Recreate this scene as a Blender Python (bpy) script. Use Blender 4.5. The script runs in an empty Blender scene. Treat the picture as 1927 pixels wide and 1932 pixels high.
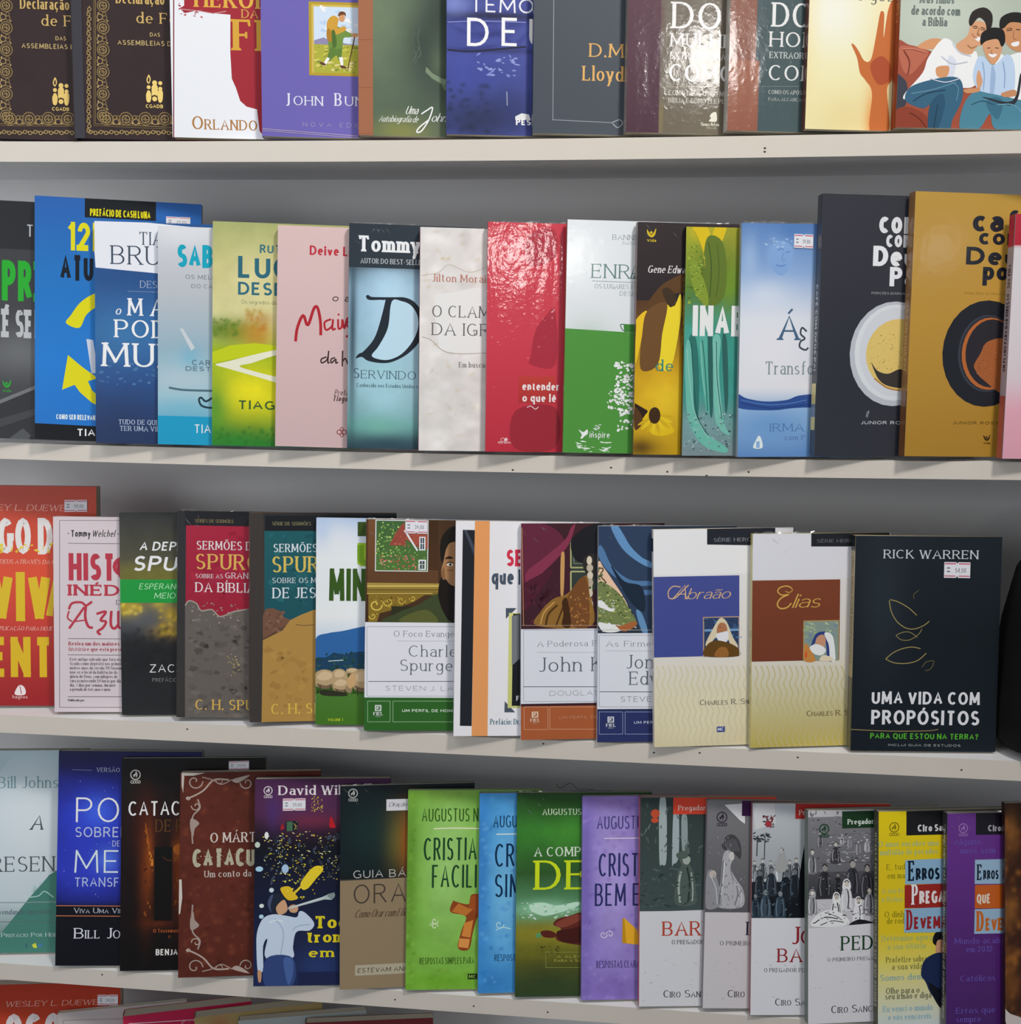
import bpy, bmesh, math, random
import numpy as np
from mathutils import Matrix, Vector

SC = bpy.context.scene
COL = SC.collection
# ---------------------------------------------------------------- camera
CAM = (0.0, -1.07549, -0.01431)
R = ((0.993767, -0.108775, -0.02438), (0.11144, 0.974761, 0.193446), (0.002722, -0.194957, 0.980808))                       # columns: right, forward, up
cam_data = bpy.data.cameras.new('camera'); cam_ob = bpy.data.objects.new('camera', cam_data); COL.objects.link(cam_ob)
cam_ob.matrix_world = Matrix(((R[0][0], R[0][2], -R[0][1], CAM[0]), (R[1][0], R[1][2], -R[1][1], CAM[1]), (R[2][0], R[2][2], -R[2][1], CAM[2]), (0, 0, 0, 1)))
cam_data.sensor_fit = 'VERTICAL'; cam_data.sensor_height = 24.0; cam_data.lens = 2200*24.0/1932
cam_data.clip_start = .02
SC.camera = cam_ob
# ---------------------------------------------------------------- light and exposure
SC.view_settings.view_transform = 'Standard'; SC.view_settings.look = 'None'; SC.view_settings.gamma = 1.0
SC.view_settings.use_curve_mapping = False
SC.view_settings.exposure = -.76
world = bpy.data.worlds.new('world'); SC.world = world; world.use_nodes = True
world.node_tree.nodes['Background'].inputs[0].default_value = (.80, .88, 1.0, 1)
world.node_tree.nodes['Background'].inputs[1].default_value = .24

def ceiling_or_fill_lamp(x, y, z, sx, sy, power, col=(1, .97, .93), aim=None, spread=180):
    l = bpy.data.lights.new('ceiling_or_fill_panel', 'AREA'); l.shape = 'RECTANGLE'; l.size = sx; l.size_y = sy; l.energy = power; l.color = col; l.spread = math.radians(spread)
    o = bpy.data.objects.new('ceiling_or_fill_panel', l); COL.objects.link(o); o.location = (x, y, z)
    d = Vector(aim)-Vector((x, y, z)) if aim else Vector((0, 0, -1))
    o.rotation_euler = d.to_track_quat('-Z', 'Y').to_euler()
    return o
ceiling_or_fill_lamp(.62, -1.12, 1.34, .22, .22, 14.5, aim=(-.15, 0, .05), spread=110)      # nearest panel: gives the crisp shadows
for lx, pw in ((-1.5, 3.5), (-.55, 8)):                                                # the rest of the row above the aisle
    ceiling_or_fill_lamp(lx, -1.1, 1.34, 1.1, .5, pw, aim=(lx*.5-.2, -.2, 0), spread=150)
ceiling_or_fill_lamp(1.38, -2.95, 1.34, .2, .2, 9, aim=(0, 0, .1))                         # panels farther down the shop
ceiling_or_fill_lamp(1.66, -5.46, 1.34, .24, .24, 8, aim=(0, 0, 0))
ceiling_or_fill_lamp(4.2, -4.7, 1.34, .2, .2, 2, aim=(.3, 0, 0))
ceiling_or_fill_lamp(-1.35, -1.5, .0, 1.25, .6, 20, col=(.91, .95, 1), aim=(-.1, 0, -.05))      # unseen low fill panel added across the aisle, behind the camera

PALETTE = [
(142,119,72),(176,150,96),(207,174,106),(181,158,108),(231,198,115),(57,39,35),(57,42,37),(39,30,32),(52,38,39),(59,58,65),(239,210,123),(160,39,51),(207,164,169),(181,64,72),
(222,173,72),(214,164,81),(214,164,59),(173,119,59),(125,27,46),(142,32,46),(233,235,239),(181,153,42),(207,181,86),(206,222,239),(239,239,239),(185,206,233),(142,137,173),(173,173,59),
(206,198,81),(142,148,46),(222,210,115),(125,140,55),(222,206,148),(110,142,59),(206,156,55),(173,123,37),(206,152,106),(108,64,27),(91,125,51),(91,57,37),(91,64,37),(74,108,42),
(222,222,239),(185,175,210),(189,173,189),(89,79,156),(108,98,175),(117,135,106),(59,74,64),(142,142,72),(45,59,52),(51,66,57),(87,102,79),(119,137,112),(100,119,94),(74,91,77),
(79,96,81),(87,104,91),(160,102,72),(135,81,59),(231,233,227),(222,227,218),(142,89,68),(87,104,84),(25,27,46),(30,32,57),(123,137,202),(59,74,158),(37,46,79),(42,51,100),
(144,152,210),(125,135,202),(39,48,115),(51,59,131),(27,30,57),(140,148,210),(30,39,68),(37,46,81),(233,233,239),(227,227,227),(235,235,235),(206,206,218),(39,44,81),(68,77,150),
(142,150,158),(158,164,171),(224,173,98),(46,51,59),(69,76,85),(91,55,68),(74,42,57),(42,57,68),(96,22,42),(112,102,91),(108,98,81),(144,127,59),(233,231,229),(227,225,222),
(213,210,206),(235,235,233),(181,173,148),(206,202,191),(231,228,210),(220,216,198),(206,202,181),(142,131,123),(110,100,89),(139,89,72),(135,85,68),(156,98,74),(146,87,68),(62,81,85),
(66,85,87),(96,55,51),(227,227,225),(202,204,202),(125,135,131),(185,189,185),(169,175,171),(173,169,162),(68,85,89),(239,239,227),(233,202,127),(239,214,148),(231,127,22),(239,176,77),
(198,108,51),(173,77,42),(108,108,104),(91,42,27),(239,231,179),(206,214,202),(160,77,55),(185,102,77),(57,59,72),(142,59,37),(214,152,106),(218,222,233),(216,160,119),(39,32,30),
(74,51,37),(173,115,77),(51,98,125),(37,81,108),(94,142,164),(235,239,239),(202,142,98),(27,22,22),(55,37,27),(158,106,68),(189,210,235),(156,181,214),(214,156,115),(22,20,20),
(74,131,152),(57,108,131),(42,44,51),(206,144,102),(198,140,98),(142,91,64),(189,127,89),(91,59,42),(173,123,81),(206,210,222),(22,59,81),(94,144,169),(142,169,206),(42,85,106),
(110,164,181),(173,115,72),(142,94,59),(127,51,32),(206,127,102),(125,53,35),(112,125,121),(104,117,112),(125,51,27),(206,133,77),(175,185,169),(43,44,47),(113,115,117),(36,37,40),
(40,41,45),(61,62,65),(78,80,83),(185,189,193),(31,170,40),(189,191,193),(23,111,28),(27,161,43),(31,32,36),(59,60,63),(24,28,33),(225,214,17),(227,218,23),(14,23,38),
(227,218,17),(206,214,229),(227,237,239),(14,17,23),(43,99,176),(33,117,193),(33,125,210),(33,117,202),(23,76,140),(40,113,189),(231,232,239),(23,63,117),(61,125,178),(23,47,89),
(59,104,155),(70,117,164),(61,74,91),(168,178,197),(134,151,178),(178,189,210),(38,85,145),(46,102,159),(38,80,140),(26,47,89),(23,59,106),(43,93,151),(227,229,233),(150,193,210),
(96,174,202),(189,206,214),(111,183,206),(202,210,214),(78,111,125),(26,56,70),(40,159,197),(24,155,197),(14,164,191),(113,121,130),(93,121,138),(210,212,218),(189,193,199),(151,180,195),
(159,197,210),(142,168,180),(176,185,191),(227,218,168),(93,128,38),(130,138,28),(193,138,43),(176,121,47),(78,117,33),(111,138,38),(96,128,28),(176,142,43),(189,125,43),(193,206,23),
(231,231,206),(235,223,28),(43,128,43),(61,147,47),(43,113,33),(33,100,28),(59,130,43),(59,113,121),(43,104,121),(46,108,125),(96,113,96),(52,91,43),(170,176,113),(206,199,134),
(214,210,151),(159,185,28),(193,197,23),(43,121,38),(125,134,65),(172,180,117),(189,43,61),(61,43,43),(176,33,47),(61,38,36),(111,87,83),(93,70,65),(145,59,65),(218,189,187),
(206,176,176),(193,164,161),(214,185,183),(168,206,231),(189,223,239),(164,210,223),(116,183,166),(46,74,87),(43,63,78),(43,53,63),(61,78,91),(235,237,239),(185,193,199),(31,40,50),
(189,221,237),(78,104,117),(72,100,113),(56,83,96),(70,83,96),(96,113,121),(52,67,78),(140,176,197),(155,193,206),(96,155,151),(38,54,65),(23,31,38),(96,134,155),(231,227,223),
(210,206,202),(237,233,231),(218,214,208),(193,185,172),(202,189,164),(210,176,108),(193,164,100),(231,229,227),(185,176,164),(197,189,176),(185,121,108),(96,93,96),(111,108,108),(164,38,47),
(223,218,214),(176,47,65),(172,43,61),(157,38,52),(193,61,52),(176,47,47),(239,227,227),(235,210,210),(227,176,185),(239,202,206),(235,193,197),(204,61,76),(206,61,78),(145,33,47),
(202,61,78),(78,147,61),(96,164,78),(117,130,134),(134,145,149),(93,128,121),(147,168,161),(130,151,145),(63,130,52),(63,113,83),(231,233,231),(227,231,227),(237,239,237),(234,239,234),
(223,239,223),(111,83,56),(223,227,231),(47,38,40),(43,33,36),(96,59,23),(93,61,28),(210,159,17),(231,193,38),(235,193,33),(239,214,43),(111,76,36),(61,43,23),(43,23,11),
(85,54,23),(78,52,11),(227,189,23),(210,172,23),(231,197,33),(61,38,11),(111,76,28),(43,23,7),(227,223,221),(61,138,125),(218,185,28),(52,38,40),(130,93,28),(189,147,17),
(210,168,28),(193,151,17),(96,59,52),(76,52,28),(147,164,43),(210,185,28),(78,104,28),(113,147,38),(56,147,134),(78,168,151),(130,164,168),(218,189,17),(96,117,38),(130,151,47),
(147,176,61),(96,130,38),(159,180,61),(78,108,28),(43,113,104),(108,185,168),(87,172,155),(117,189,172),(40,96,91),(43,96,91),(78,104,108),(147,172,176),(43,70,74),(172,193,195),
(33,87,83),(147,206,193),(155,210,197),(61,87,28),(74,102,27),(176,168,47),(159,155,43),(91,128,47),(61,151,134),(61,147,138),(121,140,145),(17,20,20),(176,164,83),(61,121,108),
(96,138,197),(151,185,227),(76,121,185),(210,223,239),(231,231,237),(113,159,210),(172,197,227),(130,168,218),(108,151,206),(147,178,223),(164,193,231),(43,78,147),(78,117,180),(26,59,121),
(72,102,132),(56,65,76),(130,147,147),(78,117,172),(78,113,164),(227,239,239),(142,180,223),(83,125,185),(138,172,218),(218,225,235),(227,227,233),(147,185,223),(96,140,197),(147,151,155),
(147,183,223),(40,43,52),(189,193,202),(218,223,227),(210,214,221),(223,195,113),(59,54,52),(176,125,56),(93,70,28),(59,43,17),(130,100,47),(223,225,229),(231,233,237),(193,197,202),
(145,149,155),(61,63,72),(201,204,210),(210,193,125),(113,125,142),(50,52,60),(176,138,61),(33,36,43),(59,63,74),(185,104,52),(43,40,47),(168,96,52),(130,70,33),(210,130,74),
(93,52,28),(31,33,43),(130,104,43),(113,87,28),(43,33,17),(189,149,65),(193,147,61),(172,130,47),(138,100,61),(176,142,104),(111,70,38),(185,142,61),(185,43,61),(176,38,56),
(227,164,180),(218,210,214),(189,52,70),(214,210,212),(218,202,208),(227,168,185),(214,155,172),(164,151,155),(65,56,61),(172,83,70),(214,193,197),(239,174,160),(232,227,223),(223,196,31),
(232,209,51),(232,178,165),(223,187,25),(223,183,25),(178,46,41),(232,200,196),(187,63,38),(223,75,43),(200,56,43),(151,25,31),(136,25,25),(205,70,43),(83,74,79),(46,43,46),
(65,63,65),(65,60,63),(187,51,70),(102,83,88),(174,65,79),(118,106,111),(187,174,178),(216,203,207),(25,153,60),(205,174,36),(205,178,51),(187,156,31),(205,165,41),(93,97,102),
(25,25,28),(115,111,46),(218,187,51),(178,147,31),(232,205,79),(205,174,46),(160,133,31),(36,37,38),(25,26,28),(236,238,238),(183,232,187),(214,216,216),(156,158,158),(48,50,51),
(81,79,60),(118,115,46),(81,83,88),(41,41,43),(35,36,38),(51,53,56),(28,28,33),(169,31,60),(156,25,51),(162,31,63),(153,22,51),(174,33,60),(102,95,88),(93,86,81),
(111,104,97),(97,90,83),(81,75,72),(165,156,147),(156,147,136),(136,127,115),(156,138,97),(178,156,111),(138,124,83),(227,218,218),(223,178,88),(218,209,209),(232,223,223),(218,178,79),
(43,43,46),(56,53,50),(38,41,43),(65,60,58),(63,57,54),(25,28,33),(29,93,99),(28,83,93),(35,97,104),(24,81,90),(38,104,111),(118,83,65),(124,88,70),(104,74,58),
(136,99,79),(178,138,70),(171,132,65),(184,143,72),(165,124,63),(88,70,46),(138,133,93),(218,227,232),(218,191,93),(205,214,218),(223,187,79),(46,46,48),(102,74,51),(65,56,53),
(118,83,56),(174,200,236),(46,102,165),(25,65,93),(36,74,65),(25,56,46),(46,88,79),(214,227,223),(46,81,25),(56,97,25),(46,65,25),(25,43,12),(74,124,46),(65,115,29),
(187,160,120),(120,99,74),(65,56,36),(214,187,147),(151,129,97),(46,46,31),(205,165,115),(56,79,25),(156,191,46),(56,88,25),(120,165,31),(174,200,51),(169,196,232),(227,236,239),
(236,239,239),(196,214,232),(156,169,191),(200,218,239),(102,65,36),(65,41,19),(81,51,25),(120,79,46),(99,65,38),(230,232,236),(65,102,56),(83,120,56),(120,165,74),(83,129,56),
(156,191,93),(46,83,46),(187,218,115),(156,74,60),(169,83,65),(196,102,79),(138,65,51),(232,236,239),(65,74,88),(214,83,93),(239,142,151),(239,120,124),(196,65,74),(138,178,88),
(83,138,56),(178,151,70),(120,97,31),(232,205,115),(102,79,19),(223,196,106),(138,111,36),(223,196,88),(214,187,79),(205,174,70),(65,46,8),(46,46,25),(63,74,41),(93,97,46),
(25,19,12),(169,124,83),(25,16,9),(46,25,12),(239,236,223),(25,12,8),(65,36,19),(120,79,51),(138,97,60),(232,232,239),(142,151,160),(120,124,133),(178,183,191),(102,109,120),
(83,90,102),(118,124,133),(46,102,36),(169,205,160),(223,239,218),(218,218,227),(63,43,25),(236,160,97),(214,51,79),(77,88,104),(77,88,102),(218,218,138),(205,205,124),(120,124,129),
(83,120,138),(174,171,178),(238,236,239),(65,25,41),(102,36,60),(138,51,79),(81,25,46),(56,12,25),(83,36,51),(205,156,93),(65,74,70),(46,56,51),(174,174,120),(183,183,129),
(120,129,106),(25,25,31),(46,41,38),(223,209,187),(196,183,160),(218,205,183),(187,174,151),(214,200,178),(147,106,46),(120,74,36),(174,120,56),(138,83,36),(187,133,70),(83,51,12),
(205,156,83),(65,36,8),(200,151,97),(187,156,133),(227,229,238),(95,104,115),(138,133,142),(174,93,51),(223,169,133),(239,218,196),(227,174,142),(200,200,209),(63,31,38),(46,56,70),
(239,200,169),(120,133,79),(156,165,97),(93,111,46),(183,183,106),(74,93,46),(205,218,218),(218,223,218),(83,65,36),(65,83,46),(102,120,65),(174,102,56),(46,65,93),(102,151,200),
(83,124,169),(81,118,165),(25,41,60),(102,147,191),(65,83,97),(187,183,169),(41,51,102),(156,169,205),(200,209,232),(187,191,200),(43,56,70),(239,230,194),(238,238,239),(218,209,174),
(71,81,149),(68,78,151),(46,65,102),(65,93,133),(83,120,165),(36,56,88),(120,165,209),(223,209,178),(178,120,83),(232,232,236),(102,70,25),(156,102,46),(83,51,31),(35,38,48),
(156,156,160),(223,183,138),(120,113,102),(46,65,138),(223,227,239),(234,234,239),(227,223,214),(223,214,183),(214,200,156),(200,191,183),(31,36,46),(102,102,106),(227,223,205),(227,227,234),
(205,191,138),(128,64,38),(120,58,33),(178,156,97),(138,156,147),(156,178,138),(120,147,160),(187,200,156),(46,65,129),(205,151,120),(205,138,65),(218,83,46),(232,218,187),(28,31,38),
(124,124,129),(218,174,83),(120,106,70),(223,218,205),(209,200,151),(196,178,88),(196,183,115),(120,111,88),(45,56,65),(206,210,215),(160,142,86),(142,128,81),(105,95,62),(229,229,233),
(160,137,91),(86,178,47),(155,160,162),(26,34,42),(17,26,33),(17,27,34),(160,142,100),(86,67,37),(26,32,37),(95,91,76),(17,26,34),(230,239,239),(182,201,206),(71,129,115),
(91,154,139),(139,197,187),(168,216,211),(71,129,100),(50,100,86),(168,211,206),(134,158,158),(95,110,110),(110,149,154),(71,86,88),(76,86,91),(81,100,108),(201,221,216),(50,91,110),
(211,221,71),(71,129,178),(168,192,201),(211,221,230),(197,211,216),(71,115,105),(71,110,110),(149,168,173),(201,213,223),(45,66,211),(71,110,239),(50,66,201),(86,125,239),(14,14,71),
(10,10,22),(211,125,86),(154,163,201),(129,158,239),(197,216,239),(182,187,206),(192,201,230),(173,182,221),(221,235,239),(182,197,235),(197,201,216),(221,223,230),(10,10,68),(28,34,134),
(34,45,173),(22,28,105),(10,10,10),(10,10,14),(28,34,125),(68,20,10),(110,48,10),(149,71,18),(127,53,10),(166,88,25),(91,37,10),(16,10,10),(211,129,45),(166,86,25),
(180,95,28),(88,39,14),(139,76,28),(110,55,14),(71,28,10),(216,209,201),(100,61,28),(168,81,34),(149,71,34),(235,230,225),(28,14,10),(22,10,10),(18,10,10),(110,50,34),
(91,39,28),(110,53,37),(71,25,18),(127,63,42),(129,71,45),(117,61,39),(168,149,139),(182,163,151),(158,134,125),(192,173,161),(216,206,197),(201,192,182),(221,211,201),(187,182,154),
(129,120,95),(216,209,178),(211,197,187),(68,25,22),(88,38,28),(91,45,86),(129,45,66),(71,50,120),(34,39,66),(45,66,125),(221,192,55),(239,221,71),(168,158,76),(239,239,173),
(48,55,66),(61,71,86),(34,42,53),(239,201,45),(239,230,86),(201,168,34),(71,91,105),(110,134,154),(144,173,187),(28,34,45),(71,110,81),(239,211,86),(239,211,45),(230,192,39),
(239,211,55),(239,230,76),(221,182,45),(168,34,45),(192,28,39),(201,216,201),(173,216,239),(221,235,225),(182,221,239),(211,225,235),(173,201,230),(31,39,55),(71,83,120),(211,163,125),
(201,216,235),(158,178,201),(50,71,125),(71,100,158),(201,149,115),(182,197,197),(134,149,149),(28,37,76),(221,211,216),(235,225,230),(230,211,34),(66,34,68),(76,39,71),(34,22,32),
(10,14,22),(14,22,50),(28,42,86),(28,14,34),(14,18,28),(129,115,39),(178,91,14),(28,61,55),(149,129,100),(182,182,178),(187,187,182),(71,61,50),(91,71,50),(182,173,149),
(81,66,50),(14,25,31),(14,28,31),(14,22,25),(149,134,110),(129,110,81),(91,71,39),(22,34,32),(168,216,125),(91,139,34),(110,173,34),(129,168,55),(110,168,39),(91,149,28),
(139,192,71),(110,158,39),(129,182,55),(50,91,14),(239,239,201),(28,71,39),(149,71,28),(201,120,50),(221,139,61),(230,154,76),(230,239,201),(216,239,187),(50,86,14),(28,50,14),
(149,187,86),(110,149,71),(129,187,71),(129,201,239),(50,120,201),(50,129,201),(71,149,221),(50,125,197),(110,182,239),(14,55,91),(221,239,239),(10,50,86),(201,239,239),(91,129,163),
(71,158,225),(71,149,50),(39,81,28),(168,230,192),(91,154,100),(149,139,39),(110,110,28),(50,71,34),(201,239,211),(230,239,235),(168,221,182),(129,192,154),(100,39,28),(139,66,50),
(71,22,14),(91,34,22),(91,158,100),(50,50,14),(71,71,28),(149,158,76),(211,230,197),(225,239,216),(216,235,28),(201,192,86),(39,71,34),(61,134,48),(48,91,39),(91,149,100),
(129,129,39),(91,91,28),(50,71,39),(34,50,28),(50,91,39),(192,173,235),(110,91,178),(129,95,182),(149,110,182),(149,125,206),(125,105,192),(168,144,221),(201,149,28),(239,182,45),
(66,61,125),(230,211,239),(45,50,105),(230,216,239),(66,55,115),(127,108,168),(144,127,206),(50,63,61),(68,83,81),(125,142,146),(115,129,134),(103,115,115),(39,55,50),(168,182,182),
(168,182,185),(149,163,163),(91,103,95),(168,178,163),(83,98,91),(42,55,50),(168,182,170),(168,178,168),(63,78,74),(81,98,95),(50,66,61),(81,98,94),(103,120,117),(235,76,50),
(239,230,221),(201,81,50),(221,221,225),(182,182,187),(168,168,173),(197,197,201),(187,71,50),(71,71,73),(55,55,58),(192,81,76),(211,211,216),(129,129,132),(91,91,95),(168,168,168),
(71,71,76),(182,182,185),(211,206,201),(129,129,134),(230,230,230),(149,149,154),(197,187,178),(110,110,115),(105,105,110),(216,216,221),(88,88,93),(127,127,132),(235,235,237),(50,39,55),
(61,22,71),(211,206,209),(55,45,66),(86,86,88),(61,61,63),(129,120,125),(201,199,201),(201,206,211),(168,173,178),(216,216,218),(110,115,120),(28,28,34),(197,201,206),(201,197,192),
(86,91,95),(129,134,139),(201,192,185),(23,29,37),(10,18,25),(34,42,50),(91,100,110),(42,50,61),(100,115,129),(22,31,39),(71,83,95),(100,105,110),(28,37,45),(76,88,100),
(61,78,93),(110,129,144),(129,139,144),(50,68,83),(100,120,133),(134,144,149),(39,55,68),(88,108,122),(120,129,134),(14,18,25),(71,88,100),(10,14,25),(91,110,120),(71,76,81),
(50,55,61),(187,187,187),(110,50,55),(129,71,76),(71,61,66),(168,55,66),(182,50,45),(239,216,206),(225,225,230),(149,39,45),(76,76,78),(149,91,91),(197,199,201),(131,131,136),
(107,107,112),(170,170,175),(190,190,194),(214,214,219),(151,151,156),(121,121,126),(136,136,141),(109,109,114),(92,92,97),(67,67,72),(204,199,194),(194,194,199),(190,185,180),(194,190,185),
(214,209,204),(141,141,148),(204,204,209),(165,165,170),(233,233,238),(219,214,209),(84,84,89),(56,56,61),(199,199,204),(48,48,54),(112,112,116),(151,146,141),(56,56,64),(116,116,124),
(170,165,160),(54,54,61),(112,112,119),(156,151,146),(40,40,46),(136,131,126),(223,223,228),(233,223,214),(214,204,192),(136,136,143),(204,204,211),(194,185,175),(204,194,185),(61,61,69),
(194,185,173),(51,51,56),(92,92,99),(46,46,51),(28,72,40),(28,61,34),(228,238,228),(223,221,226),(185,185,190),(31,67,40),(72,72,74),(56,56,59),(102,112,102),(204,202,206),
(229,209,35),(29,29,32),(224,224,224),(134,119,23),(174,194,139),(154,144,23),(189,199,119),(174,194,129),(139,134,68),(134,174,189),(114,114,89),(149,189,204),(144,184,214),(159,41,35),
(11,29,47),(239,229,229),(154,35,41),(15,15,23),(209,154,119),(26,41,79),(15,19,32),(239,214,15),(229,194,23),(229,199,35),(229,214,99),(219,219,184),(209,219,219),(74,74,58),
(189,187,154),(229,199,23),(24,20,30),(178,173,183),(158,117,183),(107,86,178),(158,189,214),(204,97,30),(16,30,48),(239,224,204),(204,107,30),(107,54,143),(102,48,138),(86,37,117),
(70,30,102),(54,51,54),(209,206,199),(97,42,133),(139,82,31),(160,98,37),(116,66,24),(77,37,16),(55,24,12),(139,87,37),(119,71,24),(211,201,196),(43,16,12),(55,27,12),
(225,175,165),(225,215,215),(173,53,30),(190,64,36),(133,30,23),(195,64,36),(135,130,135),(175,168,165),(190,180,178),(230,200,205),(230,195,200),(155,23,58),(190,36,74),(173,95,64),
(135,115,74),(168,145,95),(145,150,153),(165,173,170),(92,30,30),(115,42,44),]

# ---------------------------------------------------------------- small helpers
def srgb(h):
    if not isinstance(h, str): h = '%02x%02x%02x' % PALETTE[h]
    o = []
    for i in (0, 2, 4):
        c = int(h[i:i+2], 16)/255
        o.append(c/12.92 if c <= .04045 else ((c+.055)/1.055)**2.4)
    return tuple(o)

def node_mat(name, rough=.5, base=None, coat=0, coat_rough=.08, bump=0, bscale=60, attr=False, spec=.5, grain=0, gscale=900, mottled=None):
    m = bpy.data.materials.new(name); m.use_nodes = True; nt = m.node_tree; n = nt.nodes; b = n['Principled BSDF']; L = nt.links
    b.inputs['Roughness'].default_value = rough
    b.inputs['Specular IOR Level'].default_value = spec
    tc = n.new('ShaderNodeTexCoord')
    if attr:
        a = n.new('ShaderNodeAttribute'); a.attribute_name = 'Col'; src = a.outputs['Color']
    else:
        rgb = n.new('ShaderNodeRGB'); rgb.outputs[0].default_value = (*srgb(base), 1); src = rgb.outputs[0]
    if grain:
        nz = n.new('ShaderNodeTexNoise'); nz.inputs['Scale'].default_value = gscale; nz.inputs['Detail'].default_value = 3
        L.new(tc.outputs['Object'], nz.inputs['Vector'])
        mr = n.new('ShaderNodeMapRange'); mr.inputs[1].default_value = .3; mr.inputs[2].default_value = .7; mr.inputs[3].default_value = 1-grain; mr.inputs[4].default_value = 1+grain
        L.new(nz.outputs[0], mr.inputs[0])
        mx = n.new('ShaderNodeVectorMath'); mx.operation = 'SCALE'; L.new(src, mx.inputs[0]); L.new(mr.outputs[0], mx.inputs['Scale']); src = mx.outputs[0]
    L.new(src, b.inputs['Base Color'])
    if coat:
        b.inputs['Coat Weight'].default_value = coat; b.inputs['Coat Roughness'].default_value = coat_rough; b.inputs['Coat IOR'].default_value = 1.5
        if bump:      # clinging film: long soft pulls plus small puckers
            mp = n.new('ShaderNodeMapping'); mp.inputs['Scale'].default_value = (1.0, 1.0, .32); L.new(tc.outputs['Object'], mp.inputs[0])
            n1 = n.new('ShaderNodeTexNoise'); n1.inputs['Scale'].default_value = bscale; n1.inputs['Detail'].default_value = 2; n1.inputs['Distortion'].default_value = .6
            n2 = n.new('ShaderNodeTexNoise'); n2.inputs['Scale'].default_value = bscale*6; n2.inputs['Detail'].default_value = 2
            L.new(mp.outputs[0], n1.inputs['Vector']); L.new(tc.outputs['Object'], n2.inputs['Vector'])
            pw = n.new('ShaderNodeMath'); pw.operation = 'POWER'; pw.inputs[1].default_value = 4; L.new(n2.outputs[0], pw.inputs[0])
            ad = n.new('ShaderNodeMath'); ad.operation = 'MULTIPLY_ADD'; ad.inputs[1].default_value = .35; L.new(pw.outputs[0], ad.inputs[0]); L.new(n1.outputs[0], ad.inputs[2])
            bp = n.new('ShaderNodeBump'); bp.inputs['Strength'].default_value = bump; bp.inputs['Distance'].default_value = .0022
            L.new(ad.outputs[0], bp.inputs['Height']); L.new(bp.outputs[0], b.inputs['Coat Normal'])
    return m

PRINT = [node_mat('printed_card', .42, attr=True, spec=.28, grain=.015),
         node_mat('printed_card_light_film', .42, attr=True, spec=.22, coat=.4, coat_rough=.10, bump=.08, bscale=22),
         node_mat('printed_card_film', .42, attr=True, spec=.22, coat=.6, coat_rough=.08, bump=.16, bscale=28),
         node_mat('printed_card_crinkled_film', .42, attr=True, spec=.22, coat=.8, coat_rough=.07, bump=.26, bscale=36)]
def pages_mat():
    m = node_mat('page_edges', .85, base='d8cdb4', spec=.15); nt = m.node_tree; n = nt.nodes; L = nt.links
    w = n.new('ShaderNodeTexWave'); w.wave_type = 'BANDS'; w.bands_direction = 'Y'; w.inputs['Scale'].default_value = 420; w.inputs['Distortion'].default_value = 1.2
    tc = n.new('ShaderNodeTexCoord'); L.new(tc.outputs['Object'], w.inputs['Vector'])
    cr = n.new('ShaderNodeValToRGB'); cr.color_ramp.elements[0].color = (*srgb('b4a88c'), 1); cr.color_ramp.elements[1].color = (*srgb('e0d8c4'), 1)
    L.new(w.outputs['Fac'], cr.inputs[0]); L.new(cr.outputs[0], n['Principled BSDF'].inputs['Base Color'])
    return m
PAGES = pages_mat()
LABEL = node_mat('label_paper', .6, attr=True, spec=.2, grain=.02)
def film_mat():
    m = bpy.data.materials.new('clear_film'); m.use_nodes = True; nt = m.node_tree; n = nt.nodes; L = nt.links
    n.remove(n['Principled BSDF']); out = n['Material Output']
    t = n.new('ShaderNodeBsdfTransparent'); g = n.new('ShaderNodeBsdfGlossy'); g.inputs['Roughness'].default_value = .12; df = n.new('ShaderNodeBsdfDiffuse'); df.inputs[0].default_value = (.7, .7, .72, 1)
    mx = n.new('ShaderNodeMixShader'); mx.inputs[0].default_value = .55; L.new(df.outputs[0], mx.inputs[1]); L.new(g.outputs[0], mx.inputs[2])
    nz = n.new('ShaderNodeTexNoise'); nz.inputs['Scale'].default_value = 300; tc = n.new('ShaderNodeTexCoord'); L.new(tc.outputs['Object'], nz.inputs['Vector'])
    mr = n.new('ShaderNodeMapRange'); mr.inputs[1].default_value = .35; mr.inputs[2].default_value = .7; mr.inputs[3].default_value = .06; mr.inputs[4].default_value = .32; L.new(nz.outputs[0], mr.inputs[0])
    m2 = n.new('ShaderNodeMixShader'); L.new(mr.outputs[0], m2.inputs[0]); L.new(t.outputs[0], m2.inputs[1]); L.new(mx.outputs[0], m2.inputs[2]); L.new(m2.outputs[0], out.inputs[0])
    return m
FILM = film_mat()
BOARD = node_mat('white_melamine', .42, base='e8e8ea', spec=.4, grain=.012, gscale=40)
BACK = node_mat('grey_white_backboard', .5, base='d8d6d4', spec=.35, grain=.015, gscale=14)
EDGE = node_mat('cream_edge_band', .38, base='d9d0c4', spec=.4, grain=.012, gscale=30)
NAIL = node_mat('dark_pin_hole', .7, base='3a332c')

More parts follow.
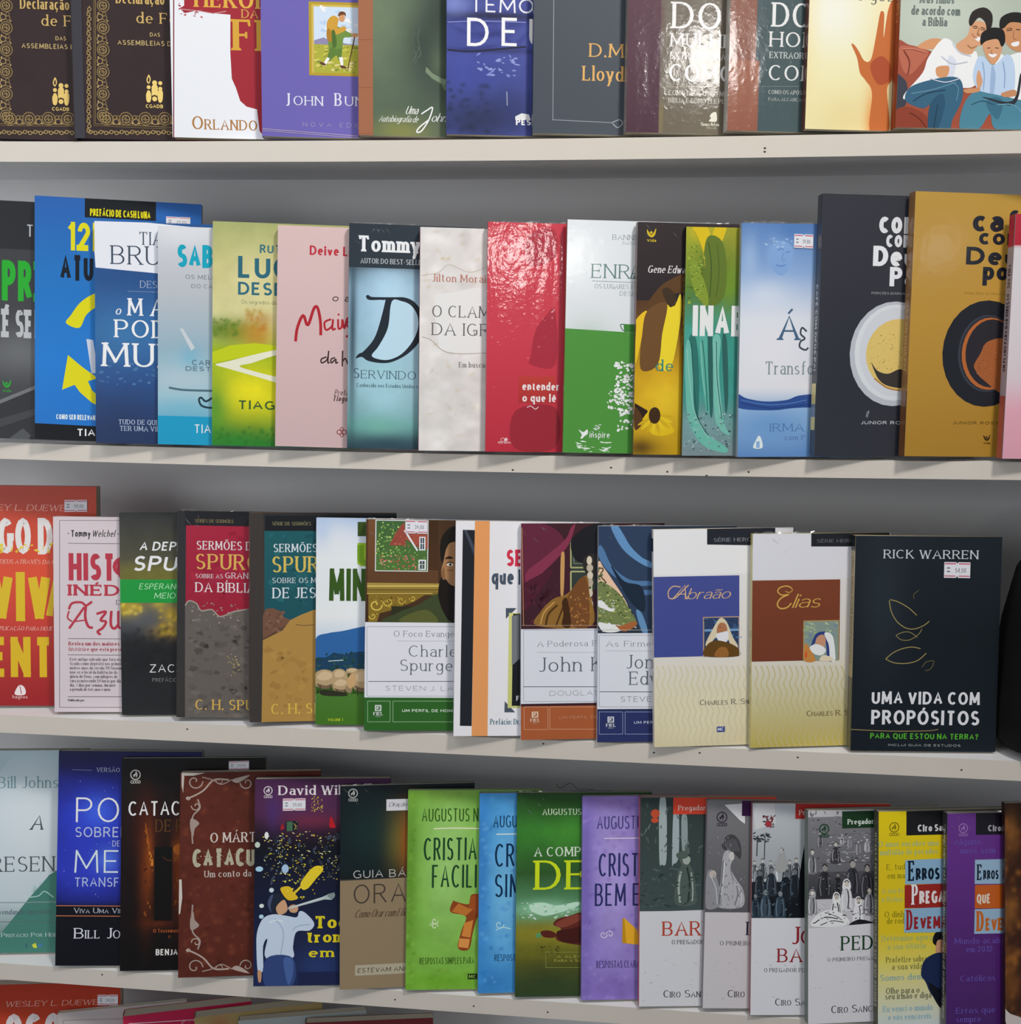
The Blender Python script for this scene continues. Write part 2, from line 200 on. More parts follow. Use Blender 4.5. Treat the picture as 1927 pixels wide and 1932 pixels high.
class MB:
    """collects coloured faces for one mesh"""
    def __init__(s): s.v = []; s.f = []; s.c = []; s.m = []
    def face(s, pts, cols, mi=0):
        b = len(s.v); s.v += pts; s.f.append(tuple(range(b, b+len(pts)))); s.m.append(mi)
        s.c += [cols]*len(pts) if isinstance(cols[0], float) else cols
    def box(s, x0, x1, y0, y1, z0, z1, col=(.5, .5, .5), mi=0, skip=''):
        b = len(s.v); s.v += [(x, y, z) for x in (x0, x1) for y in (y0, y1) for z in (z0, z1)]
        for nm, q in (('l', (0, 1, 3, 2)), ('r', (4, 6, 7, 5)), ('f', (0, 4, 5, 1)), ('b', (2, 3, 7, 6)), ('d', (0, 2, 6, 4)), ('u', (1, 5, 7, 3))):
            if nm in skip: continue
            s.f.append(tuple(b+i for i in q)); s.m.append(mi); s.c += [col]*4
    def build(s, name, mats, parent=None):
        me = bpy.data.meshes.new(name); me.from_pydata(s.v, [], s.f); me.validate(clean_customdata=False)
        for m in (mats if isinstance(mats, (list, tuple)) else [mats]): me.materials.append(m)
        if len(me.polygons) == len(s.f):
            if any(s.m): me.polygons.foreach_set('material_index', s.m)
            a = me.color_attributes.new('Col', 'FLOAT_COLOR', 'CORNER')
            c = np.ones((len(s.c), 4), dtype=np.float32); c[:, :3] = np.array(s.c, dtype=np.float32); a.data.foreach_set('color', c.ravel())
        else: print('mesh changed by validate', name)
        o = bpy.data.objects.new(name, me); COL.objects.link(o)
        if parent: o.parent = parent
        return o

def tag(o, label, cat, group=None):
    o['label'] = label; o['category'] = cat
    if group: o['group'] = group
def empty(name, mw, label, cat, group=None):
    o = bpy.data.objects.new(name, None); o.empty_display_size = .02; COL.objects.link(o); o.matrix_world = mw; tag(o, label, cat, group); return o

def clip(poly, x0, z0, x1, z1):
    for ax, lim, sg in ((0, x0, 1), (0, x1, -1), (1, z0, 1), (1, z1, -1)):
        out = []
        n = len(poly)
        if n < 3: return []
        if all((p[ax]-lim)*sg >= 0 for p in poly): continue
        for i in range(n):
            a, b = poly[i], poly[(i+1) % n]
            da, db = (a[ax]-lim)*sg, (b[ax]-lim)*sg
            if da >= 0: out.append(a)
            if (da > 0 and db < 0) or (da < 0 and db > 0):
                t = da/(da-db); out.append((a[0]+(b[0]-a[0])*t, a[1]+(b[1]-a[1])*t))
        poly = out
    o = []
    for p in poly:
        if not o or abs(p[0]-o[-1][0])+abs(p[1]-o[-1][1]) > 1e-4: o.append(p)
    if len(o) > 2 and abs(o[0][0]-o[-1][0])+abs(o[0][1]-o[-1][1]) < 1e-4: o.pop()
    return o if len(o) > 2 else []

def spline(P, closed, k=5):
    n = len(P); out = []
    for i in range(n if closed else n-1):
        p0 = P[(i-1) % n] if closed or i else P[0]; p1 = P[i]; p2 = P[(i+1) % n]; p3 = P[(i+2) % n] if closed or i+2 < n else P[-1]
        for j in range(k):
            t = j/k; out.append(tuple(.5*((2*p1[a])+(-p0[a]+p2[a])*t+(2*p0[a]-5*p1[a]+4*p2[a]-p3[a])*t*t+(-p0[a]+3*p1[a]-3*p2[a]+p3[a])*t**3) for a in (0, 1)))
    if not closed: out.append(P[-1])
    return out

def pairs(t): return [(t[i], t[i+1]) for i in range(0, len(t), 2)]

# ---------------------------------------------------------------- lettering
# Stroke skeletons (cap height 100).  Tokens: "x,y" point, "@cx,cy,rx,ry,a0,a1" arc, ".x,y" dot, "|" next stroke.
GL = {
'A':(70,"0,0 35,100 70,0|13,36 57,36"),'B':(58,"0,0 0,100|0,100 28,100 @28,75.5,24,24.5,90,-90 0,51|0,51 30,51 @30,25.5,27,25.5,90,-90 0,0"),
'C':(66,"@36,50,36,50,48,312"),'D':(68,"0,0 0,100|0,100 26,100 @26,50,42,50,90,-90 0,0"),
'E':(50,"0,0 0,100|0,100 50,100|0,52 42,52|0,0 50,0"),'F':(48,"0,0 0,100|0,100 48,100|0,50 40,50"),
'G':(70,"@36,50,36,50,48,300|46,46 68,46|68,46 68,8 52,2"),'H':(66,"0,0 0,100|66,0 66,100|0,51 66,51"),'I':(0,"0,0 0,100"),
'J':(30,"30,100 30,22 @12,22,18,22,0,-130"),'K':(60,"0,0 0,100|55,100 0,42|19,60 60,0"),'L':(48,"0,0 0,100|0,0 48,0"),
'M':(82,"0,0 4,100|4,100 41,18|41,18 78,100|78,100 82,0"),'N':(64,"0,0 0,100|0,100 64,0|64,0 64,100"),'O':(74,"@37,50,37,50,90,450"),
'P':(54,"0,0 0,100|0,100 28,100 @28,74,26,26,90,-90 0,48"),'Q':(74,"@37,50,37,50,90,450|46,20 76,-8"),
'R':(60,"0,0 0,100|0,100 28,100 @28,75,25,25,90,-90 0,50|27,50 60,0"),'S':(52,"@26,75,23,25,32,270 @26,25,26,25,90,-148"),
'T':(60,"30,0 30,100|0,100 60,100"),'U':(60,"0,100 0,31 @30,31,30,31,180,360 60,100"),'V':(66,"0,100 33,0|33,0 66,100"),
'W':(96,"0,100 25,0|25,0 48,92|48,92 71,0|71,0 96,100"),'X':(62,"2,100 62,0|0,0 60,100"),'Y':(62,"0,100 31,46|31,46 62,100|31,46 31,0"),
'Z':(58,"2,100 56,100|56,100 0,0|0,0 58,0"),
'a':(40,"3,55 @21,47,19,19,140,0 40,0|40,40 22,39 @20,19.5,19,19.5,90,270 40,9"),'b':(46,"0,0 0,105|@23,33,23,33,180,540"),
'c':(42,"@24,33,24,33,48,312"),'d':(46,"46,0 46,105|@23,33,23,33,0,360"),'e':(46,"1,35 45,35 @23,33,22.5,33,2,312"),
'f':(30,"34,100 @26,82,14,22,60,180 12,0|0,66 28,66"),'g':(44,"@22,35,22,31,0,360|44,66 44,-8 @23,-8,21,22,0,-150"),
'h':(40,"0,0 0,105|0,40 @20,40,20,26,180,0 40,0"),'i':(0,"0,0 0,66|.0,94"),'j':(10,"10,66 10,-12 @-4,-12,14,18,0,-110|.10,94"),
'k':(40,"0,0 0,105|36,66 0,26|13,38 40,0"),'l':(0,"0,0 0,105"),'m':(70,"0,0 0,66|0,42 @17.5,42,17.5,24,180,0 35,0|35,42 @52.5,42,17.5,24,180,0 70,0"),
'n':(40,"0,0 0,66|0,40 @20,40,20,26,180,0 40,0"),'o':(48,"@24,33,24,33,90,450"),'p':(46,"0,-32 0,66|@23,33,23,33,180,540"),
'q':(46,"46,-32 46,66|@23,33,23,33,0,360"),'r':(26,"0,0 0,66|0,38 @18,38,18,28,180,55"),'s':(36,"@18,49,16,17,35,270 @18,16,18,16,90,-148"),
't':(30,"12,88 12,16 @27,16,15,16,180,300|0,66 30,66"),'u':(40,"0,66 0,24 @20,24,20,24,180,360 40,66|40,66 40,0"),
'v':(44,"0,66 22,0|22,0 44,66"),'w':(68,"0,66 18,0|18,0 34,62|34,62 50,0|50,0 68,66"),'x':(42,"1,66 42,0|0,0 41,66"),
'y':(44,"0,66 22,0|44,66 22,0 10,-30 0,-32"),'z':(38,"1,66 37,66|37,66 0,0|0,0 38,0"),
'0':(54,"@27,50,27,50,90,450"),'1':(20,"0,80 20,100|20,100 20,0"),'2':(54,"2,72 @27,73,25,27,165,-20 0,0|0,0 54,0"),
'3':(50,"@24,76,22,24,150,-90|24,52 @24,26,26,26,90,-150"),'4':(58,"44,0 44,100|44,100 0,30|0,30 58,30"),'5':(50,"46,100 6,100|6,100 3,56|3,56 @24,31,26,31,130,-145"),
'6':(52,"44,96 @40,34,40,64,100,180|@26,31,26,31,0,360"),'7':(50,"0,100 50,100|50,100 16,0"),'8':(52,"@26,76,22,24,90,450|@26,26,26,26,90,450"),'9':(52,"@26,69,26,31,0,360|52,69 @12,66,40,66,0,-70"),
'.':(0,".0,3"),',':(2,"3,6 -3,-14"),':':(0,".0,8|.0,55"),'-':(28,"0,36 28,36"),'?':(44,"2,78 @22,77,20,23,165,-60 22,48 22,30|.22,3"),'!':(0,"0,28 0,100|.0,3"),'ʼ':(0,"0,100 -2,80"),' ':(22,""),
}
ACC = {'Á':'A´','É':'E´','Í':'I´','Ó':'O´','Ú':'U´','Ã':'A~','Õ':'O~','Ê':'E^','Ç':'C,','Â':'A^','Ô':'O^','á':'a´','é':'e´','í':'i´','ó':'o´','ú':'u´','ã':'a~','õ':'o~','ê':'e^','ç':'c,','â':'a^','ô':'o^'}
# style: vertical stem, horizontal stem, serif length (0 = none), letter gap, slant
FONT = {'S':(15,7,1.0,17,0),'s':(10.5,5.5,1.0,18,0),'Sb':(21,8,1.0,16,0),'Si':(14,6.5,.6,13,.22),'Sk':(27,14,1.1,15,0),
        'N':(12.5,11,0,18,0),'Nl':(8,7,0,20,0),'Nb':(20,17,0,17,0),'Nh':(27,21,0,15,0),'Ni':(12,10,0,16,.2),'Nbi':(19,16,0,16,.2),
        'H':(9,8,0,20,0),'C':(11.5,5,0,6,.42),'Hb':(14,12,0,16,.12)}

def glyph_strokes(path):
    out = []
    for st in path.split('|'):
        pts = []
        for tok in st.split():
            if tok[0] == '.':
                out.append(('dot', [tuple(map(float, tok[1:].split(',')))], None)); continue
            if tok[0] == '@':
                cx, cy, rx, ry, a0, a1 = map(float, tok[1:].split(','))
                n = max(4, int(abs(a1-a0)/22))
                for i in range(n+1):
                    a = math.radians(a0+(a1-a0)*i/n)
                    p = (cx+rx*math.cos(a), cy+ry*math.sin(a))
                    if pts and abs(pts[-1][0]-p[0])+abs(pts[-1][1]-p[1]) < .8: continue
                    pts.append(p)
            else:
                p = tuple(map(float, tok.split(',')))
                if not pts or abs(pts[-1][0]-p[0])+abs(pts[-1][1]-p[1]) > .8: pts.append(p)
        if len(pts) > 1: out.append(('arc' if '@' in st else 'seg', pts, None))
    return out

def ribbon(pts, half, closed=False):
    """quads of a stroke; half = list of half widths"""
    n = len(pts); L = []; Rr = []
    for i in range(n):
        if closed: a, b = pts[i-1], pts[(i+1) % n]
        else: a, b = pts[max(i-1, 0)], pts[min(i+1, n-1)]
        dx, dy = b[0]-a[0], b[1]-a[1]; d = math.hypot(dx, dy) or 1e-9
        nx, ny = -dy/d*half[i], dx/d*half[i]
        L.append((pts[i][0]+nx, pts[i][1]+ny)); Rr.append((pts[i][0]-nx, pts[i][1]-ny))
    m = n if closed else n-1
    return [[L[i], Rr[i], Rr[(i+1) % n], L[(i+1) % n]] for i in range(m)]

def text_polys(txt, style, width, cap):
    """flat polygons of a line of lettering, lower-left at 0,0.  '|' in txt marks where `width` ends."""
    tv, th, sf, gap, sl = FONT[style]
    mark = txt.find('|'); txt = txt.replace('|', '')
    # natural advances; the skeleton is squeezed so the line takes `width`
    cells = []; x = 0.0; nat_w = nat_g = 0.0; end = None
    for i, ch in enumerate(txt):
        base, acc = (ACC[ch][0], ACC[ch][1]) if ch in ACC else (ch, '')
        if base not in GL: base = '-'
        w, path = GL[base]
        cells.append((base, acc, w, path))
    stop = len(cells) if mark < 0 else mark
    fixed = sum(tv for c in cells[:stop] if c[0] != ' ')
    flex = sum(c[2]+gap for c in cells[:stop]) - gap
    k = 1.0
    wide = sum(1.9 if c[0] == 'm' else 1.5 if c[0] in 'MWw' else 1.15 if c[0] in 'HNU' else .45 if c[0] in 'Iil. ' else 1 for c in cells[:stop])
    if width and tv > 15:
        t2 = min(tv, .37*width/cap*100/max(wide, .5)); fixed *= t2/tv; tv = t2
    if width: k = max(.18, (width/cap*100-fixed)/max(flex, 1e-6))
    polys = []; x = 0.0
    def put(P): polys.append([((px+py*sl)*cap/100, py*cap/100) for px, py in P])
    for base, acc, w, path in cells:
        if base == ' ': x += (w+gap)*k; continue
        ox = x+tv/2
        def T(p):
            y = p[1]
            if y >= 0: y = th/2+y*(100-th)/100
            return (ox+p[0]*k, y)
        strokes = glyph_strokes(path)
        if acc:
            cx = w/2; up = 112 if base.isupper() else 78
            if base == 'i': strokes = [s for s in strokes if s[0] != 'dot']
            if acc == '´': strokes.append(('acc', [(cx-4, up), (cx+12, up+20)], None))
            if acc == '^': strokes.append(('acc', [(cx-14, up), (cx, up+16), (cx+14, up)], None))
            if acc == '~': strokes.append(('acc', [(cx-20, up+2), (cx-9, up+11), (cx+9, up+4), (cx+20, up+13)], None))
            if acc == ',': strokes.append(('acc', [(cx+4, -2), (cx, -16), (cx-9, -20)], None))
        ends = {}
        for kind, pts, _ in strokes:
            if kind in ('seg', 'arc'):
                for p in (pts[0], pts[-1]): ends[(round(p[0]), round(p[1]))] = ends.get((round(p[0]), round(p[1])), 0)+1
        for kind, pts, _ in strokes:
            if kind == 'dot':
                c = T(pts[0]); r = max(tv, th)*.62
                put([(c[0]+r*math.cos(a*.785), c[1]+r*math.sin(a*.785)) for a in range(8)]); continue
            q = [T(p) for p in pts]; hw = []
            closed = math.hypot(pts[0][0]-pts[-1][0], pts[0][1]-pts[-1][1]) < 1.5 and len(pts) > 5
            if closed: q = q[:-1]
            for i in range(len(q)):
                a, b = (q[i-1], q[(i+1) % len(q)]) if closed else (q[max(i-1, 0)], q[min(i+1, len(q)-1)])
                dx, dy = b[0]-a[0], b[1]-a[1]; d = math.hypot(dx, dy) or 1e-9
                s = abs(dy)/d
                wd = th+(tv-th)*s**1.6
                if kind == 'seg' and sf and len(pts) == 2 and abs(dx) > .14*abs(dy) and abs(dy) > .3*abs(dx) and dx*dy > 0: wd = th*1.15+.1*tv
                if kind == 'acc': wd = (tv+th)/2*.8
                hw.append(wd/2)
            if kind == 'seg' and len(q) == 2:      # lengthen where strokes meet so corners close
                (ax, ay), (bx, by) = q; d = math.hypot(bx-ax, by-ay) or 1e-9
                ux, uy = (bx-ax)/d, (by-ay)/d
                diag = abs(ux) > .14 and abs(uy) > .3
                ea = hw[0]*(.55 if diag else 1) if ends.get((round(pts[0][0]), round(pts[0][1])), 0) > 1 else 0
                eb = hw[1]*(.55 if diag else 1) if ends.get((round(pts[1][0]), round(pts[1][1])), 0) > 1 else 0
                vert = abs(uy) > .8
                for e, p in ((0, pts[0]), (1, pts[1])):     # stems reach the true cap line and base line
                    if vert and (abs(p[1]) < 1 or p[1] >= 66) and not diag:
                        if e == 0: ea = th/2
                        else: eb = th/2
                q = [(ax-ux*ea, ay-uy*ea), (bx+ux*eb, by+uy*eb)]
            for P in ribbon(q, hw, closed): put(P)
            if sf and kind in ('seg', 'arc') and not closed:
                for e in (0, -1):
                    p = pts[e]; o = pts[1] if e == 0 else pts[-2]
                    if ends.get((round(p[0]), round(p[1])), 0) > 1 and abs(p[0]-o[0]) > .3*abs(p[1]-o[1]): continue
                    dy, dx = abs(p[1]-o[1]), abs(p[0]-o[0])
                    c = T(p)
                    if dy > 1.2*dx and (abs(p[1]) < 1 or p[1] >= 66 or p[1] < -25):
                        yb = c[1]-th/2; L = (tv*.55+(4*sf+3)*min(1, max(.45, k)))
                        l, r_ = L, L
                        if p[1] in (66, 105) : r_ = tv/2
                        top = p[1] > 50
                        put([(c[0]-l, yb), (c[0]+r_, yb), (c[0]+r_*.8, yb+th), (c[0]-l*.8, yb+th)] if not top else [(c[0]-l*.9, yb), (c[0]+r_*.9, yb), (c[0]+r_, yb+th), (c[0]-l, yb+th)])
                    elif dx > 2*dy and base in 'EFLTZG' and p[0] not in (0,) or (base in 'TZ' and dx > 2*dy):
                        s = 1 if p[1] < 20 else -1
                        if abs(p[1]-51) < 3: s = 0
                        h = 17; t2 = th*.6+1
                        if s: put([(c[0]-t2, c[1]-s*th/2), (c[0]+t2*.6, c[1]-s*th/2), (c[0]+t2, c[1]+s*h), (c[0]-t2*.4, c[1]+s*h)])
                        else: put([(c[0]-t2, c[1]-h*.6), (c[0]+t2*.3, c[1]-h*.6), (c[0]+t2*.3, c[1]+h*.6), (c[0]-t2, c[1]+h*.6)])
        x += tv+(w+gap)*k
    return polys

# ---------------------------------------------------------------- printing on a cover
def small_caps(it):
    """a line set in capitals and small capitals; '|' marks where the width ends"""
    _, c, st, s, x, z, w, h = it; c = srgb(c); n = s.find('|'); s = s.replace('|', ''); n = len(s) if n < 0 else n
    unit = lambda ch: {'I': .34, 'L': .8, 'J': .6, 'M': 1.3, 'W': 1.4, '.': .3}.get(ch, 1.0)
    pos = []; cur = 0.0; end = 1.0
    for i, ch in enumerate(s):
        first = i == 0 or s[i-1] == ' '
        u = .55 if ch == ' ' else unit(ch)*(1.12 if first else .84)
        pos.append((cur, u, first)); cur += u
        if i == n-1: end = cur
    f = w/(end-.12); out = []; i = 0
    while i < len(s):
        if s[i] == ' ': i += 1; continue
        j = i+1
        if not pos[i][2]:
            while j < len(s) and s[j] != ' ': j += 1
        wd = (pos[j-1][0]+pos[j-1][1]-.13-pos[i][0])*f
        for P in text_polys(s[i:j], st, wd, h*(1 if pos[i][2] else .78)): out.append(([(x+pos[i][0]*f+a, z+b) for a, b in P], c))
        i = j
    return out

def art_polys(it):
    """flat polygons [(points mm, colour or per-point colours)] of one printed shape"""
    k = it[0]; c = it[1]
    if k == 't':
        _, c, st, s, x, z, w, h = it; c = srgb(c)
        return [([(x+a, z+b) for a, b in P], c) for P in text_polys(s, st, w, h)]
    if k == 'c': return small_caps(it)
    if k == 'd':
        _, cs, x0, z0, x1, z1, n, sz, sd, asp = it; cs = [srgb(q) for q in cs]; rnd = random.Random(sd*77+n); out = []
        for i in range(n):
            x, z = rnd.uniform(x0, x1), rnd.uniform(z0, z1); q = sz*rnd.uniform(.3, .8)*.6; kk = rnd.randint(7, 11); a0 = rnd.random()*6.3; ang = rnd.gauss(0, .35)
            P = []
            for j in range(kk):
                a = a0+j*6.283/kk; r_ = q*rnd.uniform(.45, 1.3); px, pz = r_*math.cos(a)*asp**.5, r_*math.sin(a)/asp**.5
                P.append((x+px*math.cos(ang)-pz*math.sin(ang), z+px*math.sin(ang)+pz*math.cos(ang)))
            out.append((P, rnd.choice(cs)))
        return out
    c = srgb(c)
    if k == 'p': return [(pairs(it[2:]), c)]
    if k == 's': return [(spline(pairs(it[2:]), True), c)]
    if k in 'lk':
        P = pairs(it[3:]); P = spline(P, False) if k == 'k' and len(P) > 2 else P
        return [(q, c) for q in ribbon(P, [it[2]/2]*len(P))]
    if k == 'e':
        _, _, x, z, rx, rz = it; n = 10 if rx < 2 else 28
        return [([(x+rx*math.cos(i*6.2832/n), z+rz*math.sin(i*6.2832/n)) for i in range(n)], c)]
    if k == 'o':
        _, _, x, z, r_, w = it; n = 14
        return [(q, c) for q in ribbon([(x+r_*math.cos(i*6.2832/n), z+r_*math.sin(i*6.2832/n)) for i in range(n)], [w/2]*n, True)]
    if k == 'r':
        x0, z0, x1, z1 = it[2:6]; c2 = srgb(it[6]) if len(it) > 6 else c
        return [([(x0, z0), (x1, z0), (x1, z1), (x0, z1)], [c2, c2, c, c])]
    return []

def value_noise(x, z, s, seed):
    rs = np.random.RandomState(seed); g = rs.rand(64, 64); xi = x/s; zi = z/s
    i, j = np.floor(xi).astype(int), np.floor(zi).astype(int); fx, fz = xi-i, zi-j; fx = fx*fx*(3-2*fx); fz = fz*fz*(3-2*fz)
    G = lambda a, b: g[a % 64, b % 64]
    return (G(i, j)*(1-fx)+G(i+1, j)*fx)*(1-fz)+(G(i, j+1)*(1-fx)+G(i+1, j+1)*fx)*fz

def book_frame(at, turn):
    p, t, r_ = (math.radians(v) for v in turn)
    r = Vector((math.cos(p), math.sin(p), 0)); b = Vector((-math.sin(p), math.cos(p), 0)); z = Vector((0, 0, 1))
    u = z*math.cos(t)+b*math.sin(t); n = b*math.cos(t)-z*math.sin(t)
    c, s = math.cos(r_), math.sin(r_); r, u = r*c-u*s, u*c+r*s
    return Matrix(((r[0], n[0], u[0], at[0]), (r[1], n[1], u[1], at[1]), (r[2], n[2], u[2], at[2]), (0, 0, 0, 1)))

NB = [0]
def book(label, at, turn, size, base, cell, wrap, gloss, art, fade=None, grain=0, hard=0, price=None, slip=None, spine=None, group=None):
    NB[0] += 1; seed = NB[0]
    W, T, H = size; k = .001; rnd = random.Random(seed)
    root = empty('book', book_frame(at, turn), label, 'book', group)
    mat = PRINT[wrap]
    th = 2.2 if hard else .45
    # front cover: printed face as a fine grid, card edges and inner face, then the printed shapes laid on
    nx, nz = max(2, int(W/cell)), max(2, int(H/cell))
    X, Zz = np.meshgrid(np.linspace(0, W, nx+1), np.linspace(0, H, nz+1))
    c = np.empty((nz+1, nx+1, 3)); c[:] = srgb(base)
    if fade:
        zs = np.array([f[0] for f in fade][::-1]); cs = np.array([srgb(f[1]) for f in fade][::-1])
        o = np.argsort(zs)
        for i in range(3): c[..., i] = np.interp(Zz, zs[o], cs[o, i])
    for it in art:
        if it[0] == 'g':
            q = ((X-it[2])/max(it[4], .1))**2+((Zz-it[3])/max(it[5], .1))**2
            w = (np.exp(-q*1.1)*it[6])[..., None]; c = c*(1-w)+np.array(srgb(it[1]))*w
        elif it[0] == 'm':
            r2 = random.Random(it[8]*31+it[6]); cs_ = [np.array(srgb(q)) for q in it[1]]
            for i in range(it[6]):
                q = it[7]*r2.uniform(.5, 1.1)*.6; gx, gz = r2.uniform(it[2], it[4]), r2.uniform(it[3], it[5]); an = r2.gauss(0, .5)
                dx, dz = X-gx, Zz-gz; ux, uz = dx*math.cos(an)+dz*math.sin(an), dz*math.cos(an)-dx*math.sin(an)
                w = (np.exp(-((ux/(q*it[9]**.5))**2+(uz*it[9]**.5/q)**2)*1.2)*.75)[..., None]; c = c*(1-w)+cs_[r2.randrange(len(cs_))]*w
    if grain:
        nse = .5*value_noise(X, Zz, 14, seed)+.3*value_noise(X, Zz, 6, seed+1)+.2*value_noise(X, Zz, 3, seed+2)-.5
        c *= (1+nse*grain*10)[..., None]
    c = np.clip(c, 0, .95)
    mb = MB()
    mb.v = [(x*k, 0.0, z*k) for x, z in zip(X.ravel().tolist(), Zz.ravel().tolist())]
    cl = [tuple(q) for q in c.reshape(-1, 3).tolist()]
    for j in range(nz):
        for i in range(nx):
            a = j*(nx+1)+i; q = (a, a+1, a+nx+2, a+nx+1); mb.f.append(q); mb.m.append(0); mb.c += [cl[t] for t in q]
    edge = tuple(min(.9, v*.5+.35) for v in srgb(base)) if not hard else srgb(base)
    mb.box(0, W*k, 0, th*k, 0, H*k, edge, 0, 'f')
    layer = 0; step = min(.008, .45/max(1, len(art)))
    for it in art:
        if it[0] in 'gm': continue
        layer += 1; y0 = -(.02+step*layer)*k
        for pi, (P, cc) in enumerate(art_polys(it)):
            y = y0-(pi % 8)*step*.11*k
            if not isinstance(cc[0], float):
                mb.face([(min(max(a, 0), W)*k, y, min(max(b, 0), H)*k) for a, b in P], cc); continue
            P = clip(P, 0, 0, W, H)
            if P: mb.face([(a*k, y, b*k) for a, b in P], cc)
    mb.build('front_cover', mat, root)
    # spine
    sc, words_ = spine if spine else (base, ())
    sb = MB(); s3 = srgb(sc); n = 6
    bulge = (1.5 if hard else .35)
    prof = [(-bulge*math.sin(math.pi*i/n)*k, (th*.2+(T-th*.4)*i/n)*k) for i in range(n+1)]
    for i in range(n):
        (xa, ya), (xb, yb) = prof[i], prof[i+1]
        sb.face([(xb, yb, 0.0), (xa, ya, 0.0), (xa, ya, H*k), (xb, yb, H*k)], s3)
        sb.face([(xa, ya, 0.0), (xb, yb, 0.0), (.4*k, yb, 0.0), (.4*k, ya, 0.0)], s3)
        sb.face([(xa, ya, H*k), (.4*k, ya, H*k), (.4*k, yb, H*k), (xb, yb, H*k)], s3)
    sb.face([(.4*k, prof[0][1], 0.0), (.4*k, prof[-1][1], 0.0), (.4*k, prof[-1][1], H*k), (.4*k, prof[0][1], H*k)], s3)
    for li, w in enumerate(words_):
        xo = -(bulge+.03+.02*li)*k
        if w[0] == 'rect':
            z0, z1 = w[2]*H*k, w[3]*H*k
            sb.face([(xo, T*.93*k, z0), (xo, T*.07*k, z0), (xo, T*.07*k, z1), (xo, T*.93*k, z1)], srgb(w[1]))
        else:
            st, s, cc, f0, f1, sg = w; cap = T*.42; ln = (f1-f0)*H; cc = srgb(cc)
            for P in text_polys(s, st, ln, cap):
                if sg > 0: q = [(xo, (T/2+cap/2-b)*k, (f1*H-a)*k) for a, b in P]      # reads downwards
                else: q = [(xo, (T/2-cap/2+b)*k, (f0*H+a)*k) for a, b in P]           # reads upwards
                sb.face(q, cc)
    sb.build('spine', mat, root)
    bb = MB(); bb.box(0, W*k, (T-th)*k, T*k, 0, H*k, s3 if not hard else srgb(base)); bb.build('back_cover', mat, root)
    ins = 3.0 if hard else .35
    pb = MB(); pb.box(.5*k, (W-ins)*k, (th+.02)*k, (T-th-.02)*k, ins*k, (H-ins)*k); pb.build('page_block', PAGES, root)
    if price:
        x0, z0, x1, z1, tx = price; lb = MB(); h = z1-z0; w = x1-x0; y = -.75*k; tl = rnd.uniform(-.03, .05)
        sh = lambda x, z: (x*k, 0, (z-(x-x0)*tl)*k)
        mw = (x0+x1)/2; nt = h*.07
        body = [(x0, z0), (mw-nt, z0), (mw, z0+nt*1.6), (mw+nt, z0), (x1, z0), (x1, z1), (mw+nt, z1), (mw, z1-nt*1.6), (mw-nt, z1), (x0, z1)]
        q = [sh(a, b) for a, b in body]
        for half in ((0, 1, 2, 7, 8, 9), (2, 3, 4, 5, 6, 7)):
            lb.face([(q[i][0], y, q[i][2]) for i in half], (.78, .78, .82))
        for i in range(10):
            a, b = q[i], q[(i+1) % 10]; lb.face([(a[0], y, a[2]), (a[0], 0, a[2]), (b[0], 0, b[2]), (b[0], y, b[2])], (.7, .7, .74))
        for f0, f1 in ((.86, .94), (.08, .15)):
            for xa, xb in ((x0+.3, mw-nt*1.3), (mw+nt*1.3, x1-.3)):
                P = [sh(xa, z0+h*f0), sh(xb, z0+h*f0), sh(xb, z0+h*f1), sh(xa, z0+h*f1)]; lb.face([(a, y-.02*k, b) for a, _, b in P], srgb('c86478'))
        for P in text_polys(tx, 'N', w*.42, h*.30):
            P = [sh(x0+w*.42+a, z0+h*.33+b) for a, b in P]; lb.face([(a, y-.03*k, b) for a, _, b in P], srgb('8a8a94'))
        for f in (.36, .58):
            P = [sh(x0+w*.10, z0+h*f), sh(x0+w*.22, z0+h*f), sh(x0+w*.22, z0+h*f+h*.09), sh(x0+w*.10, z0+h*f+h*.09)]; lb.face([(a, y-.03*k, b) for a, _, b in P], srgb('7c7c8a'))
        o = lb.build('price_label', LABEL, root); o['label'] = 'small white price label with pink rules'
    if slip:
        x0, z0, x1, z1, tx = slip; lb = MB(); y = -.75*k
        lb.box(x0*k, x1*k, y, y+.2*k, z0*k, z1*k, (.72, .70, .74))
        for P in text_polys(tx, 'C', (x1-x0)*.8, (z1-z0)*.4): lb.face([((x0+2+a)*k, y-.03*k, (z0+(z1-z0)*.35+b)*k) for a, b in P], srgb('34343c'))
        o = lb.build('paper_slip', LABEL, root); o['label'] = 'white handwritten paper slip'
    if wrap >= 2:      # loose welded film along the head and at the foot corner
        fm = MB()
        def frill(xa, xb, z, hgt, n):
            P = [(xa+(xb-xa)*i/n, rnd.uniform(.3, T*.5), z) for i in range(n+1)]; Q = [(p[0]+rnd.uniform(-1, 1), p[1]+rnd.uniform(-.3, 1.2), z+hgt*rnd.uniform(.25, 1)) for p in P]
            for i in range(n): fm.face([tuple(v*k for v in q) for q in (P[i], P[i+1], Q[i+1], Q[i])], (.8, .8, .8))
        frill(2, min(W, 55+rnd.random()*30), H+.05, .9+wrap*.5, 16)
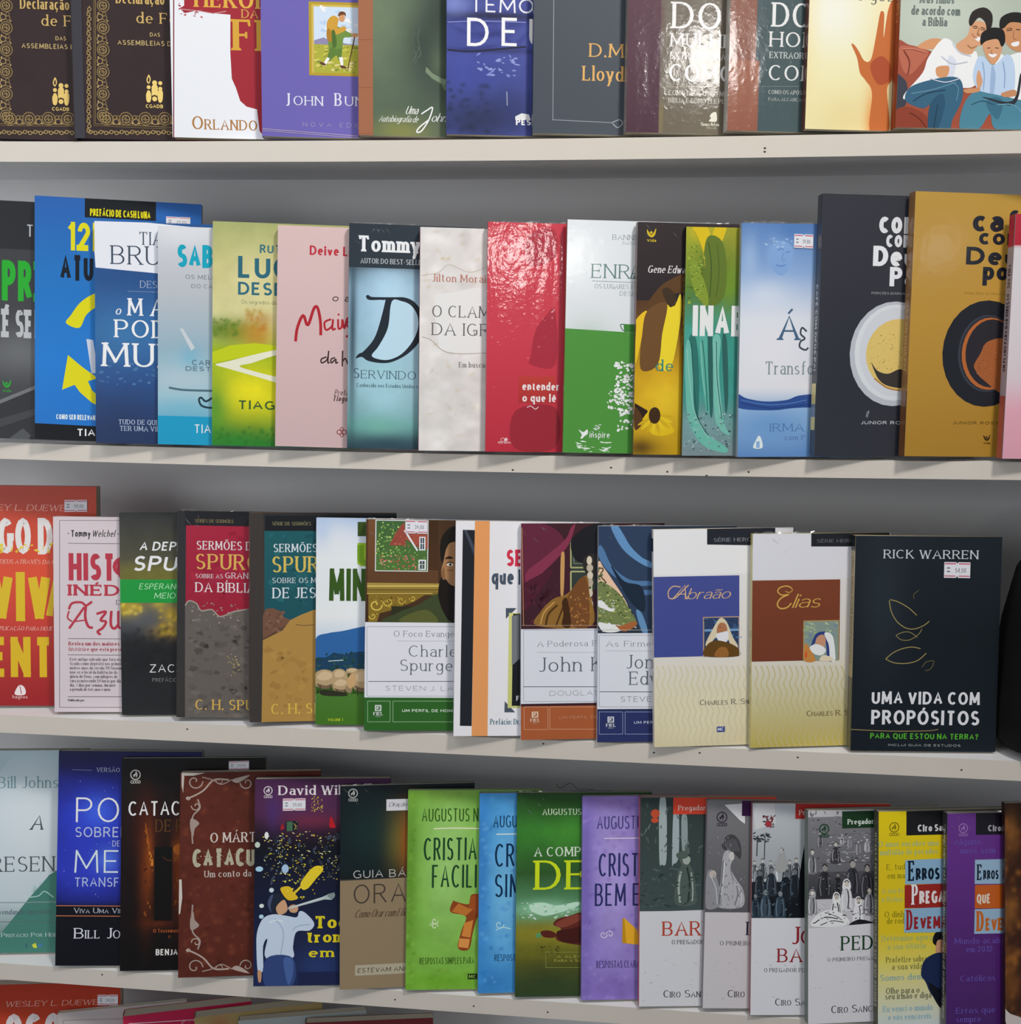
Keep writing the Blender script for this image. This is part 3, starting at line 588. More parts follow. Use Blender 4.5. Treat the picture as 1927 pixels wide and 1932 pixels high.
        for i in range(4):    # pulled puckers at the head corner and foot
            x, z = rnd.uniform(1, 34), (H-rnd.uniform(1, 16) if i < 4 else rnd.uniform(1, 9)); ln = rnd.uniform(4, 11); a = rnd.uniform(.5, 1.1)*(-1 if i < 4 else 1); w = rnd.uniform(.35, .8)
            dx, dz = math.cos(a)*ln, math.sin(a)*ln
            P = [(x, -1.0, z), (x+dx*.5-dz*w/ln, -1.0, z+dz*.5+dx*w/ln), (x+dx, -1.0, z+dz), (x+dx*.5+dz*w/ln, -1.0, z+dz*.5-dx*w/ln)]
            ap = (x+dx*.5, -1.0-w*.9, z+dz*.5)
            if min(p[2] for p in P) < .2 or max(p[2] for p in P) > H-.2: continue
            for j in range(4): fm.face([tuple(v*k for v in q) for q in (P[j], P[(j+1) % 4], ap)], (.8, .8, .8))
        fm.build('plastic_wrap', FILM, root)
    return root

# ---------------------------------------------------------------- bookcase
ZS = (0.1119, -0.1721, -0.4565, -0.7418, -1.0268); TB = (0.0183, 0.0163, 0.0193, 0.0193, 0.0193); DEP = 0.195
XL, XR = -1.0, .86
FL = -1.46
def sag(row, x): return -.003*max(0, 1-((x+.13)/.5)**2) if row in (0, 1) else 0.0
case = empty('bookcase', Matrix.Translation((0, DEP, FL)), 'white bookcase with cream-edged shelves holding rows of overlapping books', 'bookcase')
def rel(o):
    o.parent = case; o.matrix_parent_inverse = Matrix.Translation((0, -DEP, -FL)); return o
bp = MB(); bp.box(XL-.02, XR+.02, DEP, DEP+.012, FL, .62); rel(bp.build('back_panel', BACK))
for x0, x1 in ((XL-.02, XL), (XR, XR+.02)):
    sp = MB(); sp.box(x0, x1, 0, DEP, FL, .62); rel(sp.build('side_panel', BOARD))
for row, z in enumerate(ZS):
    sm = MB(); em = MB(); n = 48; w8 = (.8, .8, .8); tb = TB[row]
    for i in range(n):
        xa, xb = XL+(XR-XL)*i/n, XL+(XR-XL)*(i+1)/n; za, zb = z+sag(row, xa), z+sag(row, xb)
        y0, y1 = 0.0006, DEP
        A = lambda y, q, x: (x, y, q)
        sm.face([A(y0, za, xa), A(y0, zb, xb), A(y1, zb, xb), A(y1, za, xa)], w8)
        sm.face([A(y0, za-tb, xa), A(y1, za-tb, xa), A(y1, zb-tb, xb), A(y0, zb-tb, xb)], w8)
        sm.face([A(y1, za, xa), A(y1, zb, xb), A(y1, zb-tb, xb), A(y1, za-tb, xa)], w8)
        sm.face([A(y0, za-tb, xa), A(y0, zb-tb, xb), A(y0, zb, xb), A(y0, za, xa)], w8)
        em.face([A(0, za-tb, xa), A(0, zb-tb, xb), A(0, zb, xb), A(0, za, xa)], w8)
        em.face([A(0, za, xa), A(0, zb, xb), A(y0, zb, xb), A(y0, za, xa)], w8)
        em.face([A(0, zb-tb, xb), A(0, za-tb, xa), A(y0, za-tb, xa), A(y0, zb-tb, xb)], w8)
    so = rel(sm.build('shelf', BOARD))
    holes = {0: ((.102, -.0105), (.102, -.0135)), 1: ((-.118, -.014), (-.026, -.010), (.026, -.013), (.1, -.012), (.062, -.016)), 2: ((-.45, -.006), (-.087, -.004), (.021, -.008), (.065, -.006), (.158, -.006), (.31, -.011)), 3: ((-.56, -.005), (-.24, -.01), (-.157, -.011), (-.08, -.012))}.get(row, ())
    for hx, hz in holes:
        em.face([(hx+.0011*math.cos(a*.7854), -.00008, z+sag(row, hx)+hz+.0009*math.sin(a*.7854)) for a in range(8)], (.1, .1, .1), 1)
    eb = em.build('edge_band', [EDGE, NAIL]); eb.parent = so

# ---------------------------------------------------------------- books
# 63 books, measured on the photograph; lengths in millimetres on each cover
book(label='dark brown book with gilt lace border, cut off by the edge beside its twin', at=(-0.6131, -0.003, 0.1141), turn=(10.0, 5, 0.75), size=(150, 12.0, 210.0), base=8, cell=2.0, wrap=0, gloss=0.35, grain=0.02, hard=1, spine=(7, ()), group='gilt-bordered dark books on the top shelf',
 art=[
('o',0,19.5,20.7,5.43,0.85),('o',1,19.2,20.7,3.39,0.68),('l',0,0.68,16.1,20.6,22.9,20.8),('l',0,0.68,19.6,24.1,19.4,17.3),('l',0,0.51,17.2,23,21.8,18.4),('o',1,16.8,30.4,2.54,0.68),('o',0,21.2,29.5,2.03,0.68),('o',0,21,32.9,1.69,0.51),('e',1,15,27,1.02,1.01),('e',1,23.5,26.9,0.85,0.85),('e',1,15.6,33.8,0.85,0.84),('o',0,20.2,40.6,5.41,0.85),('o',1,19.9,40.6,3.38,0.68),('l',0,0.68,16.8,40.5,23.6,40.7),('l',0,0.68,20.4,44,20.1,37.3),('l',0,0.51,17.9,42.9,22.5,38.3),('o',1,17.5,50.3,2.53,0.68),('o',0,21.9,49.4,2.03,0.68),('o',0,21.7,52.8,1.69,0.51),('e',1,15.7,46.9,1.02,1.01),('e',1,24.2,46.8,0.85,0.84),('e',1,16.3,53.6,0.85,0.84),('o',0,20.9,60.5,5.4,0.84),('o',1,20.6,60.5,3.37,0.67),('l',0,0.67,17.6,60.4,24.3,60.6),('l',0,0.67,21.1,63.8,20.8,57.1),('l',0,0.51,18.7,62.8,23.2,58.2),('o',1,18.2,70.1,2.53,0.67),('o',0,22.6,69.2,2.02,0.67),('o',0,22.4,72.6,1.68,0.51),
('e',1,16.4,66.7,1.02,1.01),('e',1,24.9,66.6,0.85,0.84),('e',1,17,73.4,0.85,0.84),('o',0,21.6,80.2,5.38,0.84),('o',1,21.3,80.2,3.36,0.67),('l',0,0.67,18.3,80.1,25,80.3),('l',0,0.67,21.8,83.6,21.5,76.9),('l',0,0.5,19.4,82.5,23.9,78),('o',1,18.9,89.8,2.52,0.67),('o',0,23.3,89,2.02,0.67),('o',0,23.1,92.3,1.68,0.5),('e',1,17.1,86.5,1.01,1),('e',1,25.6,86.4,0.85,0.84),('e',1,17.7,93.1,0.84,0.83),('o',0,22.3,99.9,5.37,0.84),('o',1,22,99.9,3.35,0.67),('l',0,0.67,19,99.8,25.7,100),('l',0,0.67,22.5,103.3,22.2,96.6),('l',0,0.5,20.1,102.2,24.6,97.7),('o',1,19.7,109.5,2.51,0.67),('o',0,24,108.6,2.01,0.67),('o',0,23.8,111.9,1.67,0.5),('e',1,17.8,106.1,1.01,1),('e',1,26.3,106,0.84,0.83),('e',1,18.4,112.8,0.84,0.83),('o',0,23,119.5,5.35,0.84),('o',1,22.7,119.5,3.34,0.67),('l',0,0.67,19.7,119.4,26.4,119.6),('l',0,0.67,23.2,122.9,22.9,116.2),('l',0,0.5,20.8,121.8,25.3,117.3),('o',1,20.4,129.1,2.5,0.67),
('o',0,24.7,128.2,2,0.67),('o',0,24.5,131.5,1.67,0.5),('e',1,18.6,125.7,1.01,0.99),('e',1,27,125.6,0.84,0.83),('e',1,19.1,132.3,0.84,0.83),('o',0,23.7,139.1,5.34,0.83),('o',1,23.4,139.1,3.34,0.67),('l',0,0.67,20.4,139,27.1,139.2),('l',0,0.67,23.9,142.4,23.6,135.8),('l',0,0.5,21.5,141.3,26,136.8),('o',1,21.1,148.6,2.5,0.67),('o',0,25.4,147.7,2,0.67),('o',0,25.2,151,1.67,0.5),('e',1,19.3,145.2,1.01,0.99),('e',1,27.6,145.1,0.84,0.83),('e',1,19.8,151.8,0.84,0.82),('o',0,22.5,18.2,5.77,0.85),('o',1,22.5,17.9,3.57,0.68),('l',0,0.68,22.6,21.3,22.4,14.9),('l',0,0.68,19.1,17.5,25.9,17.7),('l',0,0.51,20.3,19.9,24.6,15.3),('o',1,31.3,15.7,2.55,0.68),('o',0,30.4,19.5,1.87,0.68),('o',0,33.1,19.5,1.7,0.51),('e',1,28.5,14.3,1.02,1.02),('e',1,34.3,14.1,1.02,1.02),('o',0,40.2,18.7,5.78,0.85),('o',1,40.2,18.3,3.57,0.68),('l',0,0.68,40.3,21.7,40.1,15.3),('l',0,0.68,36.8,17.9,43.6,18.1),
('l',0,0.51,38.1,20.3,42.3,15.7),('o',1,49,16.2,2.55,0.68),('o',0,48.1,19.9,1.87,0.68),('o',0,50.8,19.9,1.7,0.51),('e',1,46.2,14.8,1.02,1.02),('e',1,52,14.6,1.02,1.02),('o',0,58,19.1,5.79,0.85),('o',1,57.9,18.8,3.58,0.68),('l',0,0.68,58.1,22.2,57.8,15.7),('l',0,0.68,54.5,18.3,61.4,18.5),('l',0,0.51,55.8,20.7,60.1,16.1),('o',1,66.8,16.6,2.56,0.68),('o',0,65.8,20.3,1.87,0.68),('o',0,68.6,20.4,1.7,0.51),('e',1,64,15.2,1.03,1.02),('e',1,69.8,15,1.03,1.02),('o',0,75.7,19.5,5.8,0.85),('o',1,75.7,19.2,3.58,0.68),('l',0,0.68,75.8,22.6,75.6,16.1),('l',0,0.68,72.3,18.8,79.1,18.9),('l',0,0.51,73.6,21.2,77.9,16.5),('o',1,84.6,17,2.56,0.68),('o',0,83.6,20.7,1.88,0.68),('o',0,86.4,20.8,1.71,0.51),('e',1,81.8,15.6,1.03,1.02),('e',1,87.6,15.4,1.03,1.02),('o',0,93.6,20,5.81,0.85),('o',1,93.5,19.6,3.59,0.68),('l',0,0.68,93.6,23,93.5,16.6),('l',0,0.68,90.1,19.2,97,19.4),('l',0,0.51,91.4,21.6,95.7,17),
('o',1,102.4,17.5,2.56,0.68),('o',0,101.5,21.2,1.88,0.68),('o',0,104.2,21.2,1.71,0.51),('e',1,99.6,16,1.03,1.02),('e',1,105.4,15.8,1.03,1.02),('o',0,111.4,20.4,5.81,0.86),('o',1,111.4,20.1,3.59,0.68),('l',0,0.68,111.5,23.5,111.3,17),('l',0,0.68,108,19.6,114.8,19.8),('l',0,0.51,109.2,22,113.6,17.4),('o',1,120.3,17.9,2.57,0.68),('o',0,119.3,21.6,1.88,0.68),('o',0,122.1,21.7,1.71,0.51),('e',1,117.5,16.5,1.03,1.02),('e',1,123.3,16.3,1.03,1.02),('o',0,129.3,20.8,5.82,0.86),('o',1,129.3,20.5,3.6,0.69),('l',0,0.68,129.4,23.9,129.2,17.4),('l',0,0.68,125.8,20.1,132.7,20.2),('l',0,0.51,127.1,22.5,131.5,17.8),('o',1,138.2,18.3,2.57,0.69),('o',0,137.2,22,1.88,0.69),('o',0,140,22.1,1.71,0.51),('e',1,135.4,16.9,1.03,1.02),('e',1,141.3,16.7,1.04,1.02),('o',0,147.2,21.3,5.83,0.86),('o',1,147.2,20.9,3.6,0.69),('l',0,0.69,147.3,24.3,147.1,17.8),('l',0,0.69,143.8,20.5,150.7,20.7),
('l',0,0.51,145,22.9,149.4,18.2),('o',1,156.1,18.7,2.58,0.69),('o',0,155.2,22.5,1.89,0.69),('o',0,157.9,22.5,1.72,0.51),('e',1,153.3,17.3,1.04,1.02),('e',1,159.2,17.1,1.04,1.02),('o',0,165.2,21.7,5.84,0.86),('o',1,165.2,21.3,3.61,0.69),('l',0,0.69,165.2,24.8,165.1,18.3),('l',0,0.69,161.7,20.9,168.6,21.1),('l',0,0.52,163,23.3,167.4,18.7),('o',1,174.1,19.2,2.58,0.69),('o',0,173.2,22.9,1.89,0.69),('o',0,175.9,23,1.72,0.52),('e',1,171.3,17.7,1.04,1.02),('e',1,177.2,17.5,1.04,1.03),('l',0,0.67,17,149.1,12.1,13.4,154.3,15.5),('l',0,0.42,15.7,149.1,10.7,11.7,154.3,13.8),('o',1,5.8,6.8,1.53,0.68),('e',0,5.2,8.9,1.02,1.02),('o',1,6.6,11.3,1.53,0.68),('e',0,6.9,13.3,1.02,1.02),('o',1,6.1,15.7,1.53,0.68),('e',0,5.5,17.7,1.02,1.02),('o',1,6.9,20.1,1.53,0.68),('e',0,7.2,22.1,1.02,1.01),('o',1,6.4,24.4,1.52,0.68),('e',0,5.8,26.5,1.02,1.01),('o',1,7.3,28.8,1.52,0.68),('e',0,7.5,30.9,1.02,1.01),
('o',1,6.7,33.2,1.52,0.68),('e',0,6.1,35.2,1.02,1.01),('o',1,7.6,37.6,1.52,0.68),('e',0,7.8,39.6,1.02,1.01),('o',1,7.1,42,1.52,0.68),('e',0,6.5,44,1.02,1.01),('o',1,7.9,46.4,1.52,0.68),('e',0,8.2,48.4,1.02,1.01),('o',1,7.4,50.7,1.52,0.67),('e',0,6.8,52.7,1.02,1.01),('o',1,8.2,55.1,1.52,0.67),('e',0,8.5,57.1,1.02,1.01),('o',1,7.7,59.5,1.52,0.67),('e',0,7.1,61.4,1.02,1.01),('o',1,8.6,63.8,1.52,0.67),('e',0,8.8,65.8,1.01,1.01),('o',1,8,68.2,1.51,0.67),('e',0,7.4,70.2,1.01,1),('o',1,8.9,72.5,1.51,0.67),('e',0,9.1,74.6,1.01,1),('o',1,8.4,76.9,1.51,0.67),('e',0,7.8,78.9,1.01,1),('o',1,9.2,81.2,1.51,0.67),('e',0,9.4,83.2,1.01,1),('o',1,8.7,85.6,1.51,0.67),('e',0,8.1,87.5,1.01,1),('o',1,9.5,89.9,1.51,0.67),('e',0,9.8,91.9,1.01,1),('o',1,9,94.2,1.51,0.67),('e',0,8.4,96.2,1.01,1),('o',1,9.8,98.6,1.51,0.67),('e',0,10.1,100.6,1.01,1),('o',1,9.3,102.9,1.51,0.67),('e',0,8.7,104.9,1.01,1),
('o',1,10.1,107.2,1.51,0.67),('e',0,10.4,109.2,1.01,1),('o',1,9.6,111.5,1.51,0.67),('e',0,9,113.5,1.01,1),('o',1,10.5,115.9,1.5,0.67),('e',0,10.7,117.9,1.01,1),('o',1,7.4,5.9,1.53,0.68),('e',0,9.8,6.3,1.02,1.02),('o',1,12.2,5.1,1.53,0.68),('e',0,14.6,5.4,1.02,1.02),('o',1,17,6.1,1.53,0.68),('e',0,19.4,6.5,1.02,1.02),('o',1,21.7,5.4,1.53,0.68),('e',0,24.1,5.6,1.02,1.02),('o',1,26.5,6.3,1.53,0.68),('e',0,28.9,6.7,1.02,1.02),('o',1,31.2,5.6,1.53,0.68),('e',0,33.6,5.8,1.02,1.02),('o',1,36.1,6.5,1.53,0.68),('e',0,38.5,6.9,1.02,1.02),('o',1,40.8,5.8,1.53,0.68),('e',0,43.2,6,1.02,1.02),('o',1,45.6,6.8,1.53,0.68),('e',0,48,7.2,1.03,1.02),('o',1,50.4,6,1.53,0.68),('e',0,52.8,6.3,1.03,1.02),('o',1,55.2,7,1.53,0.68),('e',0,57.6,7.4,1.03,1.02),('o',1,59.9,6.3,1.54,0.68),('e',0,62.3,6.5,1.03,1.02),('o',1,64.8,7.2,1.54,0.68),('e',0,67.2,7.6,1.03,1.02),('o',1,69.5,6.5,1.54,0.68),
('e',0,71.9,6.7,1.03,1.02),('o',1,74.3,7.4,1.54,0.68),('e',0,76.8,7.8,1.03,1.02),('o',1,79.1,6.7,1.54,0.68),('e',0,81.5,6.9,1.03,1.02),('o',1,83.9,7.7,1.54,0.68),('e',0,86.4,8.1,1.03,1.02),('o',1,88.7,6.9,1.54,0.68),('e',0,91.1,7.2,1.03,1.02),('o',1,93.6,7.9,1.54,0.68),('e',0,96,8.3,1.03,1.02),('o',1,98.3,7.2,1.54,0.68),('e',0,100.8,7.4,1.03,1.02),('o',1,103.2,8.1,1.54,0.68),('e',0,105.6,8.5,1.03,1.02),('o',1,108,7.4,1.54,0.69),('e',0,110.4,7.6,1.03,1.02),('o',1,112.8,8.3,1.54,0.69),('e',0,115.2,8.7,1.03,1.02),('o',1,117.6,7.6,1.54,0.69),('e',0,120,7.8,1.03,1.02),('o',1,122.4,8.6,1.54,0.69),('e',0,124.9,9,1.03,1.02),('o',1,127.2,7.8,1.54,0.69),('e',0,129.7,8.1,1.03,1.02),('o',1,132.1,8.8,1.54,0.69),('e',0,134.5,9.2,1.04,1.02),('o',1,136.9,8.1,1.55,0.69),('e',0,139.3,8.3,1.04,1.02),('o',1,141.8,9,1.55,0.69),('e',0,144.2,9.4,1.04,1.02),('o',1,146.6,8.3,1.55,0.69),('e',0,149,8.5,1.04,1.03),
('t',2,'S','Declaração',35.4,117.1,44.6,9.96),('t',2,'S','de F|é',54.2,102.5,27.3,9.67),('t',3,'Nb','DAS',66.6,89.8,9.7,3.68),('t',3,'Nb','ASSEMBLEIAS D|E DEUS',35.6,82,48.2,4.52),('e',4,64.7,45.1,1.88,1.86),('e',4,70.3,49.3,2.22,2.19),('e',4,75.4,49.1,1.88,1.86),('e',4,64.6,40.7,1.71,1.69),('e',4,75.3,44.1,1.88,1.86),('s',4,62.5,40,66.6,40.1,66.4,33.5,64.3,31.3,62.3,33.4),('s',4,67.9,46.6,72.6,46.7,72.4,37.6,69.9,34.5,67.6,37.4),('s',4,73.2,42,77.3,42.1,77,34,74.9,31.2,72.9,33.9),('e',5,69.9,35.5,2.9,2.88),('e',4,69.9,34.8,2.22,2.2),('s',4,62.9,51.5,65.1,56.6,66.8,52.3,64.8,48.2),('s',6,63.9,51.5,65,54.6,65.8,51.9,64.9,49.5),('t',4,'Nb','CGADB',61.6,26.5,15.7,3.22),])
book(label='dark brown book with gilt lace border, beside the white and red book', at=(-0.5266, -0.003, 0.1134), turn=(10.0, 5, 0.75), size=(150, 13.0, 210.0), base=8, cell=2.0, wrap=0, gloss=0.35, grain=0.02, hard=1, spine=(7, ()), group='gilt-bordered dark books on the top shelf',
 art=[
('o',0,26.9,20.5,5.4,0.84),('o',1,26.5,20.5,3.37,0.67),('l',0,0.67,23.5,20.4,30.3,20.6),('l',0,0.67,27,23.9,26.8,17.1),('l',0,0.51,24.6,22.8,29.2,18.2),('o',1,24.1,30.1,2.53,0.67),('o',0,28.5,29.2,2.02,0.67),('o',0,28.2,32.6,1.68,0.51),('e',1,22.3,26.8,1.02,1.01),('e',1,30.8,26.6,0.85,0.84),('e',1,22.8,33.5,0.85,0.84),('o',0,27.4,40.3,5.38,0.84),('o',1,27.1,40.2,3.36,0.67),('l',0,0.67,24,40.2,30.8,40.3),('l',0,0.67,27.5,43.6,27.3,36.9),('l',0,0.5,25.1,42.5,29.7,38),('o',1,24.6,49.9,2.52,0.67),('o',0,29,49,2.02,0.67),('o',0,28.7,52.3,1.68,0.5),('e',1,22.8,46.5,1.01,1),('e',1,31.3,46.4,0.85,0.83),('e',1,23.4,53.2,0.84,0.83),('o',0,27.9,59.9,5.37,0.84),('o',1,27.6,59.9,3.35,0.67),('l',0,0.67,24.6,59.8,31.3,60),('l',0,0.67,28,63.3,27.8,56.6),('l',0,0.5,25.6,62.2,30.2,57.7),('o',1,25.2,69.5,2.51,0.67),('o',0,29.5,68.6,2.01,0.67),('o',0,29.3,71.9,1.67,0.5),('e',1,23.4,66.1,1.01,1),
('e',1,31.8,66,0.84,0.83),('e',1,23.9,72.8,0.84,0.83),('o',0,28.5,79.5,5.35,0.84),('o',1,28.1,79.5,3.34,0.67),('l',0,0.67,25.1,79.4,31.8,79.6),('l',0,0.67,28.6,82.8,28.4,76.2),('l',0,0.5,26.2,81.8,30.8,77.3),('o',1,25.7,89.1,2.5,0.67),('o',0,30,88.2,2,0.67),('o',0,29.8,91.5,1.67,0.5),('e',1,23.9,85.7,1.01,0.99),('e',1,32.3,85.6,0.84,0.83),('e',1,24.4,92.3,0.84,0.83),('o',0,29,99.1,5.34,0.83),('o',1,28.7,99.1,3.33,0.67),('l',0,0.67,25.6,99,32.4,99.2),('l',0,0.67,29.1,102.4,28.9,95.8),('l',0,0.5,26.7,101.3,31.3,96.8),('o',1,26.2,108.5,2.5,0.67),('o',0,30.6,107.7,2,0.67),('o',0,30.3,111,1.66,0.5),('e',1,24.5,105.2,1.01,0.99),('e',1,32.9,105.1,0.84,0.83),('e',1,25,111.8,0.84,0.82),('o',0,29.5,118.5,5.32,0.83),('o',1,29.2,118.5,3.32,0.67),('l',0,0.66,26.2,118.4,32.9,118.6),('l',0,0.66,29.6,121.8,29.4,115.2),('l',0,0.5,27.2,120.7,31.8,116.3),('o',1,26.8,128,2.49,0.66),
('o',0,31.1,127.1,1.99,0.66),('o',0,30.8,130.4,1.66,0.5),('e',1,25,124.6,1.01,0.99),('e',1,33.4,124.5,0.84,0.82),('e',1,25.5,131.2,0.84,0.82),('o',0,30,137.9,5.3,0.83),('o',1,29.7,137.9,3.32,0.66),('l',0,0.66,26.7,137.8,33.4,138),('l',0,0.66,30.1,141.2,29.9,134.6),('l',0,0.5,27.8,140.1,32.3,135.7),('o',1,27.3,147.3,2.48,0.66),('o',0,31.6,146.4,1.99,0.66),('o',0,31.4,149.7,1.66,0.5),('e',1,25.5,144,1,0.98),('e',1,33.9,143.9,0.84,0.82),('e',1,26,150.5,0.84,0.82),('o',0,29.9,18.1,5.74,0.84),('o',1,29.9,17.7,3.54,0.68),('l',0,0.67,29.9,21.1,29.8,14.7),('l',0,0.67,26.5,17.3,33.2,17.5),('l',0,0.51,27.7,19.7,32,15.1),('o',1,38.6,15.6,2.53,0.68),('o',0,37.7,19.3,1.86,0.68),('o',0,40.4,19.3,1.69,0.51),('e',1,35.9,14.2,1.02,1.01),('e',1,41.6,14,1.02,1.01),('o',0,47.5,18.5,5.75,0.85),('o',1,47.5,18.1,3.55,0.68),('l',0,0.68,47.6,21.5,47.4,15.1),('l',0,0.68,44.1,17.7,50.9,17.9),
('l',0,0.51,45.4,20.1,49.7,15.5),('o',1,56.3,16,2.54,0.68),('o',0,55.4,19.7,1.86,0.68),('o',0,58.1,19.7,1.69,0.51),('e',1,53.5,14.6,1.02,1.01),('e',1,59.3,14.4,1.02,1.01),('o',0,65.2,18.9,5.75,0.85),('o',1,65.2,18.6,3.55,0.68),('l',0,0.68,65.3,21.9,65.1,15.5),('l',0,0.68,61.8,18.2,68.6,18.3),('l',0,0.51,63,20.5,67.4,15.9),('o',1,74,16.4,2.54,0.68),('o',0,73.1,20.1,1.86,0.68),('o',0,75.8,20.2,1.69,0.51),('e',1,71.2,15,1.02,1.01),('e',1,77,14.8,1.02,1.01),('o',0,82.9,19.3,5.76,0.85),('o',1,82.9,19,3.56,0.68),('l',0,0.68,83,22.4,82.9,16),('l',0,0.68,79.5,18.6,86.3,18.7),('l',0,0.51,80.8,21,85.1,16.4),('o',1,91.8,16.9,2.55,0.68),('o',0,90.8,20.5,1.87,0.68),('o',0,93.5,20.6,1.7,0.51),('e',1,89,15.4,1.03,1.01),('e',1,94.8,15.2,1.03,1.01),('o',0,100.7,19.8,5.77,0.85),('o',1,100.7,19.4,3.57,0.68),('l',0,0.68,100.8,22.8,100.6,16.4),('l',0,0.68,97.3,19,104.1,19.2),
('l',0,0.51,98.5,21.4,102.9,16.8),('o',1,109.5,17.3,2.55,0.68),('o',0,108.6,21,1.87,0.68),('o',0,111.3,21,1.7,0.51),('e',1,106.8,15.9,1.03,1.01),('e',1,112.6,15.7,1.03,1.01),('o',0,118.5,20.2,5.78,0.85),('o',1,118.5,19.9,3.57,0.68),('l',0,0.68,118.5,23.2,118.4,16.8),('l',0,0.68,115.1,19.4,121.9,19.6),('l',0,0.51,116.3,21.8,120.7,17.2),('o',1,127.4,17.7,2.55,0.68),('o',0,126.4,21.4,1.87,0.68),('o',0,129.1,21.5,1.7,0.51),('e',1,124.6,16.3,1.03,1.01),('e',1,130.4,16.1,1.03,1.01),('o',0,136.3,20.6,5.79,0.85),('o',1,136.3,20.3,3.58,0.68),('l',0,0.68,136.4,23.7,136.3,17.2),('l',0,0.68,132.9,19.9,139.7,20),('l',0,0.51,134.1,22.3,138.5,17.6),('o',1,145.2,18.1,2.56,0.68),('o',0,144.2,21.8,1.87,0.68),('o',0,147,21.9,1.7,0.51),('e',1,142.4,16.7,1.03,1.01),('e',1,148.3,16.5,1.03,1.01),('o',0,154.2,21.1,5.8,0.85),('o',1,154.2,20.7,3.58,0.68),('l',0,0.68,154.2,24.1,154.1,17.7),
('l',0,0.68,150.7,20.3,157.6,20.5),('l',0,0.51,152,22.7,156.4,18.1),('o',1,163.1,18.6,2.56,0.68),('o',0,162.1,22.3,1.88,0.68),('o',0,164.9,22.3,1.71,0.51),('e',1,160.3,17.1,1.03,1.02),('e',1,166.2,16.9,1.03,1.02),('o',0,172.1,21.5,5.81,0.85),('o',1,172.1,21.1,3.59,0.68),('l',0,0.68,172.1,24.5,172.1,18.1),('l',0,0.68,168.6,20.7,175.5,20.9),('l',0,0.51,169.9,23.1,174.3,18.5),('o',1,181,19,2.56,0.68),('o',0,180,22.7,1.88,0.68),('o',0,182.8,22.8,1.71,0.51),('e',1,178.3,17.6,1.04,1.02),('e',1,184.1,17.4,1.04,1.02),('l',0,0.66,23.3,147.8,19.6,13.3,161.3,10.2),('l',0,0.41,21.9,147.8,18.2,11.6,161.2,8.5),('o',1,13.3,6.8,1.52,0.68),('e',0,12.7,8.8,1.02,1.01),('o',1,14.1,11.1,1.52,0.67),('e',0,14.3,13.2,1.02,1.01),('o',1,13.5,15.5,1.52,0.67),('e',0,12.9,17.5,1.02,1.01),('o',1,14.3,19.9,1.52,0.67),('e',0,14.6,21.9,1.02,1.01),('o',1,13.8,24.2,1.52,0.67),('e',0,13.2,26.2,1.02,1),
('o',1,14.6,28.6,1.51,0.67),('e',0,14.8,30.6,1.01,1),('o',1,14,32.9,1.51,0.67),('e',0,13.4,34.9,1.01,1),('o',1,14.8,37.3,1.51,0.67),('e',0,15.1,39.3,1.01,1),('o',1,14.3,41.6,1.51,0.67),('e',0,13.7,43.6,1.01,1),('o',1,15.1,45.9,1.51,0.67),('e',0,15.3,47.9,1.01,1),('o',1,14.5,50.3,1.51,0.67),('e',0,13.9,52.2,1.01,1),('o',1,15.3,54.6,1.51,0.67),('e',0,15.5,56.6,1.01,1),('o',1,14.8,58.9,1.51,0.67),('e',0,14.1,60.9,1.01,1),('o',1,15.6,63.3,1.51,0.67),('e',0,15.8,65.3,1.01,1),('o',1,15,67.6,1.51,0.67),('e',0,14.4,69.5,1.01,1),('o',1,15.8,71.9,1.5,0.67),('e',0,16,73.9,1.01,1),('o',1,15.2,76.2,1.5,0.67),('e',0,14.6,78.2,1.01,0.99),('o',1,16,80.5,1.5,0.67),('e',0,16.3,82.5,1.01,0.99),('o',1,15.5,84.8,1.5,0.67),('e',0,14.9,86.8,1.01,0.99),('o',1,16.3,89.1,1.5,0.67),('e',0,16.5,91.1,1.01,0.99),('o',1,15.7,93.4,1.5,0.67),('e',0,15.1,95.4,1.01,0.99),('o',1,16.5,97.7,1.5,0.67),
('e',0,16.8,99.7,1.01,0.99),('o',1,16,102,1.5,0.67),('e',0,15.4,103.9,1.01,0.99),('o',1,16.8,106.3,1.5,0.67),('e',0,17,108.3,1.01,0.99),('o',1,16.2,110.6,1.5,0.67),('e',0,15.6,112.5,1.01,0.99),('o',1,17,114.9,1.5,0.66),('e',0,17.2,116.8,1.01,0.99),('o',1,15,5.8,1.52,0.68),('e',0,17.3,6.2,1.02,1.01),('o',1,19.7,5.1,1.52,0.68),('e',0,22.1,5.3,1.02,1.01),('o',1,24.5,6,1.52,0.68),('e',0,26.8,6.4,1.02,1.01),('o',1,29.2,5.3,1.52,0.68),('e',0,31.6,5.5,1.02,1.01),('o',1,34,6.2,1.52,0.68),('e',0,36.3,6.6,1.02,1.01),('o',1,38.7,5.5,1.52,0.68),('e',0,41.1,5.7,1.02,1.01),('o',1,43.5,6.5,1.52,0.68),('e',0,45.9,6.8,1.02,1.01),('o',1,48.2,5.7,1.52,0.68),('e',0,50.6,5.9,1.02,1.01),('o',1,53,6.7,1.52,0.68),('e',0,55.4,7.1,1.02,1.01),('o',1,57.8,5.9,1.53,0.68),('e',0,60.1,6.2,1.02,1.01),('o',1,62.5,6.9,1.53,0.68),('e',0,64.9,7.3,1.02,1.01),('o',1,67.3,6.2,1.53,0.68),('e',0,69.7,6.4,1.02,1.01),
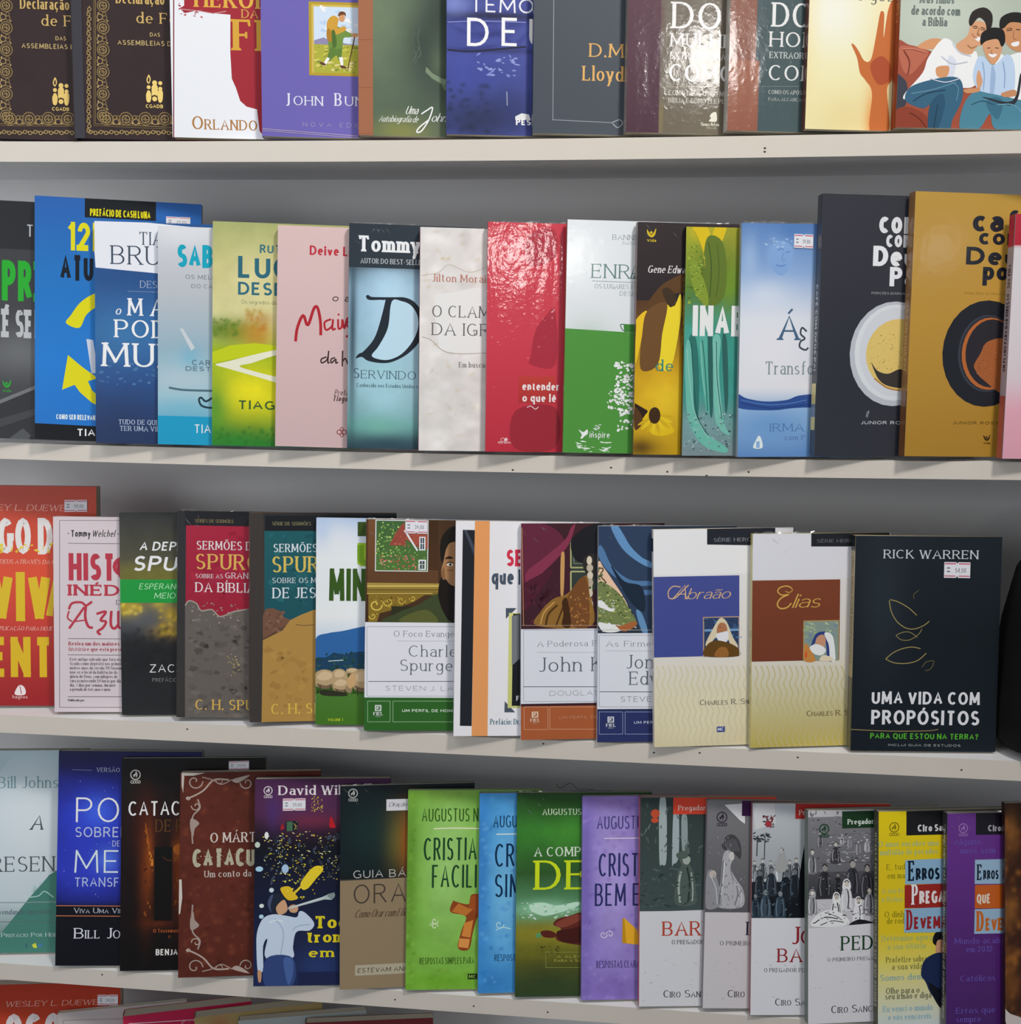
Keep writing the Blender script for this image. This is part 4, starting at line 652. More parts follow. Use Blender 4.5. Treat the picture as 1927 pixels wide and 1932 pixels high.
('o',1,72.1,7.1,1.53,0.68),('e',0,74.5,7.5,1.02,1.01),('o',1,76.9,6.4,1.53,0.68),('e',0,79.2,6.6,1.02,1.01),('o',1,81.7,7.3,1.53,0.68),('e',0,84.1,7.7,1.03,1.01),('o',1,86.4,6.6,1.53,0.68),('e',0,88.8,6.8,1.03,1.01),('o',1,91.2,7.6,1.53,0.68),('e',0,93.6,8,1.03,1.01),('o',1,96,6.8,1.53,0.68),('e',0,98.4,7.1,1.03,1.01),('o',1,100.8,7.8,1.53,0.68),('e',0,103.2,8.2,1.03,1.01),('o',1,105.6,7.1,1.53,0.68),('e',0,108,7.3,1.03,1.01),('o',1,110.4,8,1.53,0.68),('e',0,112.8,8.4,1.03,1.01),('o',1,115.2,7.3,1.53,0.68),('e',0,117.6,7.5,1.03,1.01),('o',1,120,8.2,1.53,0.68),('e',0,122.4,8.6,1.03,1.01),('o',1,124.8,7.5,1.53,0.68),('e',0,127.2,7.7,1.03,1.02),('o',1,129.6,8.5,1.53,0.68),('e',0,132,8.9,1.03,1.02),('o',1,134.4,7.7,1.54,0.68),('e',0,136.8,8,1.03,1.02),('o',1,139.2,8.7,1.54,0.68),('e',0,141.6,9.1,1.03,1.02),('o',1,144,8,1.54,0.68),('e',0,146.4,8.2,1.03,1.02),('o',1,148.9,8.9,1.54,0.68),
('e',0,151.3,9.3,1.03,1.02),('o',1,153.7,8.2,1.54,0.68),('e',0,156.1,8.4,1.03,1.02),('t',2,'S','Declaração',41,120.8,43.8,9.87),('t',2,'S','de F|é',59.1,103.9,28,9.58),('t',3,'Nb','DAS',71,92.3,9.3,3.65),('t',3,'Nb','ASSEMBLEIAS D|E DEUS',41.6,84.2,48.9,4.48),('r',9,0.9,-0.3,10.2,122.9,9),('e',10,68.9,47.2,1.87,1.84),('e',10,74.4,51.3,2.21,2.17),('e',10,79.5,51.1,1.87,1.84),('e',10,68.8,42.8,1.7,1.67),('e',10,79.4,46.1,1.87,1.84),('s',10,66.8,42.1,70.8,42.2,70.7,35.7,68.6,33.4,66.6,35.6),('s',10,72,48.6,76.8,48.7,76.6,39.7,74.1,36.6,71.8,39.5),('s',10,77.3,44,81.4,44.1,81.2,36.1,79.1,33.4,77.2,36),('e',5,74.1,37.6,2.89,2.85),('e',10,74.1,36.9,2.21,2.18),('s',10,67,53.5,69.2,58.5,70.9,54.2,69,50.2),('s',6,68,53.5,69.1,56.5,69.9,53.9,69,51.5),('t',10,'Nb','CGADB',65.9,28.7,15.7,3.19),])
book(label='white book with a torn red shape and gold capitals', at=(-0.432, -0.003, 0.1134), turn=(10.5, 5, 0.75), size=(145, 14.0, 210.0), base=20, cell=2.0, wrap=0, gloss=0.35, spine=(19, ()),
 art=[
('p',11,22.4,140.6,12.9,125.7,12.7,116,8.5,113.4,13.4,109.5,25.2,112.3,36.8,110.2,53.9,109.4,53.3,76.3,54.3,53.2,57.9,45.1,61.6,33.6,67.4,28.7,76.7,26.5,78.7,7.3,84,0.8,85.8,142.7),('l',12,0.66,9.3,112.9,25.2,111.8,38.5,109.9,50.2,112.3),('d',(11, 13),8.4,106.1,52,118.8,30,2.3,3,2.2),('t',14,'Sb','HERÓIS',21.9,115.3,70.4,14.64),('t',15,'S','DA',63.9,107,14.8,7.36),('t',16,'Sb','FÉ',55.7,78.3,39.4,27.24),('c',17,'S','ORLANDO| BOYER',17.8,7.5,58.9,11.64),('l',18,0.98,3.9,136.8,0.9,-1.6),])
book(label='lavender book with a framed drawing of a green-clad walker carrying a pack', at=(-0.3475, -0.003, 0.1134), turn=(10.0, 5, 0.75), size=(150, 13.0, 210.0), base=46, cell=2.0, wrap=0, gloss=0.35, spine=(45, ()),
 art=[
('r',21,42.8,54.5,102.9,118.7),('r',22,45.2,56.8,102.9,116.4),('r',23,47.2,56.9,102.9,114.5),('d',(24, 25),47.4,85.9,99.5,114.4,22,6.6,5,1.6),('p',26,47.4,85.1,55.8,87.8,64.2,84.5,84.3,82.1,84.3,80.4,47.4,77.8),('r',27,47.2,56.9,102.8,81.8),('d',(28, 29, 30, 31),47.2,57.4,99.4,80.9,60,3.3,6,2.2),('d',(32,),53.9,58.4,84.2,66.6,14,3.7,2,2),('s',33,60.9,96.1,67.6,97.9,76,94.1,81,91.8,84.3,90.2,79.3,88.5,73.9,87.5,72.5,78.5,65.8,73.4,60.8,76.5,60,87.9),('s',34,59.6,102.5,64.3,106.9,69.3,104.4,68.4,96.3,74.3,98.1,76,94.9,67.6,90.6,61.2,91.2,58.9,96),('s',35,59.6,96,63.4,92.9,64.2,85.6,60,84.7,58.5,90.3),('e',36,72.3,105.3,2.85,3.57),('s',37,68.7,107,71,110.6,75.2,110.1,76,106.6,74,108.1,70.2,107),('s',38,62.5,79,67.5,78,72.5,78.5,71.8,71.9,72.1,67.1,69.4,68.6,67.1,72.5,61.5,67.6,58.7,69.1),('p',24,61.4,69.7,58.2,64.2,55.7,65.3,59,70.6),('p',24,69.5,70.9,73.2,71,73.5,63.8,71.4,63.8),
('s',39,57,65.3,52.6,66.5,53.3,64.3,57.3,63.4),('s',39,70.8,63.7,74.1,63.5,76.8,61.6,71.8,61.5),('l',40,0.99,84.3,91.9,82.3,82,77.5,60.7),('s',36,81,91.8,86.4,91.9,86.3,89.3,81.6,89.2),('l',32,0.5,76.8,96.5,81,92.6),('s',41,63.4,93.7,66.2,93,67.5,81.6,64.1,79.9),('t',42,'S','J',21.4,27.1,3.7,11.16),('t',42,'S','OHN ',28.5,27.9,30.3,8.21),('t',42,'S','B',65.5,28.2,6.4,11.19),('t',42,'S','U|NYAN',74.8,28.4,7.6,8.23),('t',43,'Nl','N O V A   E D I|Ç Ã O',36.7,9.3,47.3,3.96),('l',44,0.5,0.4,6.5,117.9,0.3),('l',44,0.42,0.4,5,117.9,-1.4),])
book(label='dull green book with a dim portrait and a brick-brown spine strip', at=(-0.2581, -0.003, 0.1134), turn=(10.0, 5, 0.75), size=(150, 13.0, 210.0), base=63, cell=1.6, wrap=0, gloss=0.35, grain=0.02, spine=(62, ()),
 art=[
('g',47,24.5,101.3,46.6,47.9,0.7),('g',48,61.1,76.6,28.5,53,0.8),('g',49,37.8,4.4,26.9,11.4,0.7),('g',50,72.7,109.1,18.4,27.2,0.95),('g',50,76.2,65.6,21.8,35.5,0.9),('g',51,57.8,79.7,10,17.7,0.8),('g',52,72,65.5,7.7,17.8,0.8),('g',48,82.8,86.8,15.1,25.7,0.6),('p',53,60.5,61,66.2,55.3,74.3,51.3,83,49.3,83,44.4,73.8,46.7,65.9,50.8,59.8,56.4),('p',54,73.8,46.7,83,44.4,83.1,38.2,76.3,41.3),('k',55,0.82,50.8,90.8,48.1,84.3,49.8,77.9,47.1,71.3),('k',56,0.82,54.8,94.1,52.8,86,54.4,78,51.1,69.8,52.1,65),('k',57,0.66,48.8,74.6,51.5,70.5,48.8,66.5,51.1,64),('k',57,0.66,52.8,77.9,55.8,73.2,53.5,68.3),('r',58,-0.8,-3,13,164.6),('l',59,0.49,-0.4,82.6,12.8,82.9),('l',59,0.49,-0.6,41.3,12.7,41.6),('l',59,0.5,-0.7,1.1,12.6,1.4),('t',60,'C','Uma',41.5,19.2,11.1,7.18),('t',61,'C','Autobiografia de',17.7,12.1,35.2,5.55),('k',24,1.16,56.2,19.6,61.3,23,66.3,25.5,63,14.8,56.3,4.8,52.1,3.9,54.6,8.1,63,14.8),
('t',24,'C','ohn',64.7,13.2,13.5,7.2),])
book(label='violet blue book with a stormy sea and large white capitals', at=(-0.1784, -0.003, 0.1134), turn=(10.5, 5, 0.75), size=(145, 11.8, 210.0), base=83, cell=1.6, wrap=1, gloss=0.35, grain=0.025, spine=(82, ()),
 art=[
('g',64,37.3,102.4,66.6,3.8,0.95),('g',65,37.5,72.9,50,2.2,0.8),('g',66,7.5,111.8,13.2,9.5,0.9),('g',67,21,51.6,33.3,25.6,0.6),('g',68,31.2,13.2,55.3,21,0.9),('g',69,54.5,26.7,23.5,19.4,0.6),('d',(70, 71),27.7,51.8,64.1,70.5,26,4.3,7,2.4),('m',(72, 73),2.7,73.5,70.5,99.5,18,9.8,8,6),('k',74,1.46,1,72.6,20.9,71.6,47.4,74.5,70.7,77.1),('k',75,0.65,0.9,96.1,30.7,97.9,70.5,97.9),('m',(76, 77),1.3,2.7,37.7,47.2,30,4.9,9,1.5),('t',78,'N','TEMO|R',20.7,105.6,56.4,12.37),('t',24,'N','D',18.2,76.3,19.2,24.21),('t',24,'N','E',48.8,77.2,15,24.26),('t',24,'N','US',73.4,78,27.4,24.3),('p',79,61.7,13.9,61.7,16.8,67.2,19.6,73.9,18.8,75.6,14.3),('t',80,'Nh','PES',62.3,9.4,13.4,5.2),('l',81,0.49,53.9,38,54.4,25.9),])
book(label='slate grey book with a thin ruled frame and gold name lettering', at=(-0.101, -0.003, 0.1134), turn=(10.5, 5, 0.75), size=(150, 12.7, 210.0), base=88, cell=2.0, wrap=1, gloss=0.35, spine=(87, ()),
 art=[
('k',84,0.64,17.2,144.9,17.9,11.9),('k',84,0.65,17.4,11.9,44.1,11.3,70.8,10.7),('k',85,0.82,70.8,10.7,77.5,13.4,80.1,10.2,75.9,6.6,71.2,10),('t',86,'S','D.M|.',49.5,66.6,30.3,11.44),('t',86,'S','Lloyd|',43.8,46.2,36.3,12.44),])
book(label='taupe shrink-wrapped book with a plum strip, large white serif capitals and a gold foot', at=(-0.0188, -0.003, 0.1134), turn=(10.5, 5, 0.75), size=(150, 13.6, 210.0), base=106, cell=1.6, wrap=2, gloss=0.35, spine=(105, ()),
 art=[
('r',89,-0.4,-5.5,28.9,158.6,90),('g',91,0.8,95.6,14.8,46.6,0.8),('g',92,22.1,97.8,9.9,14,0.8),('r',93,32.8,-4.7,96.2,161,94),('g',95,72.4,12.3,50.3,17.5,0.9),('t',96,'S','DO|ZE',38.8,88.9,43.3,22.21),('t',97,'S','MULH|ERES',37.5,73.5,45.1,11.31),('t',98,'S','EXTRAORDIN|ÁRIAS',37.8,63.1,44.1,5.99),('t',99,'S','COM|O',37.2,44.5,42.9,14.53),('l',100,0.4,30.1,39,81.6,40.9),('t',101,'S','COMO DEUS USOU| MULHERES',36.9,32.4,43.6,4.12),('t',101,'S','BÍBLIA E COMO ELE| PODE',37,26.1,42.9,4.13),('s',102,74.3,15.5,76.4,18.2,79.9,18.6,80.4,11.2,73.7,11.1,75.3,13.7),('t',103,'S','Thomas Nelson|',66.2,7,16.7,2.88),('t',104,'S','BRASIL',71.7,4.6,9.2,1.6),])
book(label='book split into a terracotta strip and slate green panel with white serif capitals', at=(0.0687, -0.003, 0.1139), turn=(10.5, 5, 0.75), size=(150, 14.0, 210.0), base=120, cell=1.6, wrap=2, gloss=0.35, spine=(119, ()),
 art=[
('r',107,-0.9,57.5,23.5,155.5,108),('r',109,-0.7,-3.7,26.7,59.1,110),('r',111,28.8,-3,100.7,158.3,112),('g',113,8,90.4,6.5,40.1,0.5),('t',114,'S','DO|ZE',36.9,87.9,33.6,20.14),('t',114,'S','HO|MENS',35.2,71.3,26.9,12.45),('t',115,'S','EXTRAO|RDINÁRIOS',35.5,61.7,25.7,5.3),('t',114,'S','CO|MO',35.2,43.2,26.5,12.83),('l',116,0.4,29.4,37.7,62.5,38.6),('t',117,'S','COMO OS AP|ÓSTOLOS',35.5,31.6,24.2,3.46),('t',118,'S','PARA ALCAN|ÇAR',35.7,25.9,23.9,2.83),])
book(label='cream book with an orange raised open hand', at=(0.135, -0.003, 0.1145), turn=(10.5, 5, 0.75), size=(150, 10.8, 210.0), base=130, cell=1.5, wrap=2, gloss=0.35, spine=(129, ()),
 art=[
('g',121,22.2,98.1,32.8,36.7,0.9),('g',122,37.4,8.5,33.1,23.5,0.5),('g',123,-1.4,75.8,9.8,91.5,0.4),('g',124,60.7,7.5,7.6,23.5,0.95),('g',125,62.6,38.9,9.9,37.3,0.5),('s',126,38.1,71.1,40.7,70.9,44.9,65.6,49.3,58.7,53.8,57.3,56.6,62.1,59.2,77.6,62,97,64.1,99.4,65.9,96.4,66.1,77.8,68.9,99.6,72.6,108.9,76.4,105.9,75.5,81.2,81.7,90.7,85.1,87.7,79.4,68.9,75.6,43.9,71.1,34.4,74.3,-0,57.4,-0.4,58,30.9,51.7,41.7,46.6,47.8,43.5,60.1),('s',127,55.3,54.2,64.8,62.3,73.4,54.8,73.2,42.3,62.6,38.9),('t',128,'S','e gozo',41.5,107.6,39.4,9.2),])
book(label='pale green book picturing a smiling family of three seated on a brown sofa', at=(0.2109, -0.003, 0.1148), turn=(9.0, 5, 0.5), size=(150, 12.5, 210.0), base=178, cell=1.6, wrap=1, gloss=0.35, spine=(176, (('S', 'EDUQUE SEUS FILHOS', 177, 0.42, 0.95, -1),)),
 art=[
('g',131,35.4,90.1,48.5,45.5,0.6),('s',132,-2.3,66.4,8.9,68.2,28.6,63.2,53.3,55.3,86.1,51.3,135,52.2,138.1,-0.6,-0,-2.9),('s',133,0.2,65.7,10.6,67,25.3,63.2,20.9,54.6,10.1,43.6,3.3,49.7),('s',134,-2.9,42.6,5.3,40.5,8.9,32.8,7.9,18.9,-1.5,12.6),('s',135,-1.5,12.6,9.6,17.4,26.2,9.9,28.4,-2.5,-0.9,-3),('s',136,16.2,67.6,26.5,73.4,36.2,73.3,39.7,68.8,30.1,65.2,20.4,65.1),('s',24,25.6,57.8,36.2,72.6,44.3,72.7,56.2,61.5,67.5,63.2,68.8,38.6,57.6,33.7,37.8,39.6,21.9,33.1,7.7,23.6,6.7,28.2,21.3,45.4),('s',137,43.3,59.7,50.1,55.2,47.5,41.3,42.7,39.6),('s',136,33.3,50.3,43.8,51.2,42.5,42.7,34.4,42.6),('s',138,58.7,76.9,62.2,87.6,72.7,87.9,76.5,78.8,73.7,70.3,67.3,67.8,62.7,61.6,52.9,62.9,49.4,69),('s',139,59.4,89.1,62.5,96.8,72.1,100.1,79.2,94.9,79.4,84.9,75.6,80.3,73.5,87.9,67.7,91.6,61.5,84.6),('s',24,65.3,74.7,70.1,75.6,68.7,72.2),('l',140,0.63,63.6,83.1,66.8,82.8),
('l',140,0.63,70.1,82,73.4,81.5),('k',141,0.47,68.2,81.6,67.1,77.8,69.1,77.1),('s',142,7.8,22,10.5,32.9,26.5,39.3,47.4,42.8,55.8,38.3,56.8,24.4,49.2,7.2,46.3,-0.6,28.4,-0.9,30.7,19.3,22.7,16.1),('s',143,29,19.3,38.4,28.7,42.1,19.5,36.5,-0.8,28.4,-0.9),('k',144,0.79,12.4,28.3,30.1,31.7,50.9,38.3),('s',145,83.6,66.6,92.1,60.6,106.6,64,131.2,61.4,133.2,27.4,97.2,26.7,86.6,42),('s',146,88.5,82.1,92.1,89.8,105,91.6,108.3,76.3,107.3,65.6,100,65.4,92.3,71.4),('s',147,86.3,83.6,87.1,92,96.6,96.6,108.1,94.7,110.3,84.1,105.2,87.8,95.4,88.3,90,83.6),('s',24,97.2,71.2,103.6,72.9,103.3,69.5,98.8,68.8),('l',148,0.79,92.6,81.4,97.1,82.2),('l',148,0.79,100.6,82.6,104.2,82.4),('k',149,0.63,98.7,81.5,98.7,75.4,101.4,74.7),('s',150,67.8,57.1,72.6,60.3,82.7,52.8,93.6,62.2,100.5,54.6,101.7,33,93.8,28.2,74.2,29.4,65.4,41.6),('s',151,81.1,52.7,84.8,45.1,84,29.6,80.7,29.5),
('s',152,72.5,67.9,74.2,74.9,86.4,75.1,89.2,68.3,87.3,59,81.9,53.5,76.7,58.8),('s',153,70.8,69.4,70.8,78.6,79.4,83.7,89.3,82.1,91.7,72.9,88.7,68.3,84.8,74.3,75.2,72.6),('s',24,77.7,61.9,85.1,62,81.6,59.2),('l',148,0.63,76.3,66.8,79,67.1),('l',148,0.63,83.2,67.2,86.5,67),('s',154,58.3,19.8,67.6,30.8,80.7,29.5,95.6,26.7,113.9,20.8,115,0.6,87.2,0.1,81.6,12.5,72.4,-0.1,56.1,-0.4),('s',155,77.9,20.2,82.5,26.5,92.5,23.5,88.4,7.9),('s',156,76.8,26.4,100.6,23.7,106,45.5,107.7,44,102.4,20.6,77.7,25.1),('s',152,68.5,44.8,69.9,48.6,72.1,44.8,73.7,38.7,70.7,32.4,68.5,38.6),('s',157,57.7,32.2,70.7,34,70.8,30.9,61.1,29.2),('s',158,90.5,29.7,101.7,33,103.6,28.4,93.9,26.7),('k',159,0.63,68.8,83.2,67.4,78.6,69.4,77.7),('k',160,0.79,62.5,78.5,64.6,76.1,66.9,74.9),('k',161,0.63,62.9,84.3,65.1,84.6,67.1,83.8),('k',161,0.63,69.7,83.5,72,83.3,73.7,82.4),('k',162,0.79,59.1,69.2,62.5,66.8,67.2,68.4),
('k',163,0.95,36.9,59.5,46.9,53.6,59.8,55.4),('k',163,0.79,28,40.9,41.2,38.1,54,41.4),('k',163,0.79,46.1,70.5,52.9,62.9,62.8,60.1),('k',164,0.79,14.3,22.1,25.4,28.5,41.5,31.9),('k',164,0.79,35.5,19.4,34.4,10.1,33.2,-0.2),('k',165,0.79,46,38.2,52.8,33.7,51.7,22.8),('k',166,0.79,72.8,55.6,75,44.9,74.7,32.5),('k',166,0.79,90.7,56,92.9,45.2,92.8,34.4),('k',167,0.8,64.9,19.9,74.5,23.2,84.5,20.3),('k',168,0.8,87.7,20.3,100.8,20.6,109.3,14.5),('k',169,0.63,80.4,65.3,79.6,62.9,81.6,62.3),('k',170,0.63,92.2,82.8,94.7,83.7,97.3,83.2),('k',171,0.94,4.3,63.5,9.6,54.4,8.4,43.6),('k',172,0.94,2.6,64.7,12.3,64.9,23.8,62.1),('k',173,0.95,11.5,12.8,19.8,8.3,26.7,0.6),('t',174,'S','seus filhos',15.4,102.8,30.3,6.68),('t',175,'S','de acordo com',9.4,93.2,41.9,7),('t',175,'S','a Bíblia',19.2,84.3,21.3,6.71),])
book(label='black book with green and white condensed capitals, beside the tall bright blue book', at=(-0.65, -0.014, -0.1655), turn=(10.6, 6, 2.5), size=(150, 10.0, 227.8), base=191, cell=2.0, wrap=0, gloss=0.35, spine=(190, ()),
 art=[
('g',179,44.5,185,57.7,1.5,0.6),('g',180,50.4,84,43.6,23.6,0.75),('r',181,-12.8,182.3,73.1,231.5),('p',182,-13.3,16.2,30.1,37.2,63.5,53.4,63.6,-1.9,-13.4,-4.7),('p',180,15.6,30.7,63.5,52.7,63.5,49,30.1,33.5,15.6,26.2),('p',183,-13.4,4.3,63.6,30.3,63.6,23.6,15.6,5.4),('p',184,38.8,0.2,51.9,10.5,59.3,4,56.3,-2.1),('t',185,'N','TI|',54.8,194.9,9.8,11.33),('t',186,'Nh','PR|E',32.1,133,28.6,38.59),('t',187,'Nh','É SE|R',32.4,97.8,28.9,27.37),('l',188,0.72,31.6,169.9,31.6,133.3),('s',189,32.6,55.5,33.2,56,35,52.7,36.6,51.5,38.7,53.7,40.3,57.1,40.7,56.3,39.5,51.2,36.6,49.2,33.6,51.4),('e',189,36.4,53.6,1.22,1.25),('t',189,'Nb','Vida',32.6,45.1,8.1,2.58),])
book(label='tall bright blue book with yellow circling arrows and a black title block', at=(-0.5815, -0.014, -0.1659), turn=(13.0, 6, 2.5), size=(155, 7.0, 230.8), base=205, cell=2.0, wrap=1, gloss=0.35, fade=((231.8, 200), (159.7, 201), (72.1, 202), (-1.9, 203)), price=(121.9, 208.3, 144.6, 217.5, '39,00'), spine=(204, ()),
 art=[
('r',192,46.1,212.8,112.2,237.6),('t',193,'Nh','PREFÁCIO DE CASH LUNA',50.9,214.5,56.2,6.92),('t',194,'Nh','12|DIAS',30.3,181.1,21,26.87),('t',195,'Nh','ATU|AL',23.5,152.6,30.7,24.36),('s',196,28.9,112,33.2,119.5,41.7,131.6,53.1,140.1,67.4,145.2,81.7,145.8,81.8,133.4,67.4,132.7,56,127.8,47.4,120.1,41.2,107.9),('p',197,47.8,97.6,54.1,96.9,59.1,65.4,52.7,64.8),('p',196,30.7,81.6,44.7,70.1,59.1,60.3,49.3,57.2,53.4,48.2,62,41.1,70.7,36.9,70.7,29.5,53.4,36.3,41.9,46.3,37,53.2,25.3,48.1),('t',198,'Nh','COMO SER RELEVAN|TE EM UM MUNDO',19.8,19.5,36.5,5.04),('p',199,-3.9,15.2,164.3,11.6,164.6,-12.5,-3.9,-11.5),('t',24,'Nb','TIA|GO BRUNET',39.1,4.1,17.3,6.85),])
book(label='navy book with a white name band and white serif title, beside the bright blue book', at=(-0.5198, -0.014, -0.1689), turn=(9.0, 6, 1.5), size=(140, 9.0, 209.7), base=221, cell=2.0, wrap=0, gloss=0.35, fade=((162.3, 216), (104.5, 217), (60.8, 218), (2.0, 219)), grain=0.015, spine=(220, ()),
 art=[
('p',206,-1.9,213.2,127.5,204.4,127.6,159.7,59.5,162.5,0.8,166.4),('g',207,29.2,156.8,37.5,17.3,0.4),('g',208,26.1,104.6,29,26.1,0.55),('g',209,25.5,13.9,58.4,36.8,0.7),('d',(210, 211),5.5,56,60.7,82.3,30,5,4,1.8),('t',212,'s','TIA|GO',41.8,188.8,21.6,12.04),('t',212,'s','BRU|NET',15.5,170.1,45.5,17.51),('t',213,'s','DES|CUBRA',42.5,148.6,15.9,6.64),('l',214,0.43,30.6,145,84.1,144.7),('t',24,'Si','o',18.9,122.7,5.2,8.4),('t',24,'S','M A|IOR',30.8,122.2,33.6,16.21),('t',24,'S','PO|DER',18.5,101.3,32.1,16.84),('t',24,'S','D',53.8,101.3,9.9,16.86),('t',24,'S','MU|NDO',6.5,73.6,48.7,22.43),('t',215,'S','TUDO DE QU|E',21.5,18.5,34.7,4.71),('t',215,'S','TER UMA VI|DA',22.6,12.3,34.4,4.72),])
book(label='pale grey and aqua book with a cup and turquoise title', at=(-0.4579, -0.014, -0.1689), turn=(9.9, 6, 1.75), size=(140, 7.0, 205.1), base=240, cell=1.6, wrap=1, gloss=0.35, fade=((205.4, 235), (148.3, 236), (90.6, 237), (47.1, 238), (3.2, 230)), spine=(239, ()),
 art=[
('g',222,21.6,201.2,37.1,14.2,0.7),('g',223,27.6,79.3,18.7,8.7,0.8),('g',224,30.4,82.3,10.1,13,0.5),('g',225,24.7,63.2,37.6,13.1,0.6),('g',226,24.8,35.5,28.9,8.8,0.5),('p',227,20.3,110.2,23.2,110.3,34.7,92.5,31.2,89.5),('k',228,2.03,10.3,54.1,24.7,52.2,53.6,52.1),('k',229,1.89,50.8,45.3,45,41.9,40.6,45.4,38.6,43.2,40.7,38.1,46.5,36.1,53.7,36),('g',230,24.8,12.1,58.1,13.2,1),('r',231,-4.1,-6.2,68.2,27.2),('t',232,'Nh','SAB|EDORIA',18,167.4,33.2,21.41),('t',233,'N','OS MEL|HORES',25.7,156.8,24.1,4.01),('t',233,'N','DO CA|RÁTER',31.2,148.4,19.8,3.73),('t',234,'Nb','CAR|TAS',31.9,75.9,17.6,5.23),('t',234,'Nb','DEST|INO',25.9,70.5,23.9,4.36),('t',145,'N','TIA|GO',34.1,11.5,15.9,8.21),])
book(label='green and yellow book with a winding path and teal title', at=(-0.4044, -0.014, -0.169), turn=(10.0, 6, 1.75), size=(140, 7.0, 209.4), base=271, cell=1.5, wrap=1, gloss=0.35, fade=((208.1, 264), (162.7, 265), (119.9, 266), (91.1, 267), (47.8, 268), (4.1, 269)), grain=0.02, spine=(270, ()),
 art=[
('g',241,37.9,156.2,28.6,28.5,0.5),('g',242,8.2,109.5,22.9,10,0.95),('g',243,25.4,107.1,20.1,12.9,0.8),('g',244,42.6,106.2,15.8,15.8,0.9),('g',245,48.2,120.8,8.6,5.7,0.5),('m',(246, 247, 248),1.1,103.5,25.3,120.1,40,3.2,4,1),('m',(249, 250),28.2,108.7,51,128,30,3.4,5,1),('p',251,-0.3,87.7,16.8,94.7,39.8,97.5,74.3,94.2,74.4,88.4,31.2,84.3,-0.3,77.6),('s',252,2.9,76.3,14,79.5,48.4,89.1,74.3,94.2,74.3,91.3,54.2,85,37,78.7,25.5,75.5,37.1,71.5,74.6,62.4,74.7,57.3,37.1,67.1,14.1,73),('g',253,37.2,51.2,26,20.3,0.9),('g',254,17.3,1.2,43.4,16,0.95),('g',255,2.7,35.7,12.9,29,0.8),('m',(256, 257, 258),1.4,0,89.6,19,60,3.2,6,1),('t',259,'Nb','RU|TH',43.7,181.5,12.8,7.95),('t',260,'Nb','LU|GAR',23.6,158,30,20.2),('t',261,'Nb','DES|EJADO',23.7,142.3,31.7,11.99),('t',262,'Nl','Os segredos d|o',26.9,133.9,30.1,3.72),('t',263,'Nb','TIAG|O',24.3,34.9,34.6,8.42),])
book(label='plain pink book with red and black brush handwriting', at=(-0.3426, -0.014, -0.1686), turn=(9.9, 6, 2.0), size=(140, 9.0, 205.3), base=282, cell=2.0, wrap=0, gloss=0.35, fade=((207.6, 279), (5.0, 280)), spine=(281, ()),
 art=[
('t',272,'Nb','Deive L|eonardo',29.6,179.1,35.9,8.74),('t',273,'Hb','o a|mor',51.1,137.1,16.3,6.54),('k',274,2.71,17.7,98.6,19.3,111.5,24.5,123.1,28.9,114,34.4,129.8,37.8,130.4,40.6,117.9,41.1,105.1),('k',274,1.86,50.6,120.4,44.6,117.4,45.9,110.3,51.4,114,52.3,120.5,51.9,111.2,55,112),('k',274,1.86,57,120.7,57.6,112.1,60.4,113.6,60.9,120.8),('k',274,1.86,61.3,120.1,62.9,112.3,65.6,121.7,68.5,121.1,65,115.9,70.8,109,64.6,104.5),('e',274,57.4,125,1,1),('k',275,1.29,46.9,85.2,42,82.9,42.7,79.4,47.6,83.1,48.8,91,48.1,80.3,49.8,80.3),('k',275,1.29,54.8,84.8,51.2,83.2,51.6,79.7,55.5,83.4,55.6,79.8,57.7,80.6),('k',275,1.29,61.8,91.5,61.7,76.8),('k',275,1.29,61.9,81.4,64.1,84.4,65.9,81.6,66.8,78.7),('t',276,'Ni','Prefá|cio',54.7,49.5,12.7,5.48),('t',277,'Nbi','Tiago| Brunet',53,44,14.1,5.2),('o',278,59.9,14.9,2.03,0.72),('o',278,64.8,15,2.03,0.72),('o',278,62.2,17.9,1.45,0.58),
('o',278,62.3,12.1,1.45,0.58),])
